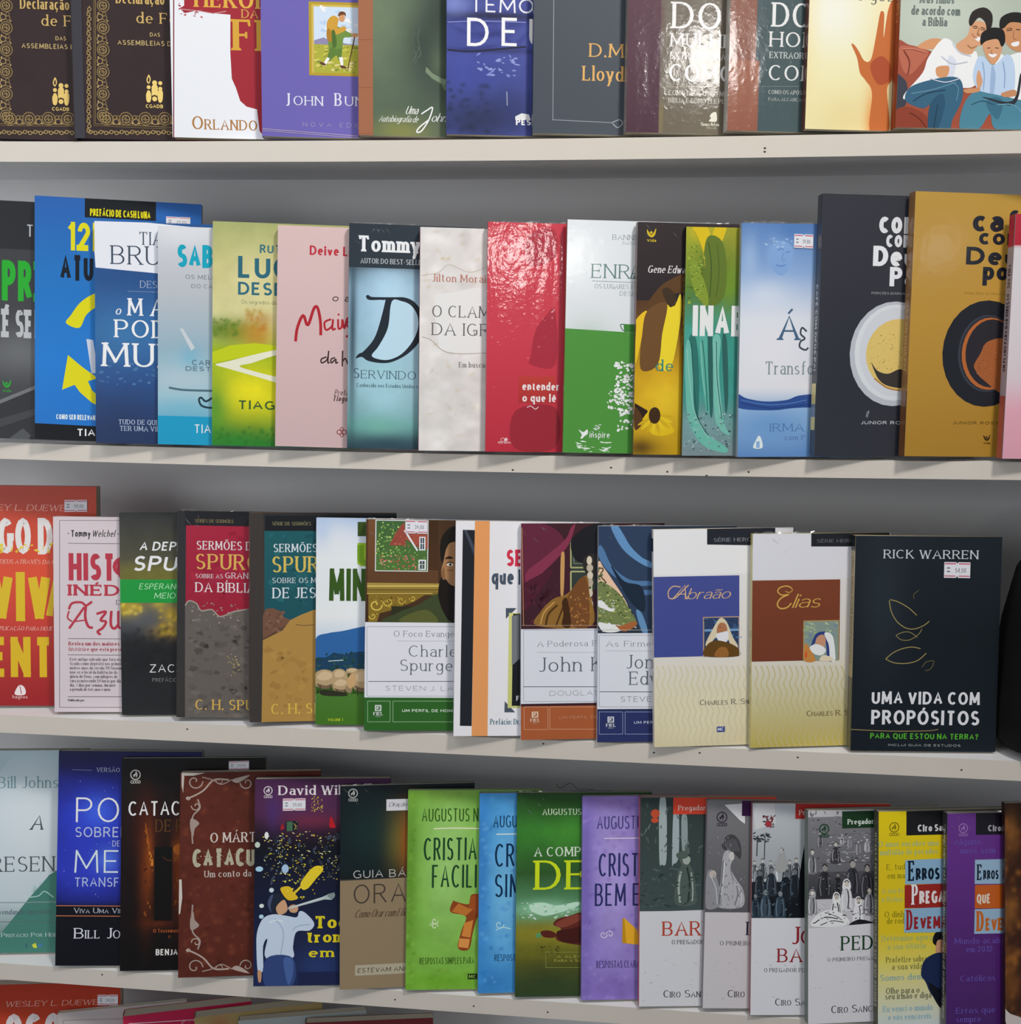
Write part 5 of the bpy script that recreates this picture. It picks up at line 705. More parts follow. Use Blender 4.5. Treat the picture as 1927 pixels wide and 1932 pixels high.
book(label='charcoal and pale aqua book with one huge slanting dark letter', at=(-0.2731, -0.014, -0.1694), turn=(12.0, 6, 1.75), size=(140, 7.0, 207.8), base=306, cell=1.6, wrap=2, gloss=0.35, fade=((208.2, 289), (169.0, 300), (149.3, 301), (64.2, 302), (21.2, 303), (1.0, 304)), grain=0.015, spine=(305, ()),
 art=[
('g',283,37.7,141.5,27.1,39.4,1),('g',284,40.7,128.8,20,36.7,0.8),('g',285,36,57.5,27.3,37.1,1),('g',286,30.7,21.5,24.4,10.1,0.8),('g',287,36.7,4.3,43.3,10.1,0.9),('g',288,4,106.5,3.7,98.4,0.9),('r',289,-16.3,167.8,125.1,215.1),('g',290,37.3,169.7,37,4.2,0.6),('t',291,'Sk','Tommy|',8.3,182.4,57.3,14.54),('t',292,'S','AUTOR DO BEST-SELL|ER',10.7,171.6,53.1,4.77),('s',293,16.1,141.9,18.5,142.6,22.1,141,40.6,141.3,52.7,141.3,62,136.6,69.4,125.5,70.3,114.1,66.2,101.2,55.6,89.5,41.4,81.7,30,80.2,18.5,82,12.8,85.4,7.1,83.9,9.9,88.2,14.9,91.2,25.4,105.7,33.5,135.7,32.1,138.5,20.7,138.1,17.1,139.1),('s',294,39.9,137.3,49.2,137.9,57.8,134.3,63.9,125.3,64.7,113.9,59.7,101,49.9,89.3,38.5,83.6,28.5,83.7,22,87.1,28.3,95.8,36.7,113.1),('t',295,'S','S',5.1,65.6,5.7,9.41),('t',296,'s','ERVINDO| A DEUS',12.2,65.5,51.2,7.7),('t',297,'N','Conhecido nos Estados Unidos c|omo',8.3,57.4,57.3,3.57),
('d',(298, 299),20,198.5,31.2,202.4,6,2,3,2),])
book(label='cream crumpled-paper patterned book with slim grey serif capitals', at=(-0.2049, -0.014, -0.1703), turn=(11.5, 6, 1.25), size=(140, 10.0, 204.9), base=322, cell=2.0, wrap=0, gloss=0.35, grain=0.03, spine=(321, ()),
 art=[
('m',(307, 308, 309, 310),2.9,2.8,116.1,205.9,150,12.8,11,1.6),('m',(311, 312),2.9,2.8,116.1,205.9,40,3.7,12,3.5),('m',(313, 314),2.6,37.1,59.2,200.2,26,2.1,14,1.6),('s',315,14.5,139,31.4,146.4,62.7,147.1,63.4,93.5,23.5,92.7,17.7,99.7),('k',316,0.85,2.1,105,10.6,102.4,22,92.7,36.3,90.2,63.5,91.4),('k',317,0.7,1.6,161,17.1,164.2,26.9,171.4,45.4,164.9,62.4,170.9),('t',318,'S','Jilton Mora|is',11,155.7,47.4,6.98),('t',319,'s','O CLAM|OR',11.5,123.5,52.9,10.66),('t',319,'s','DA IGR|EJA',11.4,106.9,53.3,11.25),('t',320,'S','Em busca|',36.7,77.7,24,4.82),])
book(label='crimson shrink-wrapped book with faint darker leaf shapes and bold white lettering', at=(-0.1421, -0.014, -0.1701), turn=(12.0, 6, 1.25), size=(140, 10.0, 209.3), base=336, cell=2.0, wrap=3, gloss=0.35, fade=((211.1, 333), (108.4, 334), (1.1, 272)), spine=(335, ()),
 art=[
('s',323,33.7,189.5,43.4,202.2,61.8,202.7,62.3,179.2,39.7,170.3),('s',324,41,89.2,44.9,111.8,54.6,126,63.1,130.4,64,81.2,41.1,80.8),('s',325,26.5,4,27.5,38.2,64.7,41.5,65.4,4.5),('r',326,30.2,45.3,64.2,69.9,327),('t',328,'Nb','entende|r',33.6,57.2,30.8,7.35),('t',328,'Nb','o que lê',33.8,46.5,31.6,7.36),('k',329,0.71,38.2,41.2,41.7,42.6,46.1,39.8,48.9,42),('o',330,16,11,1.71,0.57),('s',331,17.5,11.1,19.2,13.2,20.7,11.1,18.7,9.7),('t',332,'Nb','VIDA NOVA',11.4,7.6,12.4,1.99),])
book(label='book half white above and half leaf green below with a white tree', at=(-0.0703, -0.014, -0.1697), turn=(10.5, 6, 1.25), size=(140, 10.0, 210.7), base=352, cell=2, wrap=1, gloss=0.35, spine=(351, ()),
 art=[
('g',145,17,177.6,56.4,41,0.4),('p',337,-9.7,113.6,146.9,107.2,151.1,-16,-7,-18),('g',338,21.9,87.8,22.7,27.8,0.6),('t',339,'s','BANNI|STER',41.4,193.7,20.6,4.66),('t',340,'s','PASTO|R',50.8,189.5,11.3,2.74),('t',341,'s','ENR|AIZADO',23.1,159.1,35.2,12.65),('t',341,'s','A',58.3,159.1,8.5,12.69),('l',342,0.56,23.4,156.4,102.4,155.5),('t',343,'s','OS LUGARES E|M QUE',26.1,149.8,36.1,4.14),('t',343,'s','DESE|RTOS',49.4,143.7,13.9,4.15),('p',344,53.5,118.3,65.1,118,65.3,110.8,54.2,111.1),('k',345,0.84,53.5,118,50.6,117.4,52.7,112.9,54.2,112.2),('l',346,2.28,66,19.8,64.5,67.7),('d',(24, 347, 24),47,47.7,84.6,83.5,190,3.7,21,1.3),('d',(24, 347),40.2,36.3,76.8,56.7,100,3.7,22,1.3),('d',(24, 347),50.6,21,77.3,37,50,3.4,23,1.3),('s',24,14.3,21.3,18.7,19.1,22.3,21.7,22.7,17.7,19.6,15.2,17.7,13.1,16.2,13.7,17.3,16.8),('t',348,'N','inspire',24.5,14.1,18.8,5.64),
('d',(349,),27.1,19.2,34.7,26.4,10,2.6,3,4),('d',(350,),13.9,0.7,43.7,11,18,3.7,5,5),])
book(label='brown and yellow book with sunlit arches and a daisy', at=(-0.0058, -0.014, -0.1702), turn=(11.5, 6, 1.0), size=(140, 8.9, 208.8), base=381, cell=1.6, wrap=2, gloss=0.35, fade=((210.7, 353), (142.5, 375), (109.5, 376), (74.9, 377), (40.1, 378), (-0.5, 379)), grain=0.02, spine=(380, ()),
 art=[
('r',353,-7.2,139.3,106.7,221.1,354),('g',355,18.2,137.1,42.5,16.5,0.7),('s',356,1.3,125.8,7,132.7,22.1,152.2,38.8,162.2,51.5,165.2,51.9,148.7,35,145.6,29.6,134.5,10,127.3),('g',357,19.8,68,37,25,0.95),('g',358,28.7,51.4,24.3,22.3,0.95),('s',359,1,123,9.9,130,7.4,114.9,2.3,88.6,-0.1,84.4,0.4,114.8),('s',360,28.8,135.9,35.2,134.6,40.6,145.7,41.2,123.7,33.7,80.7,22.3,80.5,24.5,109.6),('s',361,10.6,130.1,28.1,137.2,24.5,109.6,20.9,81.9,5.4,77.5,6.1,109.3),('s',362,23.6,148.1,29.2,151,36.5,142.9,33.8,134.6,29.6,135.2),('p',363,0.4,46.9,12.6,40.1,12,34.5,3.5,31.6,0.6,34.4),('s',364,0.5,42.7,7.7,34.4,6.5,26,0.9,23.2),('g',365,6.9,6.4,17.1,9.8,0.9),('s',366,8.1,31.6,14.7,40.1,24.7,40.2,35,26.3,37.3,20.7,26.6,17.1,16.6,19.1,12.2,26.1),('s',367,19.1,35.7,29,36.8,37.3,35,28.9,33.7),('s',368,19.1,35.7,28.9,33.6,36.2,29.2,27.7,30.7),('s',367,19.1,35.7,27.7,30.7,33.3,24.3,25.7,28.3),
('s',368,19.1,35.7,25.9,28.4,29.3,20.7,23.3,26.7),('s',367,19.1,35.7,23.3,26.7,24,18.4,20.2,25.9),('s',368,19.1,35.7,20.1,25.9,18,17.8,16.9,26.1),('s',367,19.1,35.7,16.8,26.2,12.2,19.2,13.9,27.4),('s',368,19.1,35.7,13.9,27.4,7.2,22.2,11.5,29.4),('s',367,19.1,35.7,11.5,29.4,3.5,26.6,9.8,32.1),('e',369,19.1,35.7,5.41,7.54),('d',(370, 371),15,28.9,23.9,41.6,30,1.1,5,1),('t',372,'Si','Gene Edw|ards',9.7,164,31,6.55),('t',373,'S','de',19,76.1,16.5,9.98),('s',374,8.4,201.6,9,202,11,198.8,12.7,197.6,14.7,199.7,16.3,203,16.8,202.2,15.6,197.3,12.7,195.4,9.5,197.5),('e',374,12.4,199.6,1.26,1.22),('t',374,'Nb','Vida',8.6,191.4,8.4,2.53),])
book(label='teal and olive tree-root book with heavy white condensed capitals', at=(0.0383, -0.014, -0.1704), turn=(11.4, 6, 0.75), size=(140, 7.4, 204.6), base=419, cell=1.6, wrap=1, gloss=0.35, fade=((206.6, 412), (151.0, 413), (109.9, 414), (54.8, 415), (3.2, 416)), grain=0.03, spine=(417, (('Nb', 'INABALÁVEL', 418, 0.48, 0.78, 1),)),
 art=[
('g',382,11.9,189,19.7,21.6,0.8),('g',383,13,199.8,11.2,8.1,0.8),('g',384,25,164.8,15.5,21.7,0.9),('g',385,40.9,151.4,8.5,21.8,0.8),('g',386,25.4,88,28.4,22,0.9),('g',387,8.1,101.6,12.7,16.5,0.7),('g',388,16.8,27,22.8,16.7,0.7),('s',389,5.9,205.1,18.5,205.3,22.9,197.3,26.9,205.5,36.7,205.7,31.5,189.3,24.7,181.1,16.2,182.3,11.8,191.7),('s',390,18.8,194.5,25.7,197.3,34.3,189.4,37.7,165,35.4,143.1,24.3,134.7,15.6,148.3,16.3,178.2),('s',391,3.7,175.3,12.3,170,21.3,142.9,18.7,134.6,7.1,150.8),('d',(392, 393, 394, 395),1.7,137.1,17.5,187.7,60,3,4,1.8),('s',396,3.9,102.9,10.8,105.8,14.5,68.6,13.8,32.5,7.7,54.7),('s',397,1.2,96,4.5,104.3,8.5,82.3,10.8,40.8,21.2,21.4,41.5,7.5,38.7,2.6,18.6,10.2,5.3,32.5,1.7,68.5),('s',398,13.6,107.2,20.7,107.2,24.1,82.5,26.1,54.8,23.7,38.1,19,54.8),('s',399,26.4,105.9,33.5,106,32.8,75.7,38,32.6,44.1,18.7,31,29.8,27.2,68.7),
('s',400,21.6,105.9,25.8,105.9,27.8,43.7,25,40.9),('s',401,34.9,104.7,39.2,104.7,41.8,54.9,39.3,41),('d',(402, 403, 404, 405),1.7,3.2,46.5,38.3,110,2.1,9,1.5),('k',406,0.84,6.7,101.6,9.5,68.5,13.8,35.3,24.1,18.6),('k',406,0.7,16.8,104.4,20,76.9,23,40.9),('k',400,0.7,29.6,103.2,31.2,68.7,36.6,32.6),('k',407,0.7,2.9,96,5.7,68.5,11.4,38.1,24.2,15.8),('k',407,0.56,15.2,101.7,17.5,74.1,20.4,54.8),('k',408,0.56,28.2,101.8,30,71.5,34.5,38.2),('k',409,0.83,20.2,191.8,23.5,170.2,22.7,142.9),('k',410,0.69,28.7,189.3,30.7,164.8,28.4,143),('k',411,0.69,7.4,201,15,185,17.9,170.1),('t',346,'Nh','INAB|ALÁVEL',7.4,107.9,47.3,27.39),])
book(label='pale blue book with clouds, a faint face in the sky and a dark blue wave', at=(0.0882, -0.014, -0.1707), turn=(12.0, 6, 0.5), size=(140, 7.0, 208.2), base=448, cell=1.6, wrap=3, gloss=0.35, fade=((209.4, 441), (164.9, 442), (124.2, 443), (62.5, 444), (44.6, 445), (1.5, 446)), price=(48.1, 187.0, 65.6, 199.1, '39,00'), spine=(447, ()),
 art=[
('g',420,21.7,192,22.6,21.5,0.7),('g',421,34.6,182.7,12.7,14.8,0.8),('g',422,46.8,201.8,17,12.1,0.7),('g',423,22.8,143.3,22.7,14.9,0.8),('g',424,29.4,96.9,37.1,35.5,1),('g',425,31,27.9,37.3,18,1),('g',426,8,175.6,8.4,21.6,0.6),('s',427,26.2,178.6,28.8,189.4,38.6,192.9,46.5,186.9,47.4,177.5,42.7,166.6,36.5,162.4,29.3,167.8),('k',420,0.97,33.1,184.7,36.6,186.1,38.8,184.8),('k',420,0.97,40.9,182.8,45.2,183.9),('k',428,0.83,39.1,182.8,37.3,176.7,40.4,175.8),('k',420,1.11,32,171.6,37,170.6,40.5,172),('d',(429, 430),21.8,186.6,47,195.1,16,3.6,2,2),('s',431,-0.9,56.3,7.6,52.8,24.8,50.1,44.7,51.5,63.2,56.4,131,58.6,131.4,46.1,59.2,44.6,30.6,42.1,-0.7,44.5),('k',432,0.98,2,51.4,24.8,47.3,44.8,48,63.3,51.5),('k',433,0.84,2,48.7,30.6,44,63.4,47.4),('t',434,'S','Á|',35.5,105.2,19.6,21.88),('k',435,1.54,61.8,112.9,57.4,116.3,56.2,110.8,60.2,106.7,56.3,103.9,55.6,99.1,60.8,96.4,63.6,98.5),
('t',436,'s','Transf|orma',24.2,74.4,37.4,11.55),('t',437,'s','IRMA|',29.6,23.2,31.5,6.94),('t',438,'s','com P|',43.6,15.4,19,4.46),('s',439,14.5,8.2,16.9,15.5,19.7,19.3,22.1,15.5,22.8,8.2),('r',440,17.1,8.2,20.4,14.1),])
book(label='charcoal book with a white saucer of frothy coffee seen from above', at=(0.1562, -0.014, -0.1683), turn=(12.0, 6, 1.0), size=(155, 12.0, 231.0), base=467, cell=2.0, wrap=1, gloss=0.4, spine=(463, (('Nb', 'CAFÉ COM DEUS PAI', 464, 0.33, 0.66, 1), ('rect', 465, 0.1, 0.28), ('rect', 466, 0.15, 0.2))),
 art=[
('g',449,28.4,81.8,37.1,67.8,0.5),('e',450,70.8,91.7,41.37,46.59),('e',451,71.5,92.8,37.62,42.78),('e',452,72.2,93.3,33.88,39.52),('e',453,75.2,91.3,30.74,31.66),('s',454,49.7,84.1,55.7,76.7,65.8,74.1,77.1,78.3,86,71.6,86.4,61.9,69.2,62.4,57.5,68.5),('k',455,1.26,53.1,69.8,64.9,61.7,77.9,59.1),('d',(456, 457, 458),48.6,76.6,84.4,109.9,70,1,5,1),('t',459,'Nh','co|m',52.3,197.8,21.2,20.06),('t',459,'Nh','co|m',59.3,185.8,14.7,15.03),('t',460,'Nh','De|us',47.8,169.1,27,17.74),('t',460,'Nh','P|ai',63.8,151.6,11.7,17.02),('t',447,'Nb','PORÇÕES DIÁR|IAS',47.6,144.3,25.3,2.03),('t',461,'Nb','JUNIOR| ROSTIROLA',42.1,28.7,24.4,3.03),('k',462,0.7,46.7,35.4,47.9,39.5,49.3,40.2,47.6,34.7),])
book(label='golden ochre book with a black saucer of dark coffee seen from above', at=(0.2347, -0.014, -0.1671), turn=(13.0, 6, 1.25), size=(155, 12.0, 231.4), base=487, cell=2.0, wrap=1, gloss=0.38, fade=((231.8, 481), (148.4, 482), (-0.4, 483)), spine=(484, (('Nb', 'CAFÉ COM DEUS PAI', 485, 0.33, 0.62, 1), ('rect', 486, 0.0, 0.25))),
 art=[
('g',468,18.2,175.2,35.6,39.8,0.5),('e',469,72.5,91.7,41.39,47.08),('e',470,73.3,92,27.56,34.13),('e',449,74.2,92,26.4,32.79),('e',471,75.3,91.8,26.11,31.98),('e',472,77.1,92.1,24.38,30.09),('s',473,61.4,82,66.7,91.6,73.3,102.6,92.1,104.3,102,82.7,94.7,55.2,70.8,68.6,63.1,76.6),('d',(474, 475, 476),63.5,68.5,92.2,101.6,40,1.1,6,1),('t',477,'Nh','ca|fé',53.8,198.5,28.9,18.85),('t',477,'Nh','co|m',60.4,187.3,24.1,13.85),('t',477,'Nh','De|us',49.2,169.6,33.5,15.48),('t',477,'Nh','po|rções',65.4,156.6,23.9,15.54),('t',478,'Nl','PORÇÕES DIÁRIAS E|',49.1,143.6,38,1.88),('t',479,'Nb','JUNIOR RO|STIROLA',43.8,28.9,34.8,2.74),('s',480,73.3,19,73.8,19.3,75.3,16.9,76.7,16,78.2,17.5,79.3,19.9,79.7,19.3,78.9,15.7,76.8,14.3,74.3,16),('e',480,76.4,17.5,0.96,0.91),('t',480,'Nb','Vida',73.7,11.4,6.4,1.88),])
book(label='pale pink book with a crimson top band and grey lettered spine', at=(0.3187, -0.014, -0.1676), turn=(8.0, 6, 1.0), size=(140, 12.0, 212.2), base=500, cell=2.0, wrap=0, gloss=0.35, fade=((214.8, 488), (186.0, 492), (183.4, 493), (69.3, 494), (42.5, 495), (3.3, 496)), spine=(497, (('Nb', 'UM PLANO PARA DAR DIREÇÃO À SUA VIDA', 498, 0.36, 0.8, -1), ('rect', 323, 0.87, 1.0), ('rect', 499, 0, 0.26))),
 art=[
('r',488,-10.9,185.6,94.7,229.8,489),('g',490,18.9,22.3,27.5,33.7,0.8),('g',491,13,122.7,40.8,52.9,0.6),])
book(label='large orange-red book with white and yellow condensed capitals and a price label', at=(-0.7128, 0.0072, -0.4516), turn=(9.0, 8, 1.0), size=(155, 13.0, 230.6), base=515, cell=2.0, wrap=0, gloss=0.35, fade=((227.7, 510), (138.2, 511), (81.9, 512), (1.0, 513)), price=(122.6, 203.9, 145.7, 216.3, '59,00'), spine=(514, ()),
 art=[
('t',501,'Si','EY L. DUEWE|L',53.4,204.7,69.6,6.38),('t',502,'Nh','GO D|E',54.1,159.3,55.9,38.08),('t',502,'Nh','GO D|E',54.1,159.3,55.9,38.08),('d',(503, 504),56,161,109.5,172.7,26,4.1,3,1.6),('t',505,'Si','DE DEUS ATRAVÉS DA| ORAÇÃO',46.5,149.3,60.3,4.49),('t',506,'Nh','VIV|A',45.8,89.2,61.4,51.48),('t',506,'Nh','A',102.5,89.6,18.9,51.58),('t',505,'Si','A APLICAÇÃO PARA HOJE|',45.7,79.5,63.3,4.2),('t',507,'Nh','ENT|O',45.2,30.3,63.9,42.39),('s',328,69.5,12.6,73.2,20.7,77.4,21.6,80.6,17.5,80.5,12.3,75,11),('l',508,0.8,75.1,20.7,76.6,12.6),('t',509,'N','hagnos',67.4,7.7,15.5,3.58),])
book(label='cream poster-style book printed in red and black with ruled frame', at=(-0.5934, 0.0048, -0.4523), turn=(9.0, 8, 1.0), size=(140, 10.0, 201.8), base=525, cell=2.0, wrap=0, gloss=0.5, spine=(524, ()),
 art=[
('l',516,0.47,6.6,197.9,132.7,199.2),('l',516,0.47,5.1,4.7,132.3,5.2),('l',516,0.47,6.6,197.9,5.1,4.7),('l',516,0.47,132.7,199.2,132.3,5.2),('t',517,'Nh','Tommy',17.9,181.3,19.8,6.94),('t',518,'Ni','Welchel',39,181.5,23,6.94),('e',519,15.3,184.7,0.62,0.63),('e',519,65.7,184.6,0.62,0.63),('l',516,0.47,14.8,174.6,124.8,174.8),('t',520,'Nh','HIST|ÓRIAS',15.4,136.4,46.9,28.15),('o',520,69.6,151.1,7.85,4.08),('t',520,'Sk','INÉD|ITAS',14.7,120.8,51.9,11.41),('t',521,'S','D|A',63.2,111.7,5.3,4.77),('k',520,2.36,15.2,106.6,18.7,112.9,28,113.8,32.6,110.7,38.9,114.7),('k',520,2.67,32.7,111.4,31.8,98.7,34.8,89.2,39.5,87.6),('k',520,2.36,31.1,109.1,23.2,97.9,15.4,86.7),('k',520,1.42,20.1,93.9,32.6,95.6),('k',520,1.57,15.5,105,13.9,97.8,18.5,93.9),('k',520,2.52,43.2,102,52.8,104.4,47.3,95.7,52.8,94.1,49.6,87.7,44.2,83.7,47.2,80.5),('k',520,2.68,58.3,105.3,57.7,91,61.3,87,65.2,91),
('k',520,2.36,65.3,105.3,65.5,89.4,68.3,87.8),('l',516,0.47,14.1,76.3,124.6,76.4),('t',522,'Sb','Reviva um dos maiores|',14.6,69.3,51.7,3.82),('t',522,'Si','história',14.6,63.6,17.1,3.83),('t',522,'Sb','e que está pres|ente',33.3,63.7,33.1,3.51),('l',516,0.47,13.9,59.4,124.6,59.4),('t',523,'S','Este antigo sobrado que fora| erguido',15.9,53.4,46.3,3.19),('t',523,'S','tizado como depósito nos pri|meiros',15.9,48.9,46.3,3.19),('t',523,'S','meiros anos do século 20 tor|nou',15.9,44.4,46.3,3.19),('t',523,'S','nou-se o local da habitação d|a',15.8,40,46.3,3.2),('t',523,'S','glória de Deus, com milagres d|e',15.8,35.5,46.4,3.2),('t',523,'S','cura acontecendo 24 horas por| dia',15.8,31,46.4,3.2),('t',523,'S','dia, 7 dias por semana, durante|',15.7,26.5,46.4,3.2),('t',523,'S','o período de três anos e meio|',15.7,22.1,41.1,3.2),('l',516,0.47,13.6,16,124.5,16.1),
('t',516,'Sb','Publicado por',13.7,11.2,16.7,2.24),])
book(label='black book with a green band across a dark cloudy sky', at=(-0.5221, 0.0074, -0.4535), turn=(9.0, 8, 0.5), size=(140, 7.0, 208.0), base=551, cell=1.6, wrap=1, gloss=0.35, fade=((208.4, 545), (161.3, 546), (139.3, 547), (98.2, 548), (74.4, 549), (2.8, 550)), grain=0.03, spine=(532, ()),
 art=[
('r',526,-12.9,115.9,142.8,139.9),('g',527,10.2,110.1,14,9.5,0.9),('g',528,38.2,114,7.8,4.7,0.8),('g',529,50.5,102.9,12.4,9.5,0.9),('g',530,45.7,87,15.6,7.9,0.9),('g',531,25.6,98.2,21.7,15.8,0.7),('g',532,26.7,58.5,62.4,30.2,0.9),('g',533,33.9,145.6,46.6,9.5,0.8),('m',(534, 535, 536),2.4,104.5,21.2,115.6,20,3.8,5,1.5),('m',(537, 538),39.4,82.3,56.8,109.2,26,3.5,6,1.5),('m',(539, 540),0.1,50.7,48.8,90.2,40,6.3,7,1.2),('t',541,'Nbi','A DEP|RESSÃO',19.7,169.5,36.5,9.12),('t',24,'Nbi','SPU|RGEON',12.6,148.7,44,15.43),('t',542,'Ni','ESPERAN|ÇA',18.9,129.8,36.6,6),('t',542,'Ni','MEIO| À',33.9,120.3,21.4,6),('t',543,'N','ZAC|K ESWINE',28.7,43.9,25.9,8.59),('t',544,'Nl','PREFÁC|IO',31.3,34.3,20,3.82),])
book(label='charcoal hardback with a torn crimson upper panel over dark rock, gilt name', at=(-0.4613, 0.0013, -0.4507), turn=(9.0, 8, 1.5), size=(145, 12.0, 210.1), base=577, cell=2.0, wrap=2, gloss=0.35, fade=((208.7, 574), (-1.0, 575)), grain=0.02, hard=1, spine=(576, ()),
 art=[
('r',552,7.3,192.9,160.2,211.5),('r',553,8.4,99.5,160.4,195.6,554),('d',(555, 556, 557),14.8,118.3,75.6,189.6,40,9.3,5,1.4),('p',558,7.9,115.1,11.7,119.8,19.4,116.8,24,109.9,34.8,110.8,42.5,103.9,50.2,106.4,57.9,109.6,68.7,111.4,84.1,116.3,161.5,117.6,163.2,-0.9,8.7,-2.8),('d',(559, 560, 561, 562),12.5,2,130.7,101.4,190,9.4,6,1.5),('k',563,1.24,8,114.3,12,119.2,19.4,116.5,24,109.4,34.8,110.5,43.3,103.5,56.4,108.8,70.2,111.4),('d',(564, 565),10.3,93.2,62.5,117.6,40,2.5,8,1.6),('d',(566, 567),50.8,43.5,62.9,68.9,22,2.5,9,1.2),('t',568,'S','SÉRIES DE SERMÕ|ES',17.2,198.7,33.7,3.41),('t',569,'S','SERMÕES D|E',19,171.4,55.3,8.71),('t',570,'S','SPURG|EON',18.2,151.5,64,15.57),('t',571,'S','SOBRE AS',18.3,142.4,27.3,4.37),('t',571,'S','GRAN|DES',47.8,142.6,23.1,5.93),('t',572,'S','DA BÍBLIA',18.1,128.4,59.7,9.68),('t',573,'S','C. H. SP|URGEON',19,8.1,49.2,10.42),])
book(label='brown hardback with a torn teal upper panel over tan ground, gilt name', at=(-0.3816, -0.0057, -0.4499), turn=(15.1, 8, 1.75), size=(145, 10.1, 210.5), base=602, cell=2.0, wrap=1, gloss=0.35, fade=((210.1, 599), (0.4, 600)), grain=0.02, hard=1, spine=(601, ()),
 art=[
('r',578,-5.6,-6.2,12.8,214.3),('r',579,14.6,192.3,159.8,207.7),('r',580,13.9,103,159.9,192.5,581),('d',(582, 583, 584),19.5,112.9,77,188.8,40,8.5,5,1.4),('p',585,12.5,107.3,15.3,114.4,22.3,115.1,30.7,111.4,33.5,105.6,39.2,103.4,39.2,99.8,25.1,91.3,12.5,84.3),('d',(586, 587, 588),15.3,91.4,34.2,110.7,40,4.3,6,1.4),('p',589,12.5,82.9,32.1,92.7,39.2,102.7,50.4,108.3,63.1,113.1,88.7,113.8,160.5,113.1,161.4,-4.4,11.2,-0.8),('d',(590, 591, 592),15.4,3.4,77.4,77.7,50,10,7,1.4),('k',593,0.57,44.8,98.3,51.9,97.4,63.2,97.8),('t',594,'S','SÉRIE DE SERMÕE|S',21.5,198.1,35.7,3.42),('t',595,'S','SERMÕES|',22.8,171.3,43.2,8.28),('t',596,'S','SPUR|GEON',21.4,151,45.8,16.01),('t',597,'S','SOBRE OS M|ILAGRES',21.7,140.2,43.3,5.44),('t',595,'S','DE JES|US',22,125,42.8,10.61),('t',598,'S','C. H. S|PURGEON',20.7,7.9,41,10.43),])
book(label='book with a cloudy sky, blue hill and grazing sheep on green grass', at=(-0.317, 0.0023, -0.4523), turn=(8.5, 8, 1.0), size=(140, 7.0, 208.1), base=633, cell=1.6, wrap=1, gloss=0.35, fade=((205.6, 628), (167.1, 629), (109.9, 630), (81.2, 631), (0.3, 614)), spine=(632, ()),
 art=[
('g',24,17.7,181.4,42.5,28.5,0.7),('g',603,6.3,195.4,8.5,17.1,0.5),('s',604,-0.1,86.7,12.6,92.6,26.8,94.9,46.7,99.4,66.5,101.7,152.2,102.5,152.7,60.6,0,59.4),('s',605,0,66.6,9.9,68.1,18.4,72.5,29.8,71.2,44,74.2,66.8,72.9,152.5,75.1,152.8,50.5,0.1,49.3),('d',(606, 607, 608),0.1,49.3,66.8,72.9,70,3.7,4,1.3),('l',609,0.72,12.8,64.4,27.7,65.4),('r',610,0.2,29.1,152.8,53.4,611),('d',(612, 613),1.6,29.1,52.8,41,40,3.7,5,1),('r',614,0.4,-2.7,153.1,31.6,615),('s',616,30.6,53.9,31.3,56.5,35.7,57.7,40.9,57,43.5,54.3,42.2,52.1,37.1,51.3,31.9,51.6),('s',617,31.9,52.8,37.1,52,42.2,52.8,40.3,51.1,33.9,51.1),('l',618,0.65,33.9,52,33.9,50),('l',618,0.65,39.9,52.1,40,50),('s',619,31.9,55,35.7,57.1,40.9,56.2,39.6,54.3,34.5,53.9),('s',616,16.5,48,17.2,54.1,22.7,56.7,28.9,55,32.1,49,30.6,43.8,24.3,42,18.1,42.8),('s',617,18,45.4,24.3,43.7,30.6,45.5,28.2,41.6,20.4,41.5),('l',618,0.79,20.4,43.7,20.4,38.9),
('l',618,0.79,27.8,43.7,27.9,39),('s',619,18,50.6,22.7,55.4,28.9,53.3,27.4,48.9,21.1,48),('s',616,-0.6,45,0.4,52.5,7.9,55.9,16.4,53.8,20.7,46.2,18.6,39.7,10.1,37.5,1.6,38.5),('s',617,1.6,41.7,10.1,39.6,18.6,41.9,15.5,37,4.8,36.9),('l',618,1.07,4.8,39.6,4.8,33.6),('l',618,1.08,14.9,39.7,14.9,33.7),('s',619,1.5,48.2,7.9,54.2,16.4,51.6,14.3,46.2,5.8,45),('s',616,17.2,39.3,18,44.9,24,47.3,30.8,45.8,34.3,40.3,32.6,35.5,25.8,33.8,19,34.6),('s',617,18.9,37,25.8,35.4,32.6,37.1,30.1,33.5,21.5,33.4),('l',618,0.86,21.5,35.4,21.5,31),('l',618,0.86,29.6,35.4,29.7,31.1),('s',619,18.9,41.7,24,46.1,30.9,44.2,29.2,40.2,22.3,39.4),('s',616,37.1,43.8,38,52.9,45,56.9,53,54.3,57.1,45.3,55.1,37.4,47.2,34.8,39.2,36),('s',617,39.1,39.9,47.1,37.4,55.1,40,52.2,34.2,42.2,34.1),('l',618,1,42.2,37.3,42.2,30.2),('l',618,1.01,51.6,37.4,51.7,30.3),('s',619,39.1,47.7,45,54.9,53,51.7,51.1,45.2,43.1,43.9),
('s',620,30,38,34.6,42.3,37.2,38,35.2,32.2,31.2,33.7),('s',621,5.9,34.9,18.7,34.3,30.1,32.2,30.1,29.3,7.3,29.9),('s',622,31.4,45.2,37.1,52.5,40.7,46.7,37.2,38,32.9,38),('p',623,41,204.4,79.8,204.9,79.9,190.7,41.1,190.2),('p',624,40.9,183.3,50.2,183.5,50.4,160,44,160.5,40.8,163.1),('t',625,'Nh','MIN|UTO',13.1,125.3,36.2,32.32),('t',626,'Nh','U|M',40.8,160.2,25.2,23.4),('t',627,'Nb','VOLUME 1',12.6,3.7,15.1,2.9),])
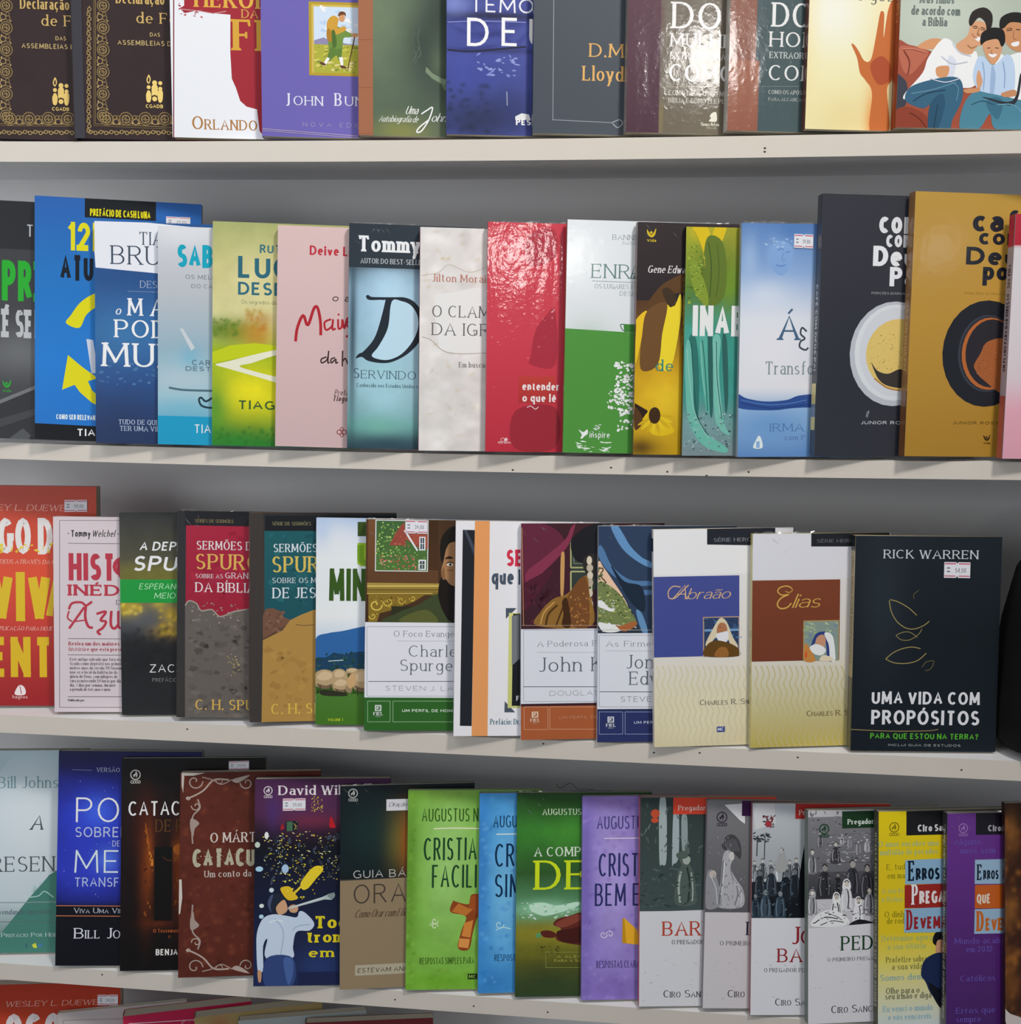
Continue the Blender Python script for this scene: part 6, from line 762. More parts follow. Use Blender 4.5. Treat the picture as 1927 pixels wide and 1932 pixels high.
book(label='book with a painted bearded man and garden picture over white, green foot', at=(-0.2642, -0.0092, -0.4514), turn=(9.5, 8, 1.25), size=(140, 12.0, 209.3), base=692, cell=2, wrap=2, gloss=0.35, price=(38.3, 196.0, 59.9, 209.2, '39,00'), spine=(691, ()),
 art=[
('g',634,30.3,184.7,41.9,56,0.9),('r',635,56,142.7,70.5,210.5,636),('r',637,2.2,144.9,9.2,208.9,634),('r',638,2.1,146.1,71.2,159.8),('r',639,9.1,158.3,61,208.9),('r',640,10,159.1,60.2,208.1,641),('d',(642, 643, 644, 645, 646),9.9,161.9,38.4,207.2,150,2.5,5,1.2),('p',647,22.7,183.9,31.5,200.1,37,207.2,38.5,198.8,38.7,184.1),('p',648,38.5,198.8,60.4,194.9,60.5,180.8,51.3,182.1,38.6,190.4),('d',(649, 650),24.8,181.8,58.1,196.2,40,2,6,2),('p',651,36.6,198.8,38.8,198.8,51.3,179.3,49.9,178.4),('r',630,52.2,179.3,58.2,192.7),('r',652,53.3,180.4,57,191.7),('l',630,0.56,55.1,192,55.2,179.9),('l',630,0.56,52.6,186.1,58,186.1),('r',630,51.6,159.9,59,170.2),('r',652,53,161,57.6,168.9),('l',630,0.56,55.2,169.2,55.3,160.7),('l',630,0.56,52.3,165.2,58.5,165.3),('d',(653, 654, 655, 656),12.5,159.8,50,175,70,2.1,7,1),('d',(657, 658),11.1,159.8,58.3,179.4,80,1.8,8,1),('r',659,1.6,135.1,72.8,146.8,660),
('l',661,0.98,1.5,143.5,72.1,144.3),('l',662,0.84,1.5,139.9,72.1,140.6),('l',663,0.7,1.5,136.2,65.9,136.9),('p',664,3,135.1,58.9,135.7,47.8,128.5,36.6,124.1,25.5,119.8,14.3,116.8,11.6,108.3,3.2,108.3),('k',665,1.26,16.7,125.3,15.4,122,12.7,120.1,9.7,120,7.3,121.3,6.1,123.6,6.2,125.9,7.5,127.5,9.1,128,10.6,127.6,11.4,126.7,11.4,125.6,10.9,125),('k',666,1.12,17.5,128.2,18.6,125.7,20.7,124.3,22.9,124.2,24.7,125.3,25.6,127,25.4,128.7,24.5,129.9,23.2,130.3,22.1,130,21.5,129.2,21.5,128.5,21.9,128),('k',667,0.98,39.3,129.8,38.5,127.7,36.8,126.5,34.9,126.4,33.4,127.3,32.7,128.7,32.8,130.1,33.5,131.1,34.6,131.5,35.5,131.2,36,130.6,36,130,35.7,129.6),('k',666,0.98,3.7,113.9,4.5,112.2,6,111.1,7.6,111.1,8.9,111.9,9.5,113.1,9.4,114.3,8.7,115.2,7.8,115.5,7,115.2,6.6,114.7,6.6,114.1,6.9,113.8),
('k',667,0.84,43,132,43.7,130.3,45,129.4,46.6,129.3,47.8,130,48.3,131.2,48.2,132.3,47.6,133.1,46.7,133.4,46,133.2,45.6,132.7,45.6,132.2,45.9,131.8),('d',(668, 665),3.9,109.7,49.1,134.1,50,1.7,9,1),('r',669,25.6,107.1,157.7,123.9),('s',670,24.2,107,31.1,117,52,125.7,72.9,137.2,101,134.7,157.6,132.4,158,108.2),('s',671,34,108.5,45.1,117.1,61.9,120.1,70.5,107.4),('s',672,73.1,173.9,73.6,190.8,80.4,200.8,88.8,203.7,114.1,202.6,114.3,185.7,86.3,185.3,79.4,174,76.8,162.7),('s',673,76.6,171.1,79.3,182.4,86.2,188.2,114.3,188.5,115,143.3,87,134.5,78.4,145.7,74,157),('s',674,73.4,151.3,78.3,151.4,86.8,144.4,115,144.7,115.6,107.8,87.4,107.6,77.4,117.4,71.5,134.4),('s',675,77.3,171.1,81.5,174,85.7,171.9,80.8,171.2),('e',676,82.6,165.6,3.09,1.55),('e',677,82.9,165.6,1.26,1.27),('k',678,0.84,78.8,166.9,82.6,168.1,86.5,166.7),('k',679,0.84,79.6,160.6,83.1,159.6,86.3,160.7),
('s',680,74,157,76.8,162.7,77.8,151.4,75.5,151.4),('r',681,-0.2,31.9,200.6,107.9),('l',682,0.42,1.9,103.3,186.4,104.9),('l',682,0.42,2.6,34.2,187.8,35.2),('l',682,0.42,1.9,103.3,2.6,34.2),('l',682,0.43,186.4,104.9,187.8,35.2),('t',683,'s','O Foco Evangé|lico',28.3,93.8,59.3,5.95),('l',684,0.42,31.4,89.3,144.1,89.9),('t',685,'s','Charle|s',43.1,74,47.6,11.08),('t',685,'s','Spurge|on',34.6,59.7,52.1,11.37),('l',686,0.63,3.8,49,187.5,50.1),('t',687,'Nl','STEVEN J. LA|WSON',20.5,40,67.3,4.84),('r',688,-1.3,-2.6,202.1,33),('l',689,0.42,3.3,29.4,25.4,29.5),('l',689,0.42,3.5,8.6,25.6,8.7),('l',689,0.42,3.3,29.4,3.5,8.6),('l',689,0.42,25.4,29.5,25.6,8.7),('l',689,0.42,28.2,29.5,173.6,30.2),('l',689,0.43,28.4,8.7,174,9.3),('l',689,0.42,28.2,29.5,28.4,8.7),('l',689,0.43,173.6,30.2,174,9.3),('r',24,10.6,19.5,16.8,25.5),('r',688,11.6,20.3,15.8,24.7),('l',24,0.85,12.7,20.9,12.6,23.7,15,23.7),
('l',24,0.74,12.7,22.3,14.3,22.3),('e',24,14.8,21.2,0.42,0.43),('t',24,'Sb','FIEL',9.1,15.3,9.5,3.21),('t',24,'S','Editora',11.2,13.7,5.3,0.86),('t',690,'Nb','UM PERFIL DE HOM|ENS',37.3,18.7,49.9,2.86),])
book(label='white book with black and orange upright stripes and red and slate title', at=(-0.174, -0.0132, -0.4515), turn=(10.7, 8, 1.25), size=(140, 11.0, 210.9), base=702, cell=2.0, wrap=1, gloss=0.35, spine=(701, ()),
 art=[
('p',469,6.7,202.2,18.5,202.1,17.6,9.9,6.1,10.2),('p',652,7.8,201.7,10.5,202,18.5,185.1,18.3,176.8),('p',693,18.4,212.9,32.8,212.7,33.3,-0.5,17.7,-0.4),('t',694,'Nh','SE|',49.5,167,15.6,16.43),('t',695,'Nh','que F|',35.3,149.1,32.9,15.05),('p',696,49.5,126.1,60.1,126.2,49.7,115.6),('p',696,49.7,34.4,60.2,23.3,49.5,23.4),('r',697,52.6,27.7,96.6,121.4,698),('r',579,56.7,29.8,96.6,120.5),('p',699,55.5,118.4,63,119.9,63.6,76.3,56.2,69.3),('t',24,'Nb','F',61.1,34.9,3.1,4.8),('t',700,'S','Prefácio: Dr|.',35.7,11.3,28.3,5.65),])
book(label='book with crimson drapery and a fur-collared figure over white, terracotta foot', at=(-0.1081, -0.0104, -0.4534), turn=(10.7, 8, 0.5), size=(140, 7.0, 211.2), base=740, cell=2, wrap=2, gloss=0.35, spine=(739, ()),
 art=[
('g',703,23.9,163.8,43.3,57.4,0.9),('s',704,0.8,211.3,31,206.9,42.5,189.6,28.2,169.5,5.2,155.3,0.9,155.3),('s',705,5.2,163.9,22.4,178.2,42.5,195.3,48.2,206.8,52.6,209.7,45.4,189.6,31.1,173.8,8.1,152.4),('s',706,0.9,149.6,16.7,161,31.1,166.6,16.7,143.7,3.8,126.5),('d',(707, 708),1.7,113.5,36.9,152.2,40,5.8,4,0.5),('s',709,38.5,178.1,40.8,183.8,42.3,178.1,41.3,143.5,38.4,143.5),('r',710,47.8,146.3,74.3,195.2,711),('l',712,1.44,48.3,192.4,68.5,192.3),('l',712,1.44,48.4,168.2,68.6,168.1),('l',712,1.44,48.3,192.4,48.4,168.2),('l',712,1.44,68.5,192.3,68.6,168.1),('l',713,1.44,48.4,164.4,68.7,164.2),('l',713,1.45,48.5,143.4,68.8,143.3),('l',713,1.44,48.4,164.4,48.5,143.4),('l',713,1.45,68.7,164.2,68.8,143.3),('l',714,0.86,51.2,188.1,65.7,188),('l',714,0.87,51.3,172.3,65.7,172.2),('l',714,0.86,51.2,188.1,51.3,172.3),('l',714,0.87,65.7,188,65.7,172.2),
('s',715,48.3,192.4,55.5,202.5,68.4,209.6,88.7,209.5,88.9,174.9,68.6,175,59.9,172.2,51.2,178),('s',716,59.9,172.2,65.7,180.8,88.9,177.8,89,154.7,65.8,160.6),('e',717,66.4,175,2.61,4.33),('e',718,66.9,167.8,3.19,3.75),('e',719,67.2,160.6,2.9,3.75),('e',720,67,153.4,3.19,4.05),('e',721,67,143.3,2.9,4.34),('e',718,67.7,131.7,2.61,5.21),('s',722,15.4,111.9,19.7,126.3,31.2,137.8,45.6,143.4,62.9,160.6,66.6,143.3,68.9,111.4),('s',723,45.6,140.6,62.9,159.2,66,111.4,50.1,111.6,42.8,123.2),('d',(724, 725, 726),47.2,111.6,68.8,143.3,60,2.6,5,1),('k',727,2.02,24,111.8,26.9,123.4,35.5,132),('k',727,1.74,34.1,111.7,38.4,123.3,42.7,134.8),('k',728,1.3,19,113.3,22.5,124.9,32.6,134.9),('s',729,39.8,134.8,44.9,137.7,48.6,111.6,39.9,111.7,41.3,123.2),('k',730,0.57,0.8,207,2.4,112.1),('l',731,0.43,0.9,112.4,118.5,111.1),('r',732,-0.4,35.5,162.5,108.6),('l',682,0.43,2.4,107.7,147.8,106.2),
('l',682,0.44,2.5,37.8,148.4,35.5),('l',682,0.43,2.4,107.7,2.5,37.8),('l',682,0.44,147.8,106.2,148.4,35.5),('t',683,'s','A Poderosa F|é',16,91.4,57.7,5.51),('l',684,0.43,15.7,85.9,118.7,84.6),('t',733,'s','John K|nox',17.2,66.7,63.6,13.94),('l',686,0.65,2.5,52.4,148.3,50.2),('t',734,'Nl','DOUGLA|S',28,43,42.5,4.95),('r',735,-1.8,-7,163.2,33),('l',736,0.44,3.1,32.6,26.4,32.2),('l',736,0.44,3.1,10.4,26.5,10),('l',736,0.44,3.1,32.6,3.1,10.4),('l',736,0.44,26.4,32.2,26.5,10),('l',736,0.44,28.3,32.2,148.5,30.3),('l',736,0.44,28.4,10.3,148.7,8.2),('l',736,0.44,28.3,32.2,28.4,10.3),('l',736,0.44,148.5,30.3,148.7,8.2),('r',737,10.6,22,16.9,27.7),('r',735,11.7,22.7,15.8,27),('l',737,0.84,12.7,23.3,12.7,26.1,15,26),('l',737,0.73,12.7,24.7,14.4,24.7),('e',737,14.8,23.5,0.42,0.42),('t',737,'Sb','FIEL',9.2,17.8,9.4,3.15),('t',737,'S','Editora',11.2,16.2,5.2,0.84),
('t',738,'Nl','UM PERFIL| DE HOMENS',37.3,20.3,28.4,2.63),])
book(label='book with blue drapery over a waterfall landscape over white, navy foot', at=(-0.0341, -0.0054, -0.454), turn=(8.5, 8, 0.25), size=(134, 7.0, 210.2), base=766, cell=2, wrap=2, gloss=0.35, spine=(765, ()),
 art=[
('g',741,20.7,179.9,43,57.1,0.9),('s',742,-0.7,174.2,5,174.2,13.7,159.8,22.4,145.5,28.3,131.1,2.3,145.5,-0.6,151.3),('s',743,-0.6,154.1,10.9,152.7,22.4,142.6,31.2,128.2,37,113.7,-0.3,113.9),('d',(744, 745, 746, 747),-0.4,115.3,35.3,151.2,90,3.2,4,1.8),('s',24,0.2,138.3,5.2,136.9,11,131.1,16.8,130.4,12.5,127.5,5.3,130.4,0.3,132.6),('s',24,0.4,116.8,11.1,115.3,22.6,113.8,19.8,108,5.4,108.1),('d',(24, 748),0.3,126.8,16.7,138.3,24,2,5,2),('d',(24, 749),2.6,108.1,37,116.6,30,2.3,6,2),('k',750,1.15,-0.7,169.9,5,168.5,2.2,162.7,8,155.6),('d',(751, 752),-0.6,152.7,7.9,172.8,24,2.9,7,1.5),('s',753,16.9,114.5,22.6,113.8,35.5,118.1,37,113.7,25.6,108),('s',754,-0.9,209.9,50.6,209.9,54.3,107.9,42.8,107.9,34.1,125.3,22.4,145.5,10.8,162.7,0.7,179.9),('s',755,11.9,209.9,19.1,209.9,30.7,191.3,42.2,179.9,50.9,175.5,50.9,169.8,36.5,177,22.1,189.9),
('s',756,0.6,191.4,4.9,188.5,13.6,171.3,30.9,158.4,51,156.9,51.1,152.6,28.1,154.1,10.8,165.6,0.7,179.9),('s',757,19.5,154.1,28.1,148.3,51.1,148.3,51.2,143.9,31,144),('s',758,12.2,172.7,25.2,156.9,42.5,151.2,45.5,128.1,34,133.9,22.4,151.2),('s',759,36.9,128.2,42.7,125.3,48.6,107.9,42.8,107.9),('k',760,0.71,-0.9,208.5,0.3,194.2),('l',761,0.43,-0.3,109.8,57.2,109.3),('r',732,-1.3,32.3,129.5,106.4),('l',682,0.43,1.4,104.4,115,103.9),('l',682,0.43,1.9,34.6,115.9,33.9),('l',682,0.43,1.4,104.4,1.9,34.6),('l',682,0.43,115,103.9,115.9,33.9),('t',683,'s','As Firmes| Resoluções',8.1,93.4,49.3,5.49),('l',684,0.43,7.7,89.3,100.7,88.6),('t',733,'s','Jon|athan',27.6,71.9,26.4,13.31),('t',733,'s','Edw|ards',31.1,55.9,30.9,13.05),('l',686,0.65,2.2,49.4,115.7,48.4),('t',685,'Nl','STEVE|N',22.6,39.4,29.8,5.23),('r',762,-1,-6.4,130.4,31.4),('l',763,0.43,1.9,29.7,24.7,29.5),('l',763,0.43,2,7.8,24.9,7.7),
('l',763,0.43,1.9,29.7,2,7.8),('l',763,0.43,24.7,29.5,24.9,7.7),('l',763,0.43,27,29.5,115.9,28.9),('l',763,0.44,27.2,7.7,116.2,7),('l',763,0.43,27,29.5,27.2,7.7),('l',763,0.44,115.9,28.9,116.2,7),('r',630,10,19.2,16.2,24.9),('r',762,11.1,19.9,15.2,24.2),('l',630,0.83,12.1,20.5,12.1,23.3,14.4,23.2),('l',630,0.73,12.1,21.9,13.8,21.9),('e',630,14.2,20.7,0.42,0.42),('t',630,'Sb','FIEL',8.6,15,9.4,3.14),('t',630,'S','Editora',10.6,13.4,5.2,0.84),('t',764,'Nb','UM P|ERFIL',35.8,17.8,12.1,2.62),])
book(label='white and cream book with a blue panel and small picture of a veiled elder', at=(0.0211, -0.0103, -0.4547), turn=(10.6, 8, -0.25), size=(136, 8.5, 209.8), base=796, cell=2, wrap=0, gloss=0.35, fade=((209.9, 789), (86.0, 790), (40.0, 791), (-0.4, 792)), spine=(793, (('rect', 794, 0.9, 0.96), ('N', 'ABRAÃO', 795, 0.3, 0.6, 1))),
 art=[
('g',767,42.9,24.9,58.2,37.5,0.6),('r',768,-2.6,166.4,95.2,210.1),('k',769,1,2.3,79.3,5.1,70.5,2.3,61.8,5.5,52.9,3.5,44.2,7.1,35.3,4.7,26.5,7.5,17.7,4.7,8.9,7.9,-0),('k',769,1,7.9,79.2,10.8,70.3,7.9,61.6,11.1,52.7,9.1,44,12.7,35.1,10.3,26.4,13.1,17.5,10.3,8.7,13.5,-0.2),('k',769,1.01,13.6,79,16.4,70.2,13.5,61.5,16.8,52.6,14.7,43.9,18.4,35,15.9,26.2,18.8,17.3,15.9,8.6,19.2,-0.4),('k',769,1.01,19.2,78.9,22,70,19.2,61.3,22.4,52.4,20.4,43.7,24,34.8,21.6,26.1,24.4,17.1,21.6,8.4,24.8,-0.5),('k',769,1.01,24.8,78.7,27.6,69.9,24.8,61.2,28,52.3,26,43.5,29.7,34.6,27.2,25.9,30.1,17,27.2,8.2,30.5,-0.7),('k',769,1.01,30.4,78.6,33.3,69.7,30.4,61,33.7,52.1,31.7,43.4,35.3,34.5,32.9,25.7,35.7,16.8,32.9,8.1,36.1,-0.9),('k',769,1.01,36.1,78.4,38.9,69.6,36.1,60.9,39.3,52,37.3,43.2,40.9,34.3,38.5,25.6,41.4,16.6,38.5,7.9,41.8,-1.1),
('k',769,1.01,41.7,78.3,44.5,69.4,41.7,60.7,45,51.8,42.9,43.1,46.6,34.1,44.2,25.4,47,16.5,44.2,7.7,47.4,-1.2),('k',769,1.01,47.4,78.1,50.2,69.3,47.4,60.6,50.6,51.7,48.6,42.9,52.3,34,49.8,25.2,52.7,16.3,49.8,7.5,53.1,-1.4),('k',769,1.01,53,78,55.8,69.1,53,60.4,56.3,51.5,54.3,42.8,57.9,33.8,55.5,25.1,58.4,16.1,55.5,7.4,58.8,-1.6),('k',769,1.01,58.7,77.8,61.5,69,58.7,60.3,61.9,51.4,59.9,42.6,63.6,33.7,61.2,24.9,64,16,61.2,7.2,64.5,-1.8),('k',769,1.01,64.3,77.7,67.2,68.8,64.3,60.1,67.6,51.2,65.6,42.4,69.3,33.5,66.8,24.7,69.7,15.8,66.9,7,70.1,-1.9),('k',769,1.01,70,77.6,72.8,68.7,70,59.9,73.3,51,71.3,42.3,74.9,33.3,72.5,24.6,75.4,15.6,72.5,6.9,75.8,-2.1),('k',769,1.01,75.6,77.4,78.5,68.5,75.7,59.8,78.9,50.9,76.9,42.1,80.6,33.2,78.2,24.4,81.1,15.5,78.2,6.7,81.5,-2.3),('k',769,1.01,81.3,77.3,84.2,68.4,81.3,59.6,84.6,50.7,82.6,42,86.3,33,83.9,24.2,86.8,15.3,83.9,6.5,87.2,-2.5),
('k',769,1.01,87,77.1,89.8,68.2,87,59.5,90.3,50.6,88.3,41.8,92,32.8,89.6,24.1,92.4,15.1,89.6,6.3,92.9,-2.6),('r',770,-3,87.2,83.3,164.7,771),('r',731,47.7,86.5,83,125.2),('r',772,48.8,87,82.4,124.2),('d',(773, 774, 775),49.1,102.5,82.1,123.8,30,4.3,3,2.6),('r',776,49.2,111.1,82.4,113.2),('s',777,50.3,99.6,57.5,113.8,63.3,122.9,67.7,123.3,72,117.7,76.3,106.1,81.8,96,76.3,94.7,70.5,104.9,60.4,105.1,53.2,96.7),('s',778,61.6,115.1,64.8,119.3,69.8,117.8,71.3,110.6,66.2,106.4,61.6,107.9),('s',779,60.4,108,66.2,110,72,110.6,72.3,103.4,69.1,99.9,63.3,101.4),('s',780,49.5,87.3,51.7,98.1,60.4,102.2,72,99.8,81.4,94.5,82.1,86.5),('s',781,58.9,87,63.3,95,70.5,94.8,72,86.7),('l',782,0.43,63.3,115.3,65.5,114.7),('p',783,52,210.8,118.3,209.7,118.3,192.6,51.9,194.9),('t',784,'S','SÉRIE HERÓ|IS',58.3,197.4,36.9,3.41),('t',785,'C','A',17.3,142.5,14.4,14.24),('t',785,'C','braão',31.7,142.6,41.8,9.98),
('k',785,1,26,154.5,18.8,155.3,14.2,150.4,15.2,144,21.6,144.6,28.8,151.5,33.9,156.4),('c',786,'S','CHARLES R. S|WINDOLL',44.4,39.9,44.4,5.19),('r',787,61,13.1,68.8,18.4),('t',788,'Nb','MC',61.9,14.2,6,3.3),('l',24,0.72,83.6,164.7,83.6,85),])
book(label='white and cream book with a rust panel and small picture of an upward-gazing elder', at=(0.113, -0.0036, -0.4535), turn=(12.1, 8, 0.5), size=(136, 7.0, 205.6), base=769, cell=2, wrap=3, gloss=0.35, fade=((209.9, 797), (82.9, 815), (40.5, 816), (0.2, 817)), spine=(818, (('N', 'ELIAS', 819, 0.34, 0.55, 1),)),
 art=[
('r',797,-5,162.4,119.8,210.4),('k',798,1.01,3.3,79.5,6.3,70.7,3.6,62,6.9,53.2,5,44.5,8.8,35.7,6.5,26.9,9.4,18.1,6.7,9.4,10.1,0.5),('k',798,1.01,9,79.4,11.9,70.6,9.2,61.9,12.6,53.1,10.7,44.4,14.5,35.5,12.1,26.8,15.1,17.9,12.4,9.2,15.7,0.3),('k',798,1.01,14.6,79.3,17.6,70.5,14.8,61.8,18.2,53,16.3,44.2,20.1,35.4,17.8,26.6,20.8,17.8,18,9.1,21.4,0.1),('k',798,1.01,20.3,79.2,23.2,70.4,20.5,61.7,23.9,52.8,22,44.1,25.8,35.2,23.4,26.5,26.4,17.6,23.7,8.9,27.1,-0),('k',798,1.01,25.9,79,28.9,70.2,26.1,61.5,29.5,52.7,27.6,44,31.4,35.1,29.1,26.4,32.1,17.5,29.4,8.7,32.8,-0.2),('k',798,1.01,31.6,78.9,34.5,70.1,31.8,61.4,35.2,52.6,33.3,43.8,37.1,34.9,34.8,26.2,37.8,17.3,35,8.6,38.4,-0.3),('k',798,1.01,37.2,78.8,40.2,70,37.5,61.3,40.9,52.4,39,43.7,42.8,34.8,40.5,26.1,43.5,17.2,40.7,8.4,44.1,-0.5),
('k',798,1.01,42.9,78.7,45.9,69.9,43.1,61.1,46.6,52.3,44.6,43.5,48.5,34.7,46.1,25.9,49.2,17,46.4,8.3,49.8,-0.7),('k',798,1.01,48.6,78.6,51.6,69.7,48.8,61,52.2,52.2,50.3,43.4,54.2,34.5,51.8,25.8,54.8,16.9,52.1,8.1,55.5,-0.8),('k',798,1.02,54.2,78.4,57.2,69.6,54.5,60.9,57.9,52,56,43.3,59.9,34.4,57.5,25.6,60.5,16.7,57.8,8,61.2,-1),('k',798,1.02,59.9,78.3,62.9,69.5,60.2,60.8,63.6,51.9,61.7,43.1,65.6,34.2,63.2,25.5,66.3,16.6,63.5,7.8,67,-1.1),('k',798,1.02,65.6,78.2,68.6,69.4,65.9,60.6,69.3,51.8,67.4,43,71.3,34.1,68.9,25.3,72,16.4,69.2,7.6,72.7,-1.3),('k',798,1.02,71.3,78.1,74.3,69.2,71.6,60.5,75,51.6,73.1,42.9,77,33.9,74.6,25.2,77.7,16.3,74.9,7.5,78.4,-1.5),('k',798,1.02,77,78,80,69.1,77.3,60.4,80.7,51.5,78.8,42.7,82.7,33.8,80.4,25,83.4,16.1,80.7,7.3,84.1,-1.6),('k',798,1.02,82.7,77.8,85.7,69,83,60.2,86.5,51.4,84.5,42.6,88.4,33.7,86.1,24.9,89.1,16,86.4,7.2,89.9,-1.8),
('k',798,1.02,88.4,77.7,91.5,68.9,88.7,60.1,92.2,51.2,90.3,42.4,94.2,33.5,91.8,24.7,94.9,15.8,92.1,7,95.6,-1.9),('r',799,-4.3,83.4,86.4,161.2,800),('r',801,50.5,82.8,85.8,122),('r',802,51.4,83.4,85.2,120.9),('d',(803, 804, 805),51.4,102.9,84.9,120.6,34,4.9,4,2.2),('s',806,58.2,97,62.5,108.4,69.8,111.1,77.2,108.1,81.7,96.5,81.9,83.6,74.6,83.8,72.9,99.6,65.5,102.6),('s',630,74.2,110.3,80.1,105.2,82.6,83.6,77.5,83.7,75.8,98.1,71.3,108.2),('s',807,62.6,98.3,64,105.5,69.8,108.2,72.8,102.5,71.4,96.7,67.1,95.4),('s',24,56.8,95.6,62.6,99.1,70,96.8,73,92.4,68.6,88.2,61.3,89.8),('s',808,52,83.4,52.3,100,58.3,92.7,62.8,83.1),('s',809,52.2,88.5,53.9,92.8,54.5,88.5,53.4,85.6),('s',810,67.2,83.1,70.1,88.2,77.5,86.6,80.4,82.8),('p',811,57.1,211,134.6,210.2,134.9,192.4,57.3,193.2),('t',812,'S','SÉRIE HE|RÓIS',62.8,196.7,27.2,3.12),
('k',813,1.15,38.3,153.6,33.5,155.6,26.9,154,24.9,150.1,29.3,146.9,36,147.6),('k',813,1.3,34.9,147.1,27.9,143.8,24.5,138.1,27.7,134.1,34.1,134.9,38.4,139.1),('k',813,0.72,38.3,153.6,39.2,151.3,36.3,149.3,32.2,150.5),('t',813,'C','lias',38.8,134.5,26.9,12.82),('c',814,'S','CHARLES R|. S',54.7,29.5,33.3,5.19),('l',24,0.72,86.7,161.1,87.2,81.5),])
book(label='large near-black book with gold leaf outlines and bold white title', at=(0.2069, 0.0012, -0.4536), turn=(6.0, 8, 0.3), size=(138, 13.0, 205.6), base=836, cell=2.0, wrap=1, gloss=0.35, fade=((204.7, 829), (114.5, 830), (-2.2, 831)), price=(84.0, 166.6, 108.5, 181.5, '54,00'), spine=(832, (('S', 'UMA VIDA COM PROPÓSITOS', 833, 0.4, 0.9, 1), ('rect', 834, 0.93, 1.0), ('rect', 835, 0, 0.34))),
 art=[
('g',820,26.2,142.9,22.4,70.3,0.5),('t',821,'S','RICK WARREN',26.8,184.5,89.1,8.15),('k',822,0.84,33.9,145.2,41.6,143.1,51.6,137.5,59.5,130.5),('k',822,0.84,33.2,144.4,35.1,134.5,40.7,124.7,49.3,118.4,57.8,117.5,66.1,120.7,71.6,125),('k',823,0.7,40.4,111.2,46.6,114.1,53.6,114.2,60.8,109.3),('k',823,0.7,40.4,111.2,45.4,107,53.8,107.1,62.1,112.9,64.8,117.9),('k',822,0.85,31.2,88.5,38.7,94.9,48.5,99,56.8,100.1,63.9,98.7),('k',822,0.85,31.2,88.5,39,85,50.3,84.4,61.4,87.3,69.6,94.5),('k',824,0.56,60.9,154.5,56.1,150.3,56.7,146),('k',824,0.71,65.8,81,69.9,86,76.9,86.8,74.3,79.7,68.7,77.5),('t',825,'Nb','UMA VIDA COM',19,45.2,102.7,12.25),('t',825,'Nb','PROPÓSITOS',19,25.5,102.8,13.99),('k',826,0.71,-0.1,20.5,36.6,19.2,71.8,19.8,83,21.4),('t',827,'Nb','PARA QUE ESTOU NA TERRA?',18.5,11.8,102.8,5.44),('t',828,'Nb','INCLUI GUIA DE ESTUDOS',35.9,4.8,68.8,2.15),])  # the soft 'g' blob paints a pale sheen into the cover's left side
book(label='pale misty book with a green slope and slim dark serif title', at=(-0.7441, 0.003, -0.7376), turn=(9.0, 11.5, 0.5), size=(155, 12.0, 221.6), base=862, cell=1.8, wrap=0, gloss=0.35, fade=((222.3, 856), (155.7, 857), (58.3, 858), (9.6, 859), (-3.4, 860)), spine=(861, ()),
 art=[
('g',837,93.8,155.1,40.1,65.1,0.5),('p',838,45.6,222.2,71.1,222,79.1,221.9,64.8,204.1,45.8,168.5),('p',839,123,89.6,115,84.8,107,75.1,94.2,60.7,81.5,44.5,62.4,20.4,46.5,2.8,46.6,-7,158.7,-8.6,158.3,89.2),('m',(840, 841, 842),94.4,28.1,123,73.3,50,5.5,3,1.4),('m',(843, 844),68.9,-2.4,123.2,32.6,50,6.5,4,1.6),('k',845,1.13,94.2,60.7,103.8,62.2,110.2,67,119.9,60.3),('k',846,0.97,46.3,55.6,78.2,55,102.3,55.3,126.3,55.4),('k',847,0.64,46.4,34,86.3,33.9,126.4,32.6),('t',848,'s','Bill Johns|on',59.5,180.4,65,12.36),('t',849,'Si','A',94.2,134.5,13.8,15.96),('t',850,'s','RESEN|ÇA',52.5,88.8,68.2,16.58),('t',851,'Si','vendando Questões|',60.7,42.2,57,5.53),('c',852,'S','PREFÁCIO POR HEI|DI',63.7,17.5,57.3,4.39),('l',853,1.13,90.8,10.3,90.8,5.4),('p',854,96.8,8.6,100.8,10.9,102.5,5.2,98.5,5.3),('p',855,102.5,9.3,108.9,10,105.7,5.2),])
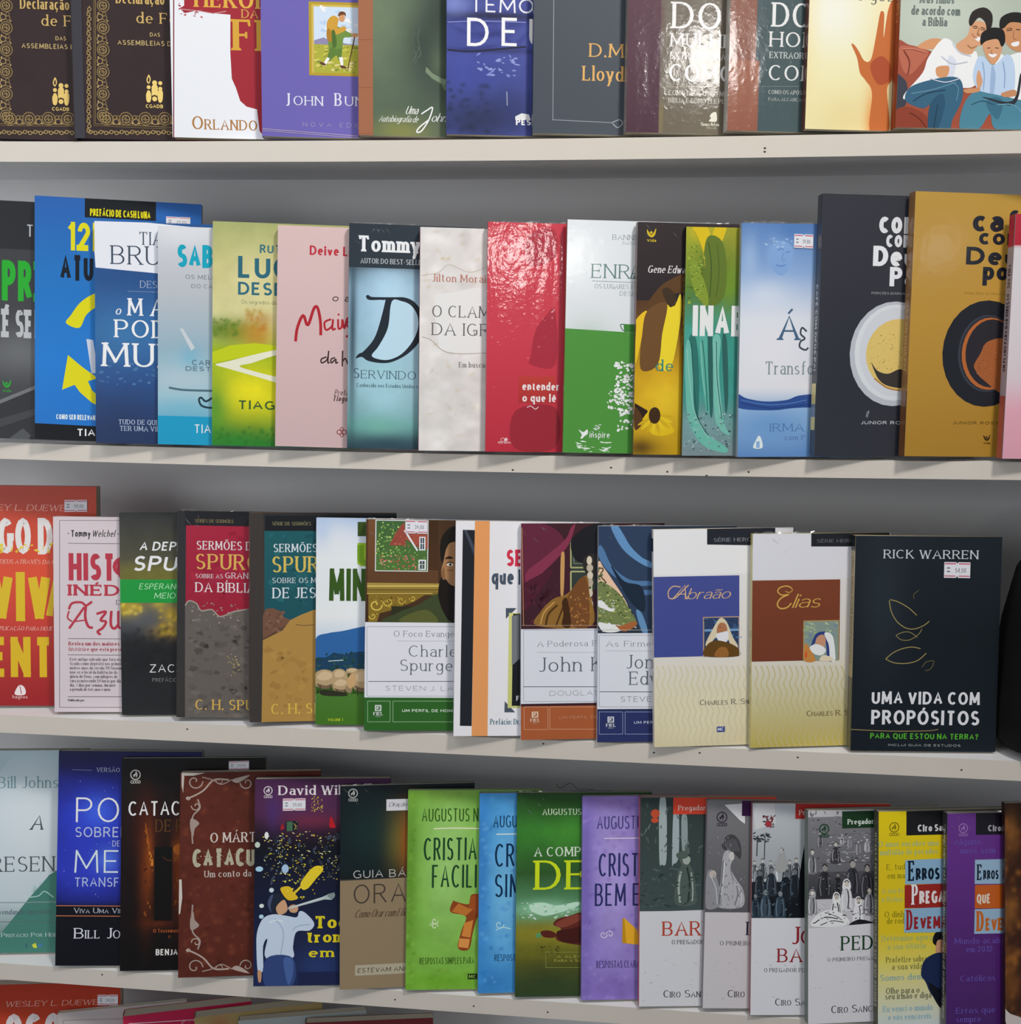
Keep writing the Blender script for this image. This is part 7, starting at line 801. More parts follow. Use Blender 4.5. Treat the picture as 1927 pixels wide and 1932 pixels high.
book(label='midnight blue starry book with slim white capitals and orange rules', at=(-0.6092, -0.0059, -0.7361), turn=(8.9, 11.5, 1.25), size=(152, 10.0, 230.0), base=886, cell=1.6, wrap=0, gloss=0.35, fade=((230.9, 880), (181.5, 881), (101.8, 882), (70.0, 883), (64.4, 868), (-0.1, 884)), grain=0.02, spine=(885, ()),
 art=[
('g',863,36.5,156.1,41,31.9,0.95),('g',864,42.6,165.7,17.3,17.5,0.7),('g',865,34.2,105.1,41,31.9,0.9),('g',866,53,113.1,12.6,14.4,0.7),('g',867,32.2,219.9,63.1,9.6,0.5),('r',868,-2.6,53.1,113.8,64.5),('r',868,-1.7,-0.8,114,53.2),('l',869,0.79,-0.6,64.2,113.8,63.7),('l',869,0.79,-0.7,53.4,114,52.6),('l',870,0.4,14.3,209.9,35.5,209.4),('d',(871, 872),6.5,70,67.3,197.8,40,1,5,1),('t',873,'S','VERSÃO|',40.3,207.8,24.6,4.47),('t',24,'Nl','PO|DER',19.2,153.8,45.7,26.46),('t',874,'N','SOBRE|NATURAL',18.7,137.8,46.4,10.84),('t',875,'N','DE| UMA',58.2,127.8,8.4,6.38),('t',876,'Nl','ME|NTE',18.6,99.6,47.2,24.22),('t',877,'N','TRANSF|ORMADA',18.8,84.6,47.5,9.88),('c',878,'S','VIVA UMA VI|DA',19,56.3,47.5,5.42),('c',879,'S','BILL JO|HNSON',19.5,29.2,48.5,11.15),])
book(label='black book showing a firelit passage between torchlit stone pillars', at=(-0.537, -0.0057, -0.7372), turn=(10.0, 11.5, 1.0), size=(152, 7.0, 226.3), base=908, cell=1.5, wrap=0, gloss=0.35, fade=((225.5, 884), (154.1, 906), (74.9, 907), (0.5, 884)), grain=0.03, price=(113.0, 213.5, 134.3, 222.6, '29,00'), spine=(884, ()),
 art=[
('g',887,25.7,154.1,14.1,34.9,0.8),('g',888,27,106.5,7.5,52.3,0.95),('g',889,29.9,122.3,3.7,25.4,0.8),('g',890,61.3,106.1,6.3,47.6,0.95),('g',891,60.4,126.8,5.3,9.5,0.8),('g',892,39.2,50.1,17.2,5.4,0.8),('r',884,35.4,52.9,54.1,131.6,893),('s',894,29.4,127.1,32.6,122.3,34.2,114.4,33.3,108,31.1,114.4),('s',895,25.4,158.1,27.7,147.7,30,133.4,29.1,128.7,26.5,139.8),('s',896,55,129.7,58,133.5,65,134.4,65.1,125.2,58.2,123.3),('k',897,0.94,44.2,121.2,49.5,117.1,55.1,117.6),('d',(898, 899, 900),24.3,54.3,33.9,154,26,4.1,4,0.4),('d',(898, 899),56,52.3,65.1,122,22,4.1,5,0.4),('o',901,14.6,208.7,5.03,1.11),('s',901,12.9,206.2,12.2,208.5,14.1,210,15.2,212.5,16.7,209.2,16.2,206.9,14.9,205.9,15.2,208.4,14.1,207.7),('o',901,11.1,201.1,1.41,0.65),('o',901,13.6,201.1,1.31,0.65),('o',901,16.1,201.1,1.31,0.65),('o',901,18.5,201.1,1.31,0.65),('t',24,'N','CATAC|UMBAS',7.6,165,54.3,15.52),
('t',902,'s','DE R|',36.1,147.7,28.8,13.01),('t',903,'Nb','O Testemu|nho',34.6,40.2,23.4,4.12),('t',904,'N','P',50.9,33.6,2.5,3.49),('t',905,'Nb','BENJA|MIN',37.6,16.1,23.1,6.66),])
book(label='aged oxblood leather-look book with silver scrollwork corners and stone-textured capitals', at=(-0.469, -0.014, -0.7348), turn=(13.0, 11.5, 1.75), size=(146, 11.0, 215.5), base=928, cell=2, wrap=0, gloss=0.35, grain=0.04, spine=(927, ()),
 art=[
('g',909,37.3,111.7,37,78.4,0.5),('m',(910, 911, 912, 913),0.4,0.2,152.7,213.5,260,5.3,5,1.3),('m',(914, 915),4.6,26.6,76.1,95.1,40,2.2,6,1),('k',916,1.24,23.4,206,21.6,201.8,18.2,199.4,14.3,199.3,11.2,201.1,9.7,204.1,9.9,207,11.5,209,13.6,209.7,15.5,209.2,16.5,207.9,16.6,206.6,16,205.7),('k',916,1.25,61.5,203.9,63.1,200.3,65.9,198.3,69.2,198.1,71.7,199.5,72.9,201.9,72.7,204.3,71.3,206.1,69.6,206.7,68,206.3,67.2,205.2,67.2,204.1,67.7,203.4),('k',917,1.7,5.8,188.3,13.4,190.5,24.1,196.6,34.7,207.4,50.1,207.2),('k',918,1.24,22.4,210.4,33.2,207.4,42.4,202.6,53.2,207.4),('k',916,0.93,36.9,206.7,37.7,204.8,39.3,203.6,41.1,203.5,42.6,204.3,43.2,205.6,43.1,207,42.4,208,41.4,208.3,40.5,208.1,40,207.5,40,206.9,40.3,206.5),('s',917,53.2,207.1,59.4,203.9,71.7,211.6,62.4,210.1),('k',916,1.55,18.1,187.3,20.5,177.9,13.7,170.2,12.3,159.2,13.4,140.5),
('k',917,1.08,11.4,180.4,12.5,177.8,14.6,176.3,17,176.1,18.8,177.2,19.7,178.9,19.5,180.7,18.6,182,17.3,182.4,16.2,182.1,15.5,181.4,15.5,180.6,15.9,180.1),('s',916,11.4,167.1,19.9,162.2,15.4,156.1,13.9,148.3,10.8,156.1),('k',919,1.08,10.2,188.7,9.8,187.6,9,187,8,187,7.2,187.5,6.8,188.2,6.9,188.9,7.3,189.5,7.8,189.6,8.3,189.5,8.5,189.2,8.5,188.8,8.4,188.6),('k',916,1.24,25.6,10.3,23.8,14.6,20.3,17.2,16.4,17.5,13.4,15.8,11.9,12.9,12.2,10,13.8,7.9,16,7.1,17.8,7.5,18.8,8.8,18.8,10.1,18.2,11),('k',916,1.25,63.7,10.6,65.2,14.1,68,16,71.2,16,73.8,14.5,75.1,12,74.9,9.6,73.6,7.9,71.8,7.4,70.3,7.9,69.4,9,69.4,10.1,69.9,10.7),('k',917,1.7,7.7,28.9,15.3,26.3,26.1,19.7,37,8.4,52.4,7.9),('k',918,1.24,24.8,6,35.5,8.4,44.6,12.8,55.5,7.4),('k',916,0.93,39.1,8.9,40,10.9,41.5,12,43.3,12,44.8,11.1,45.5,9.7,45.4,8.4,44.7,7.4,43.7,7.1,42.8,7.4,42.3,8,42.3,8.6,42.6,9),
('s',917,55.5,7.8,61.6,10.7,74,2.4,64.7,4.3),('k',916,1.55,19.9,29.3,22.1,38.6,15.1,46.6,13.4,57.6,14.1,76.3),('k',917,1.08,13.1,36.5,14.1,39.1,16.2,40.5,18.6,40.5,20.4,39.4,21.4,37.6,21.2,35.8,20.3,34.6,19,34.2,17.9,34.5,17.2,35.3,17.2,36.1,17.6,36.6),('s',916,12.8,49.8,21.1,54.2,16.5,60.6,14.9,68.5,11.9,60.8),('k',919,1.08,12.1,28.3,11.7,29.3,10.8,30,9.8,30,9.1,29.6,8.7,28.9,8.8,28.2,9.2,27.6,9.7,27.4,10.2,27.6,10.4,27.9,10.4,28.2,10.3,28.4),('p',920,-0.8,103.3,2.5,103.2,3.4,84.4,1.4,67.3,-1,66.6),('p',921,1.2,215.4,25.4,214.8,13.2,212.1,4,212.3,3,193.8,1.4,201.7),('t',922,'S','O MÁRTI|R',31.5,141.3,50.3,10.34),('t',923,'Nh','CATACU|MBAS',13.4,115.4,64.9,19.71),('d',(924, 925),14.3,117,75.6,132.8,50,1.6,7,0.6),('t',926,'S','Um conto da|',25.8,104.8,48.7,6.89),])
book(label='night city book with a man in a pale shirt blowing a long trumpet, yellow title', at=(-0.3866, -0.0166, -0.7368), turn=(10.0, 11.5, 1.0), size=(141, 11.0, 215.8), base=984, cell=1.6, wrap=0, gloss=0.35, fade=((217.7, 977), (181.2, 978), (166.0, 979), (147.8, 980), (86.9, 981), (1.8, 982)), price=(29.0, 182.7, 52.5, 195.3, '39,00'), spine=(983, ()),
 art=[
('g',929,44.7,187.1,45.4,25.9,0.95),('g',930,60,171.8,30.3,7.6,0.6),('g',931,19.1,181.2,7.5,18.3,0.6),('g',932,45.8,63.8,60.6,60.9,0.5),('g',933,67.3,19.3,24.3,21.3,0.6),('d',(934, 935, 936, 937),9.2,108.3,87.3,160.8,190,2,5,2.2),('d',(938, 939, 940),9.2,108.3,87.3,162.4,40,7,15,0.5),('d',(941, 942, 943),58.4,180.9,70.3,199.1,50,1.5,6,0.8),('d',(944, 945, 946),21.2,114.3,31.4,156.8,30,2.1,7,0.6),('r',947,32.1,161.3,44.8,171.9),('r',948,33.2,161.3,39.1,171.2),('d',(949,),40.4,162.8,44.8,171.1,8,1.5,8,1),('s',950,48.4,107.9,60.4,123,69.4,124.4,71,119.8,63.5,110.8,56,101.7,50,100.3),('s',951,27.3,102,36.4,103.5,40.9,97.3,45.5,91.2,36.5,89,30.4,94.4),('k',952,2.12,41,95.8,49.9,104.8,60.4,115.4),('d',(953, 954),30.4,89.8,69.4,124.4,40,2.4,9,1.4),('s',955,26.8,162.9,28.3,169,30.6,164.4),('s',956,77.4,165.5,78.9,176.2,82,170,83.7,164.8),('e',24,12.4,157,2.11,3.65),('e',957,3.1,147.3,2.71,3.04),
('e',958,5.2,122.1,3.91,2.74),('e',959,7.9,83.7,2.41,2.13),('e',960,7.7,72.5,2.41,2.13),('e',961,18,100,2.41,2.43),('e',962,32,122.1,3.62,4.57),('s',963,13.9,85.5,16.8,94.6,25.9,96.6,33.5,89.8,30.5,86.8,29,80.7,23,75.5,17,76.3),('s',964,14.2,85.5,16.5,93.1,19.8,95.1,17.2,83.9,18.2,76.3),('s',965,23,82.3,30.4,89.8,33.8,85.2,34.5,79.1,31.3,75.4,25.3,74.7),('s',965,35.9,82.2,41,84.8,45.6,82,44.1,76.7,38.1,76.8),('s',966,3.6,56.8,9.5,70.4,20,74.8,33.6,73.1,44.2,71.4,47.1,77.5,53.2,75.8,62.4,65.1,57.9,57.5,44.3,56.2,40.7,41,40,28.9,12.9,29.3,14.2,49,9.8,41.5,10,17.2,4.7,15.8,3,38.6),('k',967,0.91,21.6,70.2,30.7,56.4,27.9,32.1),('k',967,0.91,39.8,57.8,45.8,62.2,57.8,63.6),('k',837,1.06,15.6,65.7,23.1,68.7,30.6,67),('s',968,13.6,29.3,40.8,28.9,40.6,-0,12.4,0.4),('s',969,31,27.5,40.3,27.3,40.5,10.6,35.7,1.6),('s',970,4.3,15.8,8.2,15.4,7.8,5.1,5.3,5.1),
('p',971,34.7,79.7,35.3,81.6,71.2,92.4,77.3,95.3,82.6,96.8,83.7,93,80.3,89.2,72.8,89.6),('k',24,0.61,38.1,81.4,72.7,92),('s',972,75.8,93.8,82.6,96.5,83.7,92.8,80.3,89.8),('r',973,46.3,-1.7,198.4,14.1),('o',974,13.6,203.8,4.24,0.93),('s',974,12.2,201.7,11.5,203.6,13.2,204.9,14.1,207,15.4,204.2,14.9,202.3,13.9,201.4,14.1,203.6,13.1,202.9),('o',974,10.7,197.4,1.19,0.55),('o',974,12.8,197.4,1.1,0.55),('o',974,14.9,197.4,1.1,0.55),('o',974,16.9,197.4,1.1,0.55),('t',975,'Sb','David Wil|kerson',24.4,199.1,64.5,9.74),('t',976,'Sk','Toq|ue',63,59.6,34.3,12.8),('t',976,'Sk','tromb|eta',54.7,44.8,50.3,11.57),('t',976,'Sk','em| Sião',56.9,29.5,26.3,9.44),])
book(label='book half dark teal with an amber glow and half bronze below, slim outline capitals', at=(-0.2954, -0.013, -0.7361), turn=(13.8, 11.5, 1.5), size=(140, 7.3, 210.7), base=1001, cell=1.6, wrap=2, gloss=0.35, fade=((212.1, 995), (122.7, 996), (113.6, 997), (110.6, 998), (59.1, 999), (1.6, 1000)), slip=(47.5, 184.0, 71.0, 195.9, 'Oração'), spine=(997, ()),
 art=[
('g',985,60.5,154.8,13.7,28.9,0.8),('g',986,71.1,151.4,9.1,30.5,0.9),('g',987,34.7,161.7,30.3,30.3,0.5),('p',988,-4.2,112.3,77.3,113.9,200.6,114.8,201.1,-25.4,-3.7,-15.2),('o',989,13,202.9,4.53,1),('s',989,11.5,200.7,10.8,202.7,12.6,204,13.6,206.3,14.9,203.3,14.4,201.3,13.3,200.4,13.6,202.6,12.5,202),('o',989,9.8,196.2,1.27,0.59),('o',989,12.1,196.1,1.18,0.59),('o',989,14.3,196,1.18,0.59),('o',989,16.5,196,1.18,0.59),('t',990,'N','GUIA BÁ|SICO',13.5,114.7,54.7,8.17),('t',991,'Nl','ORA|ÇÃO',13.9,88.2,54.4,19.97),('t',992,'C','Como Orar com Efic|ácia',14.6,73.8,53.8,8.17),('p',993,15.7,24.6,138.9,25.1,138.9,14.4,15.7,13.7),('t',994,'Hb','ESTEVAM AN|GELO',18.1,16.6,47.4,4.84),])
book(label='leaf green book with tall hand-lettered title and a wooden mosaic cross', at=(-0.2277, -0.0055, -0.7362), turn=(10.5, 11.5, 1.5), size=(140, 7.0, 206.9), base=1024, cell=1.6, wrap=0, gloss=0.35, grain=0.03, spine=(1023, ()),
 art=[
('g',1002,44,135.6,30.4,75.8,0.8),('g',1003,3.4,120.8,9.1,105.8,0.7),('g',1004,39.9,8.5,45.5,10.6,0.8),('g',1005,37,202.3,45.6,9.1,0.5),('m',(1006, 1007, 1008),0.7,3,8.2,205.4,60,3,3,1),('m',(1009, 1010),0.7,1.5,100.5,21.4,40,3.3,4,1.4),('t',1011,'H','AUGUSTUS N|ICODEMUS',14.4,174.2,58.8,13.92),('k',1012,1.21,26.9,166.9,46.6,167.4,74,167),('t',1013,'H','CRISTIAN|ISMO',16.8,134,65.2,23.6),('t',1013,'H','FACILI|TADO',25.7,105.5,46.7,23.91),('s',1014,48,91.7,51.5,90.9,64.5,88.5,66.6,97.6,73.4,99,84.1,97.4,82.8,85.3,90.4,83.7,90.5,76.1,75.3,76.3,69.4,59.6,65.2,41.5,53.8,43.1,57.3,61.3,61.6,75.6,45.6,80.3),('p',1015,53.8,89.3,64.5,83.9,73.6,86.9,61.6,76.4,46.7,80.8),('p',1016,60.2,68.8,69.3,71.8,66.5,53.6,57.4,55.2),('p',903,65.9,96.1,73.4,98.3,73.7,77.8,64.5,85.5),('p',1017,55.1,53,66.2,52.1,64.5,42.7,54.2,43.9),
('k',1018,0.91,32.9,71.4,32.2,69.6,30.7,68.6,29.1,68.6,27.8,69.3,27.1,70.5,27.2,71.8,27.9,72.6,28.8,72.9,29.5,72.7,30,72.1,30,71.6,29.7,71.2),('k',1018,0.91,33,65.3,32.2,67.1,30.7,68.1,29.1,68.2,27.8,67.5,27.2,66.3,27.3,65.1,28,64.2,28.9,63.9,29.7,64.1,30.1,64.6,30.1,65.2,29.8,65.5),('k',1019,0.76,24,68.4,24.5,67.4,25.3,66.8,26.3,66.8,27,67.2,27.4,67.9,27.3,68.6,26.9,69.1,26.4,69.3,25.9,69.2,25.7,68.8,25.7,68.5,25.8,68.3),('t',1020,'H','RESPOSTAS SIMPLES PARA|',14.2,26.4,56.7,6.95),('r',1021,64.4,10.3,74.3,16.2),('t',1022,'Nb','MC',65.6,11.5,7.6,3.64),])
book(label='sky blue book with tall hand-lettered title between two green books', at=(-0.1523, -0.0017, -0.7366), turn=(10.7, 11.5, 1.25), size=(140, 8.2, 206.2), base=1036, cell=1.6, wrap=0, gloss=0.35, grain=0.03, spine=(1035, ()),
 art=[
('g',1025,27.3,108.2,18.2,75.4,0.8),('g',1026,2.9,123.6,7.6,120.5,0.6),('g',1027,19.1,11.9,30.3,18.1,0.7),('m',(1028, 1029, 1030),1.1,4.7,38.5,203.1,90,3.6,3,1.2),('t',1031,'H','AUGU|STUS',14.3,170.7,24.5,12.66),('k',1032,1.21,17.7,163.8,54,164),('t',1033,'H','CRIS|TIANISMO',16.2,130,35.2,24.12),('t',1033,'H','SIM|PLES',16.2,98.7,27.9,23.81),('k',1034,0.91,26.4,70.5,25.4,68.2,23.5,66.9,21.3,66.8,19.6,67.8,18.7,69.4,18.8,71.1,19.7,72.2,20.9,72.6,22,72.2,22.5,71.5,22.6,70.8,22.2,70.4),('k',1034,0.91,17.8,64.6,24.6,67.5,33.7,65.9),('t',1031,'H','RESPOST|AS',16.8,32.7,21.8,6.93),])
book(label='dark green book with surf, rocks on the shore and lime serif title', at=(-0.1136, -0.0033, -0.7368), turn=(10.2, 11.5, 1.25), size=(140, 7.0, 209.6), base=1068, cell=1.6, wrap=2, gloss=0.35, fade=((210.7, 1060), (168.7, 1061), (126.7, 1062), (93.7, 1063), (66.7, 1064), (36.7, 1065), (0.7, 1066)), grain=0.03, spine=(1067, ()),
 art=[
('g',1037,48.9,168.5,22.7,16.5,0.85),('g',1038,28.9,198.7,39.3,15,0.6),('g',1039,31.6,89.1,33.3,9,0.8),('g',1040,22.6,81.7,39.3,4.5,0.6),('g',1041,37.9,63.5,45.4,13.5,0.9),('g',1042,23,45.7,36.3,9,0.8),('g',1043,32.5,9.6,45.4,18,0.9),('s',1044,15,95.2,28.5,96.6,42.1,93.5,63.3,97,64.8,93.2,49.8,87.4,31.7,83.1,22.6,84.7,15,89.2),('d',(1045, 1046, 1047),4.6,80.4,64.8,96.2,50,3.3,3,2.4),('s',1048,38.6,74,43.8,79.9,55.9,82.8,67.9,86.4,83.1,85.5,83.5,53.9,47.1,55.9,41,63.4,46.9,69.4),('s',1049,40.8,74,49.8,79.9,64.9,84.2,66.5,78.2,49.9,70.8),('s',1050,42.4,66.4,56,69.3,68.1,70.6,68.3,55.6,48.6,55.8),('s',1051,25.8,66.6,33.4,68,40.9,65,39.5,60.5,28.9,61.3),('e',1052,23.6,62.9,2.72,2.7),('d',(1053, 1054),26.1,42.6,45.6,51.4,24,2.4,5,1.4),('l',1055,0.45,31.3,45.6,98.7,44.7),('l',1055,0.45,31.5,29.8,98.9,28.9),('l',1055,0.45,31.3,45.6,31.5,29.8),('l',1055,0.45,98.7,44.7,98.9,28.9),
('t',1056,'S','AUGUSTUS| NICODEMUS',26.3,186.7,40.5,6.31),('t',1057,'S','A COMP|LETA',18.3,144.1,48.1,9.6),('t',1058,'S','DE|',19.3,109.9,52.9,30),('t',1059,'N','A ALE|GRIA',42.7,39.4,20.9,2.7),('t',1059,'N','PARA A S|UA',40.1,35.3,23.9,2.7),])
book(label='lilac book with tall hand-lettered navy title and a yellow folded shape', at=(-0.0457, -0.0002, -0.7372), turn=(10.0, 11.5, 1.0), size=(140, 7.0, 208.3), base=1084, cell=1.6, wrap=0, gloss=0.35, grain=0.03, spine=(1083, ()),
 art=[
('g',1069,32.6,129.3,22.7,89.8,0.7),('g',1070,4,114.6,7.5,104.6,0.6),('g',1071,30.4,9.7,30.2,17.9,0.5),('g',1072,29,204.1,30.2,9,0.5),('m',(1073, 1074, 1075),0.4,1.3,59.2,206.8,110,4.2,3,1.2),('p',1076,42,82.8,43.8,83.5,57.1,71.3,60.3,55.6,41.8,57.7),('p',1077,43.8,83.5,57.1,71.3,60.3,55.6,46.1,57.6),('t',1078,'H','AUGUST|US',15,174.6,40.2,13.75),('k',1079,1.05,22.5,165.2,59.5,165.2),('t',1080,'H','CRIST|IANISMO',16.9,126.1,41.4,23.91),('t',1080,'H','BEM E|XPLICADO',13.2,96,46.8,23),('k',1081,0.9,26.7,66.9,25.8,64.8,24.1,63.7,22.2,63.6,20.7,64.5,20,65.9,20.1,67.3,20.8,68.3,21.9,68.6,22.8,68.4,23.3,67.7,23.3,67.1,23,66.7),('k',1081,0.9,25,66.9,25.9,68.9,27.6,70,29.5,70.1,31,69.2,31.7,67.8,31.6,66.4,30.9,65.4,29.8,65.1,28.9,65.4,28.4,66,28.4,66.6,28.7,67),('t',1082,'H','RESPOSTAS CLAR|AS',15.2,32.4,41,7.47),])
book(label='engraving-fronted book of a column hall with red tab and red serif title', at=(0.0132, -0.0035, -0.7376), turn=(9.0, 11.5, 0.75), size=(140, 10.0, 212.0), base=1116, cell=2, wrap=1, gloss=0.35, spine=(1115, ()),
 art=[
('r',1085,-1.1,96.6,195.1,214.3,1086),('g',1087,23,179.4,3.9,38.6,0.9),('g',1087,37.2,179.3,3.3,32.6,0.9),('g',1088,45.5,176.3,3.3,23.7,0.8),('g',1089,8.9,164.6,6,44.5,0.5),('g',1090,42.1,119.9,36,23.7,0.5),('s',1091,19.8,209,26.3,209,27.2,149.7,22.5,143.8,19.8,149.7),('s',1092,34.1,197.1,39.4,197.1,39.6,152.6,34.4,144.3,32.9,146.7),('s',1093,42.4,192.6,47.9,192.6,48.4,164.4,43.3,158.5),('s',1094,38.9,154.1,44.9,155.5,47.1,161.4,50.8,159.9,50.1,149.5,49.6,119.9,48.9,102.1,45.9,105.1,45,134.7),('k',1095,0.75,49.4,155.5,48.3,134.7,49.3,108),('s',1096,36.6,103.7,37,125,40.2,138.9,45.6,144.2,51,143.6,55.3,134.5,57.6,119.5,57.1,103.5),('k',1097,1.88,48.3,140.9,51.1,124.9,49.6,105.7),('k',1098,2.15,41.8,136.7,39.8,120.7,41.5,105.2),('k',1098,1.34,52.6,135.6,54.3,119.5,53.9,106.2),('e',1099,47.7,149,4.04,5.34),('k',1097,1.61,43.4,151.7,47.1,155.4,51.4,151.6),
('s',1096,37.4,154.8,47.1,157.7,48.6,151,39.7,149.6),('d',(1100, 1101, 1102),0.4,99.5,64.4,140.5,70,5.1,5,3),('d',(1103, 1104),0,155.8,64,205.9,40,3.9,6,0.3),('r',1105,33.8,194.9,180,217.3),('t',1106,'S','Pregado|res',38.9,198.9,25.2,5.05),('e',1107,15.4,195.7,4.48,4.45),('e',1107,15,188.9,3.89,2.67),('p',1108,-2.6,95.7,195.8,100.9,196.4,-15.4,-1.9,-12.9),('d',(1109, 1110, 1111),-0.5,1.8,165.7,59.4,60,1.8,6,4),('t',1112,'S','BARN|ABÉ',23.5,71.5,53.3,14.52),('t',1113,'S','O PREGADOR|',33.1,62.8,32.9,4.45),('c',1114,'S','CIRO SANC|HES',24.8,8.9,42.7,7.41),])
book(label='engraving-fronted book of a seated robed woman with a purple tab', at=(0.0769, -0.0032, -0.7346), turn=(9.5, 11.5, 2.0), size=(140, 8.0, 209.7), base=1140, cell=2, wrap=0, gloss=0.35, spine=(1139, ()),
 art=[
('r',1117,-2.4,96.8,140.1,214.4,1118),('g',1119,17.3,197.9,14.9,17.7,0.7),('g',1120,30.5,150.9,13.5,29.5,0.6),('s',1113,15.2,165.5,20.9,174.4,28.4,174.5,34.6,165.7,35,150.9,27.4,156.8,18.3,159.6),('s',1121,14.8,124.2,17,153.7,22.8,159.6,27.5,152.3,24.8,142,31,130.3,38.8,118.5,37.7,102.3,12.4,102.1,10.5,115.3),('s',1122,22.9,156.7,27.3,157.5,28.3,150.9,24.6,149.4),('k',1123,0.89,24.8,142,28,130.2,37.3,118.5),('k',1124,0.74,18.6,150.8,17.6,128.6,15.1,109.5),('s',1125,1,135.8,6.9,138.8,11.6,130.1,16.6,109.5,13.8,102.1,0.4,102),('e',1126,7,135.2,3.58,3.83),('k',1127,1.04,17.1,147.8,16.2,127.2,13.8,105),('k',1128,0.89,31.1,127.3,32.9,115.5,30.2,103.7),('k',1108,0.74,28.1,128.8,35.8,118.5,36.8,105.3),('k',1129,0.74,4.1,134.4,10.4,121.2,12.3,105),('s',1130,18.2,165.5,22.5,170,30,170.1,33.3,159.8,28.5,158.5,22.8,159.9),('d',(1131, 1125, 1127),-0.2,98.3,39.6,174.6,90,2.7,6,0.3),
('p',1132,17.1,205.3,38,207,38.6,186.4,34,189.3),('o',1133,14.8,192.7,5.04,1.11),('s',1133,13.1,190.2,12.2,192.4,14.2,194,15.3,196.5,16.9,193.2,16.3,191,15.1,190,15.4,192.5,14.2,191.7),('o',1133,11.3,185.2,1.41,0.66),('o',1133,13.9,185.2,1.31,0.66),('o',1133,16.4,185.2,1.31,0.66),('o',1133,18.8,185.3,1.31,0.66),('r',1134,35.1,194.3,125.1,209.7),('p',1135,-3.9,95.8,143,98.8,145.8,-10.7,-1.1,-11.3),('d',(1109, 1110),1.5,3.4,99.1,48.2,40,1.8,7,4),('t',1136,'S','I|SAÍAS',42.7,74,4.8,13.56),('t',1137,'S','O PRIMEIR|O',16,63.5,28.7,4.42),('c',1138,'S','CIRO| SANCHES',25.2,11.2,17.6,7.36),])
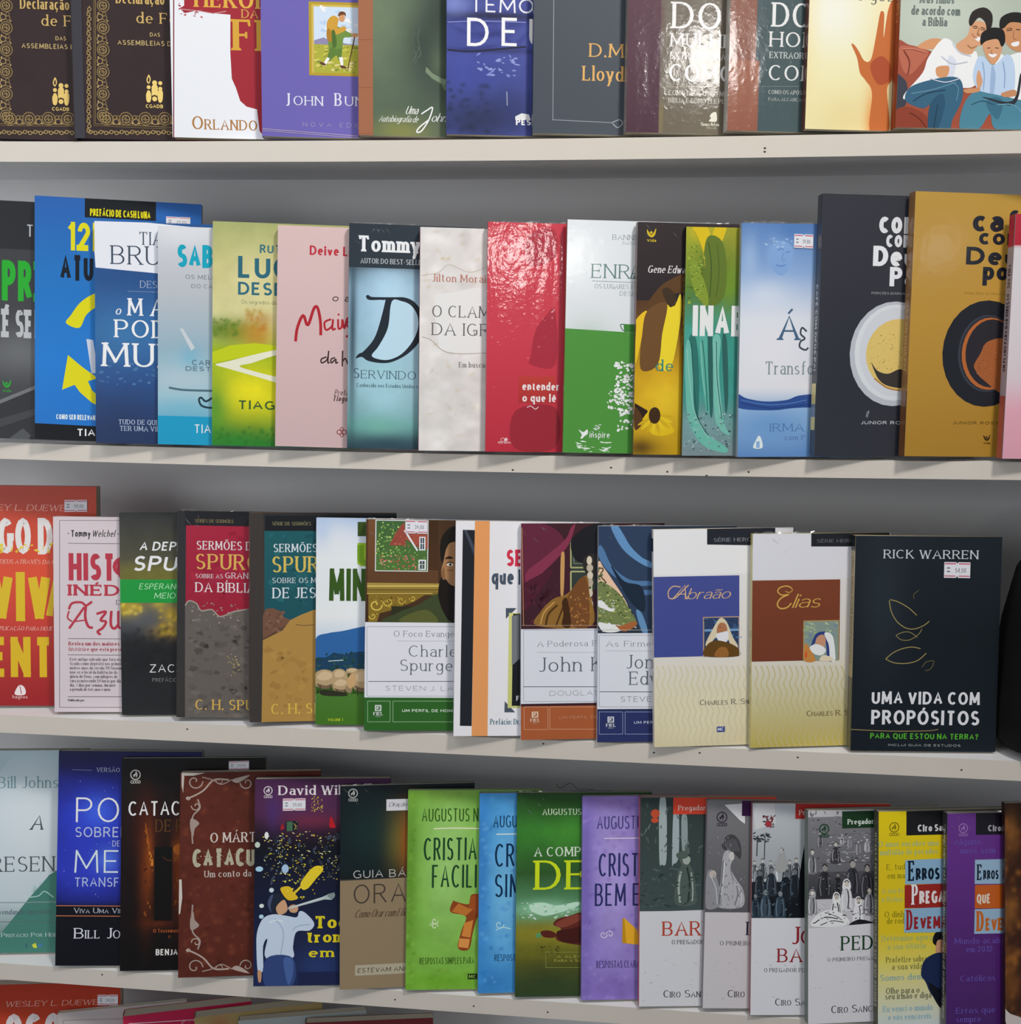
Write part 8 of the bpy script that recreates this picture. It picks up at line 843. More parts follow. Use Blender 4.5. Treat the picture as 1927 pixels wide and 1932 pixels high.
book(label='engraving-fronted book of a desert crowd and preacher with palms, red tab and red serif title', at=(0.1243, -0.0049, -0.7373), turn=(8.5, 11.5, 1.0), size=(140, 7.5, 212.2), base=1188, cell=2, wrap=1, gloss=0.35, spine=(1187, ()),
 art=[
('r',1141,-2.6,144.9,197.4,216,1142),('p',1143,4,212.3,21.7,212.4,23.5,191.8,2.8,185.9,1.1,203.5),('s',1144,-0.9,137.6,-0.8,144.6,0.2,149.2,2,150.9,3.7,150.8,5.2,147.8,6,142.9,5.8,137.6),('k',1145,0.62,2.9,149.9,3.8,144.6,3.4,138.3),('k',1146,0.71,0.7,148.5,0.1,143.2,0.7,138.1),('k',1146,0.44,4.3,148.1,4.9,142.9,4.8,138.5),('e',1147,2.7,152.5,1.33,1.76),('k',1145,0.53,1.2,153.4,2.4,154.6,3.9,153.4),('s',1148,6.7,136.9,6.8,145.1,7.9,150.4,10,152.4,12.1,152.2,13.8,148.8,14.7,143,14.5,136.9),('k',1145,0.72,11,151.2,12.1,145.1,11.6,137.7),('k',1146,0.82,8.6,149.6,7.8,143.4,8.5,137.5),('k',1146,0.52,12.7,149.2,13.4,143,13.3,137.9),('e',1147,10.8,154.3,1.55,2.05),('k',1145,0.62,9.1,155.3,10.6,156.8,12.2,155.3),('s',1149,15.4,137.6,15.5,144.6,16.5,149.2,18.2,151,20,150.8,21.5,147.8,22.2,142.9,22.1,137.6),('k',1145,0.62,19.1,149.9,20.1,144.6,19.6,138.3),
('k',1146,0.71,17,148.5,16.4,143.2,17,138.1),('k',1146,0.44,20.6,148.2,21.2,142.9,21,138.5),('e',1147,18.9,152.5,1.33,1.76),('k',1145,0.53,17.5,153.4,18.7,154.7,20.2,153.4),('s',1144,34.3,136.9,34.4,144.5,35.5,149.5,37.4,151.4,39.4,151.2,41,148,41.8,142.6,41.7,136.9),('k',1145,0.67,38.4,150.2,39.4,144.5,39,137.7),('k',1146,0.77,36.1,148.7,35.4,143,36.1,137.5),('k',1146,0.48,40,148.3,40.6,142.6,40.5,137.9),('e',1147,38.2,153.1,1.45,1.91),('k',1145,0.57,36.6,154.1,38,155.4,39.5,154.1),('s',1148,40.4,136.2,40.5,145,41.8,150.7,44,152.9,46.2,152.7,48.1,148.9,49,142.8,48.9,136.2),('k',1145,0.77,45.1,151.6,46.3,145,45.7,137.1),('k',1146,0.88,42.5,149.8,41.7,143.2,42.4,136.8),('k',1146,0.55,46.9,149.4,47.7,142.8,47.5,137.3),('e',1147,44.9,154.9,1.67,2.2),('k',1145,0.66,43.1,156,44.6,157.5,46.4,156),('s',1149,1.7,133.2,1.8,139.6,2.7,143.8,4.3,145.4,5.9,145.3,7.3,142.5,8,138,7.8,133.2),
('k',1145,0.57,5.1,144.5,6,139.6,5.6,133.8),('k',1146,0.65,3.2,143.2,2.6,138.3,3.1,133.7),('k',1146,0.4,6.4,142.9,7,138,6.9,134),('e',1147,4.9,146.9,1.22,1.61),('k',1145,0.49,3.6,147.7,4.7,148.8,6.1,147.7),('s',1144,20.6,133.9,20.7,141,21.7,145.5,23.5,147.3,25.2,147.1,26.7,144.2,27.5,139.2,27.3,134),('k',1145,0.62,24.4,146.3,25.3,141,24.9,134.7),('k',1146,0.71,22.2,144.8,21.6,139.6,22.2,134.5),('k',1146,0.44,25.8,144.5,26.4,139.2,26.3,134.8),('e',1147,24.2,148.9,1.33,1.76),('k',1145,0.53,22.7,149.8,23.9,151,25.4,149.8),('s',1142,23,134.7,23.1,148.2,25.1,156.9,28.4,160.3,31.9,160,34.7,154.3,36.1,144.8,35.9,134.7),('k',1145,1.19,30.2,158.3,32,148.2,31.1,136),('k',145,1.36,26.1,155.6,24.9,145.5,26,135.7),('k',145,0.85,32.9,154.9,34.1,144.8,33.8,136.4),('e',1150,29.8,163.3,2.56,3.37),('k',1145,1.02,27,165,29.4,167.4,32.1,165),('r',1151,-2,97.3,198.3,133.5,1152),
('s',1153,2.4,118.5,2.6,129.7,4.2,136.9,7,139.7,9.8,139.4,12.1,134.7,13.3,126.9,13.1,118.6),('k',1145,0.98,8.4,138,9.9,129.7,9.2,119.7),('k',1154,1.12,5,135.8,4,127.4,5,119.4),('k',1154,0.7,10.7,135.2,11.6,126.9,11.4,119.9),('e',1144,8.1,142.2,2.11,2.78),('k',1145,0.84,5.8,143.6,7.7,145.5,10,143.6),('s',1155,14,120,14.1,131.7,15.8,139.4,18.7,142.3,21.7,142,24.1,137,25.4,128.8,25.2,120),('k',1145,1.03,20.2,140.5,21.8,131.7,21,121.2),('k',1156,1.18,16.7,138.2,15.6,129.4,16.6,120.9),('k',1156,0.74,22.6,137.6,23.6,128.8,23.4,121.5),('e',1149,19.9,144.9,2.22,2.93),('k',1145,0.88,17.5,146.4,19.5,148.4,21.9,146.4),('s',1157,28.2,114.2,28.4,127.1,30.3,135.5,33.5,138.7,36.7,138.4,39.4,132.9,40.8,123.9,40.6,114.2),('k',1145,1.13,35.1,136.7,36.9,127.1,36,115.5),('k',1158,1.3,31.3,134.2,30.1,124.5,31.2,115.1),('k',1158,0.81,37.8,133.5,38.9,123.9,38.6,115.8),('e',1159,34.8,141.6,2.45,3.22),
('k',1145,0.97,32.1,143.2,34.4,145.5,37,143.2),('s',1160,37.7,118.6,37.8,130.3,39.5,137.9,42.4,140.9,45.4,140.6,47.8,135.6,49.1,127.4,48.9,118.6),('k',1145,1.03,43.9,139.1,45.5,130.3,44.8,119.8),('k',1161,1.18,40.4,136.8,39.3,128,40.3,119.5),('k',1161,0.74,46.4,136.2,47.3,127.4,47.1,120.1),('e',1144,43.6,143.5,2.22,2.93),('k',1145,0.88,41.2,145,43.3,147,45.7,145),('s',1162,8.3,98.1,8.5,109.8,10.1,117.4,13.1,120.3,16,120,18.5,115,19.7,106.8,19.5,98.1),('k',1145,1.03,14.6,118.6,16.1,109.8,15.4,99.2),('k',1163,1.18,11,116.2,10,107.4,10.9,98.9),('k',1163,0.74,17,115.6,18,106.8,17.7,99.5),('e',1164,14.2,122.9,2.22,2.93),('k',1145,0.88,11.8,124.4,13.9,126.5,16.3,124.4),('s',1165,23.4,98.1,23.5,109.2,25.1,116.4,27.9,119.2,30.7,118.9,33,114.2,34.3,106.4,34.1,98.1),('k',1145,0.98,29.3,117.5,30.9,109.2,30.1,99.2),('k',1166,1.12,26,115.3,25,107,25.9,98.9),
('k',1166,0.7,31.6,114.8,32.6,106.4,32.4,99.5),('e',1167,29,121.7,2.11,2.78),('k',1145,0.84,26.8,123.1,28.7,125.1,31,123.1),('s',1168,-1.2,98,-1,108,0.4,114.5,2.9,117,5.4,116.7,7.5,112.5,8.5,105.5,8.4,98.1),('k',1145,0.88,4.2,115.5,5.5,108,4.9,99),('k',1169,1,1.2,113.5,0.2,106,1.1,98.8),('k',1169,0.63,6.2,113,7,105.5,6.9,99.3),('e',1170,3.9,119.2,1.89,2.49),('k',1145,0.75,1.8,120.4,3.6,122.2,5.6,120.5),('s',1171,47.5,97.3,47.9,133.2,50.6,156.7,53.4,171.4,57.7,180.2,63.7,171.4,64.6,97.3),('d',(1172, 1173, 1174),-0.6,98.8,46.4,131.8,60,2.9,6,2.4),('k',1175,1.03,4.6,159.5,5,174.2,5.8,180.1),('k',1175,0.88,12.3,156.6,12.7,180.1),('d',(1176, 1175),1.5,174.2,17.6,183,26,3.5,7,2),('s',1119,24,144.9,26.8,159.6,29.7,165.5,32.7,162.5,34.4,145),('e',1177,29.1,164.9,2.07,2.64),('d',(1178, 1179, 1180),10.2,188.9,23.4,200.6,24,3.2,8,1),('e',1181,16.1,191.8,3.26,3.22),('r',1182,43.3,197,167.5,217.3),
('t',1183,'S','Preg|adores',47.1,200.7,13.4,4.99),('p',1184,-1.3,97.3,198.7,97.4,200,-12.3,-0,-11.7),('d',(1109, 1110),2,2.9,124.5,61.4,50,1.8,9,4),('t',1185,'S','J',40.4,71,8.2,17.58),('t',1185,'S','O|ÃO',50.1,70.9,13.4,14.66),('t',1185,'S','BA|TISTA',26.9,52.9,24.9,13.77),('t',1186,'S','O PREGADOR PO|R',13.4,43,41.5,4.1),('c',1138,'S','CIRO S|ANCHES',24.9,9.5,25.6,7.03),])
book(label='engraving-fronted book of a crowd on temple steps with dark green tab and green serif title', at=(0.1797, -0.0146, -0.7363), turn=(12.5, 11.5, 1.2), size=(140, 10.0, 210.9), base=1245, cell=2, wrap=0, gloss=0.35, spine=(1244, ()),
 art=[
('r',1189,-1,149,282.6,204.4,1190),('g',1191,36.4,188.5,33.2,20.3,0.7),('d',(1192, 1193, 1194),18.4,157.1,69.7,187.6,90,2.2,4,3.5),('d',(1195, 1196),1.9,186.5,33.4,208.9,24,4.4,5,0.4),('k',1197,0.74,18.4,186.1,42.5,186.6,68.9,186.5),('k',1198,0.74,18.4,177.4,42.5,177.6,68.9,177.5),('k',1194,0.74,16.9,168.7,42.5,168.8,68.9,168.8),('k',1198,0.74,12.4,158.7,42.5,158.5,68.9,158.6),('s',1199,23.7,158.4,23.9,167.1,25.3,172.7,27.5,174.8,29.8,174.5,31.6,170.8,32.5,164.7,32.3,158.2),('k',1145,0.77,28.6,173.5,29.8,166.9,29.1,159.1),('k',1191,0.89,25.9,171.8,25,165.3,25.7,159),('k',1191,0.55,30.4,171.3,31.1,164.7,30.9,159.3),('e',1200,28.4,176.8,1.69,2.17),('k',1145,0.66,26.6,177.9,28.2,179.4,30,177.8),('s',1190,9.1,174.7,9.3,181.1,10.3,185.2,11.9,186.8,13.6,186.6,14.9,183.8,15.6,179.3,15.4,174.6),('k',1145,0.57,12.7,185.8,13.6,181,13.1,175.3),('k',1201,0.65,10.8,184.6,10.1,179.8,10.6,175.2),
('k',1201,0.41,14.1,184.2,14.6,179.4,14.4,175.4),('e',1202,12.6,188.2,1.24,1.59),('k',1145,0.49,11.3,189,12.4,190.1,13.7,188.9),('s',1189,48.8,167.9,48.9,173.1,49.8,176.5,51.1,177.7,52.5,177.6,53.6,175.3,54.1,171.6,54,167.7),('k',1145,0.47,51.8,176.9,52.5,173,52.1,168.3),('k',1193,0.53,50.2,175.9,49.6,172,50,168.2),('k',1193,0.33,52.9,175.6,53.3,171.7,53.2,168.4),('e',1203,51.7,178.9,1.02,1.31),('k',1145,0.4,50.6,179.6,51.5,180.5,52.6,179.5),('s',1191,57.7,169.1,57.8,174.6,58.7,178.2,60.2,179.6,61.6,179.4,62.8,177,63.4,173.1,63.2,168.9),('k',1145,0.5,60.9,178.7,61.6,174.5,61.2,169.5),('k',768,0.57,59.1,177.7,58.6,173.5,59,169.5),('k',768,0.36,62,177.3,62.5,173.1,62.3,169.6),('e',1204,60.7,180.8,1.09,1.39),('k',1145,0.43,59.6,181.6,60.6,182.5,61.7,181.5),('s',1205,40.1,173.9,40.2,178.5,40.9,181.5,42.1,182.7,43.3,182.5,44.3,180.5,44.8,177.3,44.7,173.8),
('k',1145,0.41,42.7,182,43.3,178.5,43,174.3),('k',1206,0.47,41.3,181.1,40.8,177.6,41.2,174.2),('k',1206,0.3,43.7,180.8,44,177.3,43.9,174.4),('e',1200,42.6,183.7,0.9,1.16),('k',1145,0.35,41.6,184.3,42.5,185.1,43.4,184.3),('s',1207,32.7,177,32.8,181.3,33.5,184.1,34.6,185.1,35.7,185,36.6,183.1,37.1,180.1,37,176.9),('k',1145,0.38,35.2,184.4,35.7,181.2,35.4,177.4),('k',1208,0.44,33.8,183.6,33.4,180.4,33.7,177.3),('k',1208,0.27,36.1,183.4,36.4,180.1,36.3,177.4),('e',1209,35.1,186.1,0.84,1.07),('k',1145,0.33,34.2,186.6,34.9,187.4,35.8,186.6),('r',1210,-1,123,69.7,149.8,1211),('s',812,-0.9,149,-0.6,158.8,0.9,165.2,3.4,167.6,6,167.2,8,163,9,156.1,8.8,148.7),('k',1145,0.88,4.7,166.1,6,158.6,5.2,149.8),('k',1212,1,1.7,164.2,0.6,156.8,1.4,149.7),('k',1212,0.63,6.7,163.5,7.5,156.1,7.3,150),('e',1200,4.4,169.7,1.91,2.46),('k',1145,0.75,2.4,171,4.2,172.7,6.2,170.9),
('s',1213,10.1,125.6,10.4,138.9,12.5,147.4,15.9,150.7,19.4,150.2,22.1,144.5,23.5,135.1,23.2,125.2),('k',1145,1.19,17.6,148.6,19.4,138.6,18.3,126.6),('k',1214,1.36,13.5,146.1,12.1,136.1,13.2,126.5),('k',1214,0.85,20.4,145.2,21.4,135.2,21.1,126.9),('e',1215,17.3,153.6,2.59,3.33),('k',1145,1.02,14.5,155.4,16.9,157.6,19.7,155.2),('s',1216,38,126.1,38.4,140.6,40.6,150,44.4,153.5,48.1,153,51.2,146.8,52.7,136.6,52.3,125.7),('k',1145,1.29,46.3,151.3,48.2,140.3,47,127.3),('k',1217,1.48,41.7,148.5,40.2,137.7,41.4,127.1),('k',1217,0.93,49.3,147.5,50.4,136.6,50.1,127.6),('e',1218,45.9,156.7,2.83,3.63),('k',1145,1.11,42.9,158.6,45.5,161.1,48.5,158.4),('s',1219,53.4,122.7,53.7,136.7,55.9,145.7,59.5,149,63.1,148.6,66.1,142.6,67.5,132.8,67.2,122.3),('k',1145,1.25,61.3,146.9,63.2,136.4,62.1,123.9),('k',1220,1.42,57,144.2,55.5,133.8,56.6,123.7),('k',1220,0.89,64.2,143.3,65.3,132.8,65,124.1),
('e',1221,61,152.1,2.72,3.49),('k',1145,1.07,58.1,154,60.6,156.3,63.5,153.8),('s',1222,26,128,26.2,136.6,27.5,142.2,29.8,144.3,32,144.1,33.8,140.3,34.8,134.2,34.5,127.7),('k',1145,0.78,30.9,143,32,136.5,31.4,128.7),('k',1198,0.89,28.2,141.4,27.3,134.9,28,128.5),('k',1198,0.55,32.7,140.8,33.4,134.2,33.2,128.8),('e',1223,30.7,146.3,1.69,2.17),('k',1145,0.66,28.9,147.4,30.5,148.9,32.3,147.3),('s',1194,-0.8,108.6,-0.6,118.4,0.9,124.7,3.5,127.1,6,126.8,8.1,122.5,9.1,115.6,8.8,108.3),('k',1145,0.88,4.7,125.6,6,118.2,5.3,109.4),('k',1224,1,1.7,123.7,0.7,116.4,1.4,109.2),('k',1224,0.63,6.8,123.1,7.5,115.7,7.3,109.5),('s',1191,0.9,125.2,1.7,131.8,4.7,133.4,7.3,130.4,7.3,125),('e',1225,4.5,129.3,1.91,2.46),('k',1145,0.75,2.4,130.6,4.2,132.2,6.3,130.5),('s',1193,33.2,111.8,33.5,124,35.4,131.8,38.5,134.8,41.7,134.4,44.2,129.1,45.5,120.5,45.2,111.4),('k',1145,1.09,40.1,132.9,41.7,123.7,40.8,112.8),
('k',24,1.24,36.3,130.6,35.1,121.5,36,112.6),('k',24,0.78,42.7,129.8,43.6,120.6,43.3,113),('s',768,35.4,132.4,36.3,140.6,40.1,142.6,43.3,138.9,43.3,132.2),('e',1226,39.8,137.5,2.37,3.04),('k',1145,0.93,37.3,139.1,39.5,141.1,42,138.9),('s',1227,57.2,106.7,57.4,117.7,59.2,124.8,62,127.5,64.9,127.1,67.2,122.3,68.4,114.6,68.1,106.3),('k',1145,0.99,63.5,125.8,64.9,117.4,64,107.5),('k',1228,1.13,60,123.7,58.9,115.4,59.7,107.4),('k',1228,0.7,65.8,122.9,66.6,114.6,66.3,107.7),('e',1229,63.2,129.9,2.16,2.76),('k',1145,0.84,60.9,131.4,62.9,133.2,65.2,131.2),('s',1208,46.1,98.3,46.4,108.8,48,115.5,50.8,118,53.5,117.7,55.6,113.2,56.7,105.8,56.5,98),('k',1145,0.93,52.1,116.4,53.5,108.5,52.7,99.1),('k',24,1.07,48.9,114.4,47.8,106.6,48.6,99),('k',24,0.67,54.3,113.7,55.1,105.9,54.8,99.3),('s',24,48,116,48.8,123,52.1,124.8,54.8,121.5,54.8,115.8),('e',1230,51.8,120.3,2.04,2.61),
('k',1145,0.8,49.7,121.7,51.6,123.5,53.7,121.6),('s',24,23,100.6,23.3,112.1,25.1,119.6,28.1,122.4,31.1,122,33.5,117,34.7,108.9,34.4,100.2),('k',1145,1.03,29.6,120.6,31.1,111.9,30.2,101.5),('k',1231,1.18,26,118.4,24.8,109.8,25.7,101.3),('k',1231,0.74,32,117.6,32.9,108.9,32.6,101.7),('s',24,25.1,120.2,26,128,29.6,129.9,32.6,126.3,32.6,119.9),('e',1232,29.3,125,2.26,2.9),('k',1145,0.89,26.9,126.5,29,128.4,31.4,126.3),('s',24,3.5,96.6,8,106.8,21.5,112.2,36.5,107.3,42.5,98.4,30.5,95.7),('k',1233,1.03,6.5,99.7,17,105.1,30.5,103.2),('k',1233,0.88,12.5,97.3,24.5,101.2,36.5,99.4),('k',1234,0.74,18.5,109.4,27.5,106.2,35,101.6),('s',1145,42.5,95.3,51.6,101.8,66.7,98.4,71.2,94.3),('d',(24, 768, 1145, 1231),2.8,97.5,68.9,119.3,70,2.4,8,2.6),('d',(1235, 1207),1.2,123,68.9,208,90,2.1,9,3.2),('o',1236,16.3,192.6,4.72,1.04),
('s',1236,14.6,190.4,13.9,192.5,15.8,193.8,16.9,196.1,18.3,193.1,17.7,191,16.5,190.1,16.9,192.4,15.7,191.7),('o',1236,12.9,185.8,1.32,0.61),('o',1236,15.3,185.7,1.23,0.61),('o',1236,17.7,185.7,1.23,0.61),('o',1236,20,185.6,1.23,0.61),('r',1237,34.9,192.9,251.3,209.6),('t',1238,'Sb','Pregador|es',40.4,196.5,27.2,5.22),('p',1239,-2.5,94.2,282.6,108.1,282.6,-22.2,-2.4,-9.7),('d',(1240, 1191),0.6,1.7,173.6,77.9,60,1.8,9,4),('t',1241,'S','PED|RO',33.8,71.5,32.9,14.19),('t',1242,'S','O PRIMEIRO PREGA|DOR',19.7,61,47.3,3.76),('c',1243,'S','CIRO SANC|HES',23.7,9.7,41.6,7.52),])
book(label='yellow book covered in faint blue sentences with blue and red title blocks', at=(0.2466, -0.0171, -0.7356), turn=(13.0, 11.5, 1.5), size=(140, 11.0, 213.8), base=1275, cell=2, wrap=0, gloss=0.35, fade=((213.1, 1267), (152.8, 1268), (95.4, 1269), (66.7, 1270), (23.7, 1271), (2.2, 1272)), spine=(1273, (('Sb', 'ERROS QUE OS PREGADORES DEVEM EVITAR', 1274, 0.1, 0.9, -1),)),
 art=[
('g',1246,24.1,152.7,45.4,57.4,0.5),('r',1247,28.5,189.9,176.7,215.4),('t',1248,'Nh','Ciro S|anches',40.2,193.4,21.5,6.91),('o',1249,16,198.2,4.7,1.03),('s',1249,14.3,195.9,13.6,198,15.5,199.3,16.5,201.6,18,198.6,17.4,196.5,16.2,195.6,16.5,197.9,15.4,197.2),('o',1249,12.5,191.3,1.32,0.61),('o',1249,14.9,191.3,1.22,0.61),('o',1249,17.3,191.2,1.22,0.61),('o',1249,19.6,191.2,1.22,0.61),('t',1250,'S','O amor encobre uma|',-0,179.2,61.8,5.73),('t',1250,'S','multidão de pecados|',1.5,171.1,59.5,5.73),('t',1251,'S','E, tud|o',8.2,156.6,18.9,5.73),('t',1251,'S','em ma|ior',9.1,148,18,5.73),('t',1252,'S','A vocês|',3.2,133.3,22.5,5.73),('t',1252,'S','o Reino|',3.2,125,21.8,5.73),('t',1251,'S','O dinh|eiro',6.3,110,20.3,5.73),('t',1251,'S','de rod|as',8.5,103.6,18,5.73),('t',1253,'S','Determine agora|',3.3,86.6,52.7,5.73),('t',1253,'S','a sua vitória|',9.4,78.4,39.2,5.73),
('t',1254,'S','Profetize sobre|',7.9,65.5,42.9,5.73),('t',1254,'S','a sua vida|',14,58.4,31.6,5.73),('t',1255,'S','Somos dem|ais',2,48,43.6,5.72),('t',1256,'S','Olhe para o|',8,34.9,34.6,5.73),('t',1256,'S','seu irmão e diga|',7.3,29.5,47.4,5.73),('t',1257,'S','Eu venci o mundo|',5.1,17.3,51.2,5.72),('t',1257,'S','e vós vencereis|',10.4,9,44.4,5.73),('p',1258,27.4,165.8,99.9,166.5,100,141.2,27.5,141.9),('p',1259,26.9,141.2,100,141.9,100,117.3,27,118.5),('p',1258,26.7,117.9,100,118.5,100.1,92.7,26.4,94.4),('t',1260,'Sb','E',30.5,145.1,6.3,19.82),('t',1260,'Nh','RROS|',38.3,145.7,24.8,11.79),('t',24,'Sb','P',34.2,121.7,6.3,19.83),('t',1261,'Nh','REGA|R',42,122.3,26,12.65),('t',1262,'Sb','D',28.8,96.9,6.3,19.81),('t',1262,'Nh','EVEM|',36.7,97.5,27.2,12.07),('s',1263,56.1,84.2,57.9,92,63.6,94,84.9,90.4,84.9,75.9,62.2,72.4,59.9,79.7),('s',1264,59.9,82.6,65.2,86.7,84.9,86,85,70.2,62.2,69.5),
('s',1265,44.1,53,47.1,65.8,57.6,72.6,69.8,73.6,100.2,72.5,100.4,23.4,60.8,27.9,48.6,45.6),('s',1266,51.7,44,63.8,37.8,85.1,35.5,85.2,6.7,63.9,19.1),])
book(label='purple book with pale blue and orange title blocks, beside the yellow one', at=(0.3115, -0.0154, -0.7356), turn=(11.8, 11.5, 1.5), size=(140, 11.0, 214.9), base=1291, cell=2, wrap=3, gloss=0.35, fade=((216.0, 1285), (156.0, 1286), (84.6, 1287), (6.1, 1288)), spine=(1289, (('Si', 'Erros Escatológicos que os Pregadores Devem Evitar', 1290, 0.06, 0.64, -1), ('Si', 'Ciro Sanches Zibordi', 1290, 0.69, 0.92, -1))),
 art=[
('r',1276,29.1,193.5,194.5,215.1),('t',1277,'Nh','Ciro| S',41.6,196.8,13.5,6.3),('o',1278,16.2,200.3,4.38,0.96),('s',1278,14.7,198.2,14,200.1,15.8,201.4,16.7,203.5,18.1,200.7,17.6,198.8,16.5,197.9,16.8,200.1,15.7,199.4),('o',1278,13,193.9,1.23,0.57),('o',1278,15.3,193.9,1.14,0.57),('o',1278,17.5,193.8,1.14,0.57),('o',1278,19.7,193.8,1.14,0.57),('t',1279,'S','Alguns|',6.8,184.2,27.4,5.71),('t',1279,'S','anos sem|',12.8,175.5,36.5,5.71),('t',1279,'S','Mundo aca|ba',8.2,87.2,41.8,5.7),('t',1279,'S','em 2012|',20.2,78.9,26.9,5.71),('t',1279,'S','Católicos|',14.4,50.5,35.8,5.7),('t',1279,'S','Erros que|',10.2,19.3,40.3,5.7),('t',1279,'S','sempre|',10.3,10.7,25.3,5.7),('p',1280,28.4,169.2,133.8,169.7,134,144.5,28.3,145.5),('p',1281,28.6,144.4,134,145.2,134.2,120.7,28.5,121.5),('p',1280,28.5,120.7,134.2,121.9,134.3,96.3,28.1,96.7),('t',1282,'Sb','E',30.6,149.2,4.8,15.44),
('t',1282,'Nh','RRO|S',36.9,149.7,12,9.15),('t',1283,'Nb','QUE|',30.5,126.3,14.1,9.43),('t',1284,'Sb','D',30.4,99.2,7.5,19.71),('t',1284,'Nh','EV|EM',39.7,99.6,11.7,12.29),])
book(label='dark brown mottled book at the end of the row, beside the purple one', at=(0.3682, -0.0137, -0.7371), turn=(12.0, 11.5, 1.0), size=(140, 7.0, 228.5), base=1301, cell=2, wrap=2, gloss=0.35, spine=(1300, ()),
 art=[
('m',(1292, 1293, 1294),-2.9,18.4,13.9,219.5,60,7.3,4,0.8),('m',(1295, 1296),-4.3,18.4,28.8,202.1,40,8.7,5,0.8),('g',1297,6.4,202.7,7.5,19.9,0.8),('g',1297,4.8,124.5,7.5,15.6,0.8),('g',1298,4.6,53.6,7.5,22.7,0.8),('s',1299,-2.8,30.4,4.6,23.8,18,17.5,18,4.7,4.6,5.3),])
book(label='orange-red book top with a price label in the lowest row', at=(-0.7219, -0.0064, -1.021), turn=(10.6, 12, 1.0), size=(155, 13.0, 227.3), base=1307, cell=2.0, wrap=0, gloss=0.35, fade=((226.5, 1304), (182.9, 1305)), price=(129.7, 201.8, 152.4, 213.5, '59,00'), spine=(1306, ()),
 art=[
('t',1302,'Si','WESLEY L. DUEWE|L',27.3,202.2,102.4,6.08),('t',1303,'Nh','FOGO| DO',9.2,153.2,80.8,41.17),])
book(label='pale grey book top with a thin ruled frame, half behind the magenta book', at=(-0.6242, -0.0064, -1.0206), turn=(18.0, 12, 1.0), size=(140, 7.0, 202.4), base=1310, cell=2.0, wrap=0, gloss=0.35, spine=(1309, ()),
 art=[
('l',1308,0.63,5.6,193.9,124.7,184.9),('l',1308,0.63,5.6,193.9,5.2,142.8),])
book(label='magenta book top with a fine pale ruled line and cream page edges', at=(-0.5461, -0.0064, -1.0198), turn=(20.0, 12, 1.0), size=(140, 20.0, 203.7), base=1314, cell=2.0, wrap=0, gloss=0.35, spine=(1313, ()),
 art=[
('l',1311,0.84,5.8,194.9,78.8,190.4),('l',1311,0.63,5.8,194.9,5.1,147.9),('d',(1312,),61.9,187.8,76.7,190.7,8,1.7,3,2),])
book(label='tan and rust book top between the magenta and grey books', at=(-0.4632, -0.0064, -1.0202), turn=(20.0, 12, 1.0), size=(140, 18.0, 208.8), base=1317, cell=2.0, wrap=0, gloss=0.35, spine=(1316, ()),
 art=[
('g',1315,26.5,194.3,12.6,12.8,0.7),])
book(label='light grey-green book top beside the tan and rust one', at=(-0.4162, -0.0064, -1.0215), turn=(16.0, 12, 1.0), size=(140, 12.0, 209.6), base=1319, cell=2.0, wrap=0, gloss=0.35, spine=(1318, ()),
 art=[
])
book(label='dark red book top under a grey page edge in the lowest row', at=(-0.3437, -0.0064, -1.0211), turn=(12.0, 12, 1.0), size=(140, 14.0, 212.0), base=1321, cell=2.0, wrap=0, gloss=0.35, spine=(1320, ()),
 art=[
])

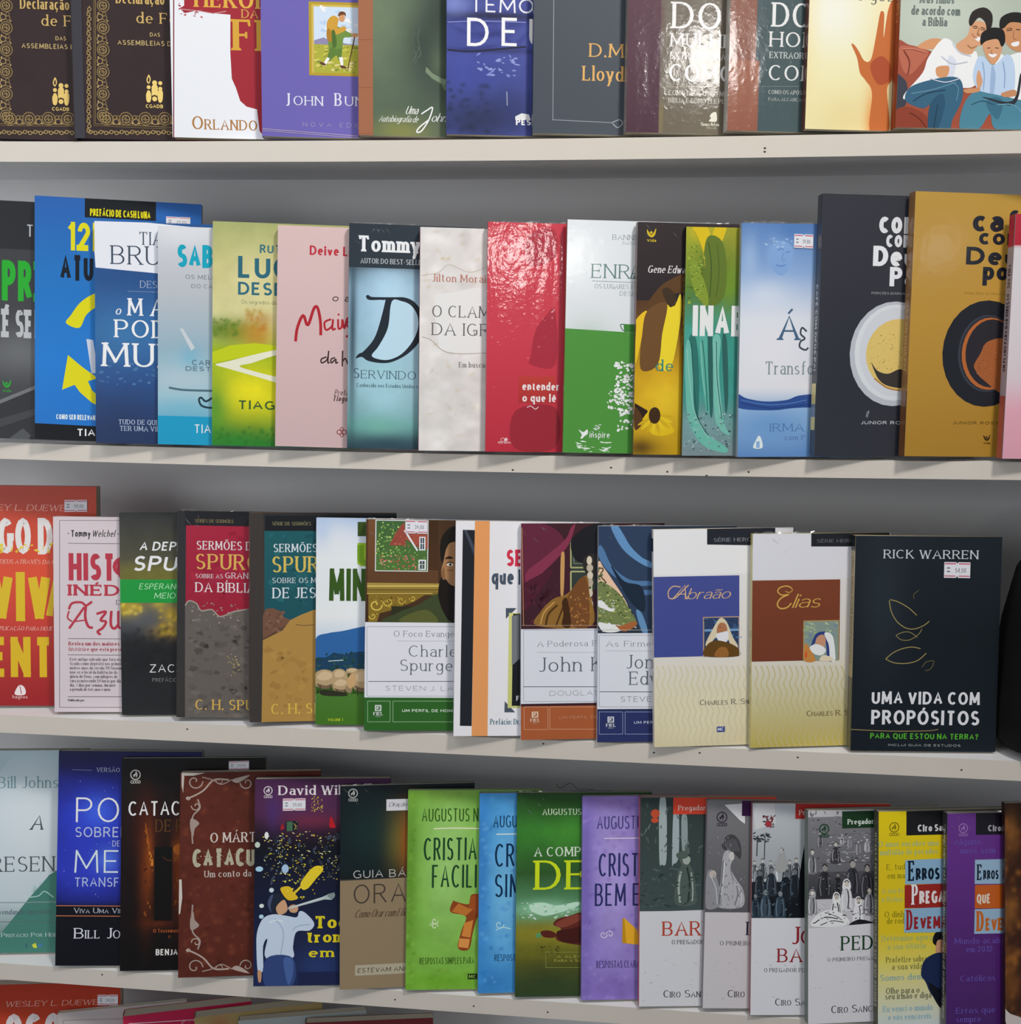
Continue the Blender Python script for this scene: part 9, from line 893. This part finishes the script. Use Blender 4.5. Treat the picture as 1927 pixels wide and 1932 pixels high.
# ---------------------------------------------------------------- black bag at the end of the third row
def black_bag():
    m = node_mat('black_fabric', .8, base='0e0d0e', spec=.2, grain=.2, gscale=500)
    root = empty('bag', Matrix.Translation((.412, .04, ZS[2]+.0005)), 'black rounded soft bag standing beside the near-black book with gold leaves', 'bag')
    bm = bmesh.new()
    rings = []
    for z, cx, rx, ry in ((0, .012, .056, .045), (.003, .010, .066, .055), (.014, .010, .078, .075), (.05, .014, .080, .095), (.12, .018, .078, .10), (.17, .024, .074, .095), (.205, .034, .064, .080), (.235, .046, .050, .060), (.25, .052, .032, .040)):
        rings.append([bm.verts.new((rx*math.cos(a*math.tau/32)+cx, ry*math.sin(a*math.tau/32)*(1+.03*math.sin(a*.9+z*40)), z)) for a in range(32)])
    for a, b in zip(rings, rings[1:]):
        for i in range(32): bm.faces.new((a[i], a[(i+1) % 32], b[(i+1) % 32], b[i]))
    bm.faces.new(rings[0][::-1]); bm.faces.new(rings[-1])
    for f in bm.faces: f.smooth = True
    me = bpy.data.meshes.new('bag_body'); bm.to_mesh(me); me.materials.append(m); o = bpy.data.objects.new('bag_body', me); COL.objects.link(o); o.parent = root
    hb = MB(); P = [(.02+.05*i/12, -.0, .246+.018*math.sin(math.pi*i/12)) for i in range(13)]
    for i in range(12):
        (xa, ya, za), (xb, yb, zb) = P[i], P[i+1]
        for y0, y1, dz in ((-.012, .012, .002), (.012, -.012, -.002)): hb.face([(xa, y0, za+dz), (xb, y0, zb+dz), (xb, y1, zb+dz), (xa, y1, za+dz)], (.05, .05, .05))
    hb.build('handle', m, root)
black_bag()
# ---------------------------------------------------------------- loose thread above the dark green book
def thread():
    cu = bpy.data.curves.new('loose_thread', 'CURVE'); cu.dimensions = '3D'; cu.bevel_depth = .0003; cu.bevel_resolution = 2
    sp = cu.splines.new('BEZIER'); pts = [(-0.0761, 0.042, -0.5204), (-0.0744, 0.042, -0.5244), (-0.0706, 0.042, -0.5248), (-0.0662, 0.042, -0.5211), (-0.0614, 0.042, -0.5197), (-0.057, 0.042, -0.5235), (-0.0548, 0.042, -0.5257), (-0.0466, 0.042, -0.5253), (-0.0374, 0.042, -0.5253)]
    sp.bezier_points.add(len(pts)-1)
    for b, p in zip(sp.bezier_points, pts): b.co = p; b.handle_left_type = b.handle_right_type = 'AUTO'
    o = bpy.data.objects.new('tmp', cu); COL.objects.link(o); dg = bpy.context.evaluated_depsgraph_get(); me = bpy.data.meshes.new_from_object(o.evaluated_get(dg)); bpy.data.objects.remove(o)
    me.name = 'loose_thread'; me.materials.clear(); me.materials.append(node_mat('dark_thread', .8, base='2a2826'))
    t = bpy.data.objects.new('loose_thread', me); COL.objects.link(t); tag(t, 'thin dark curled thread lying on top of the dark green and lilac books', 'thread')
thread()
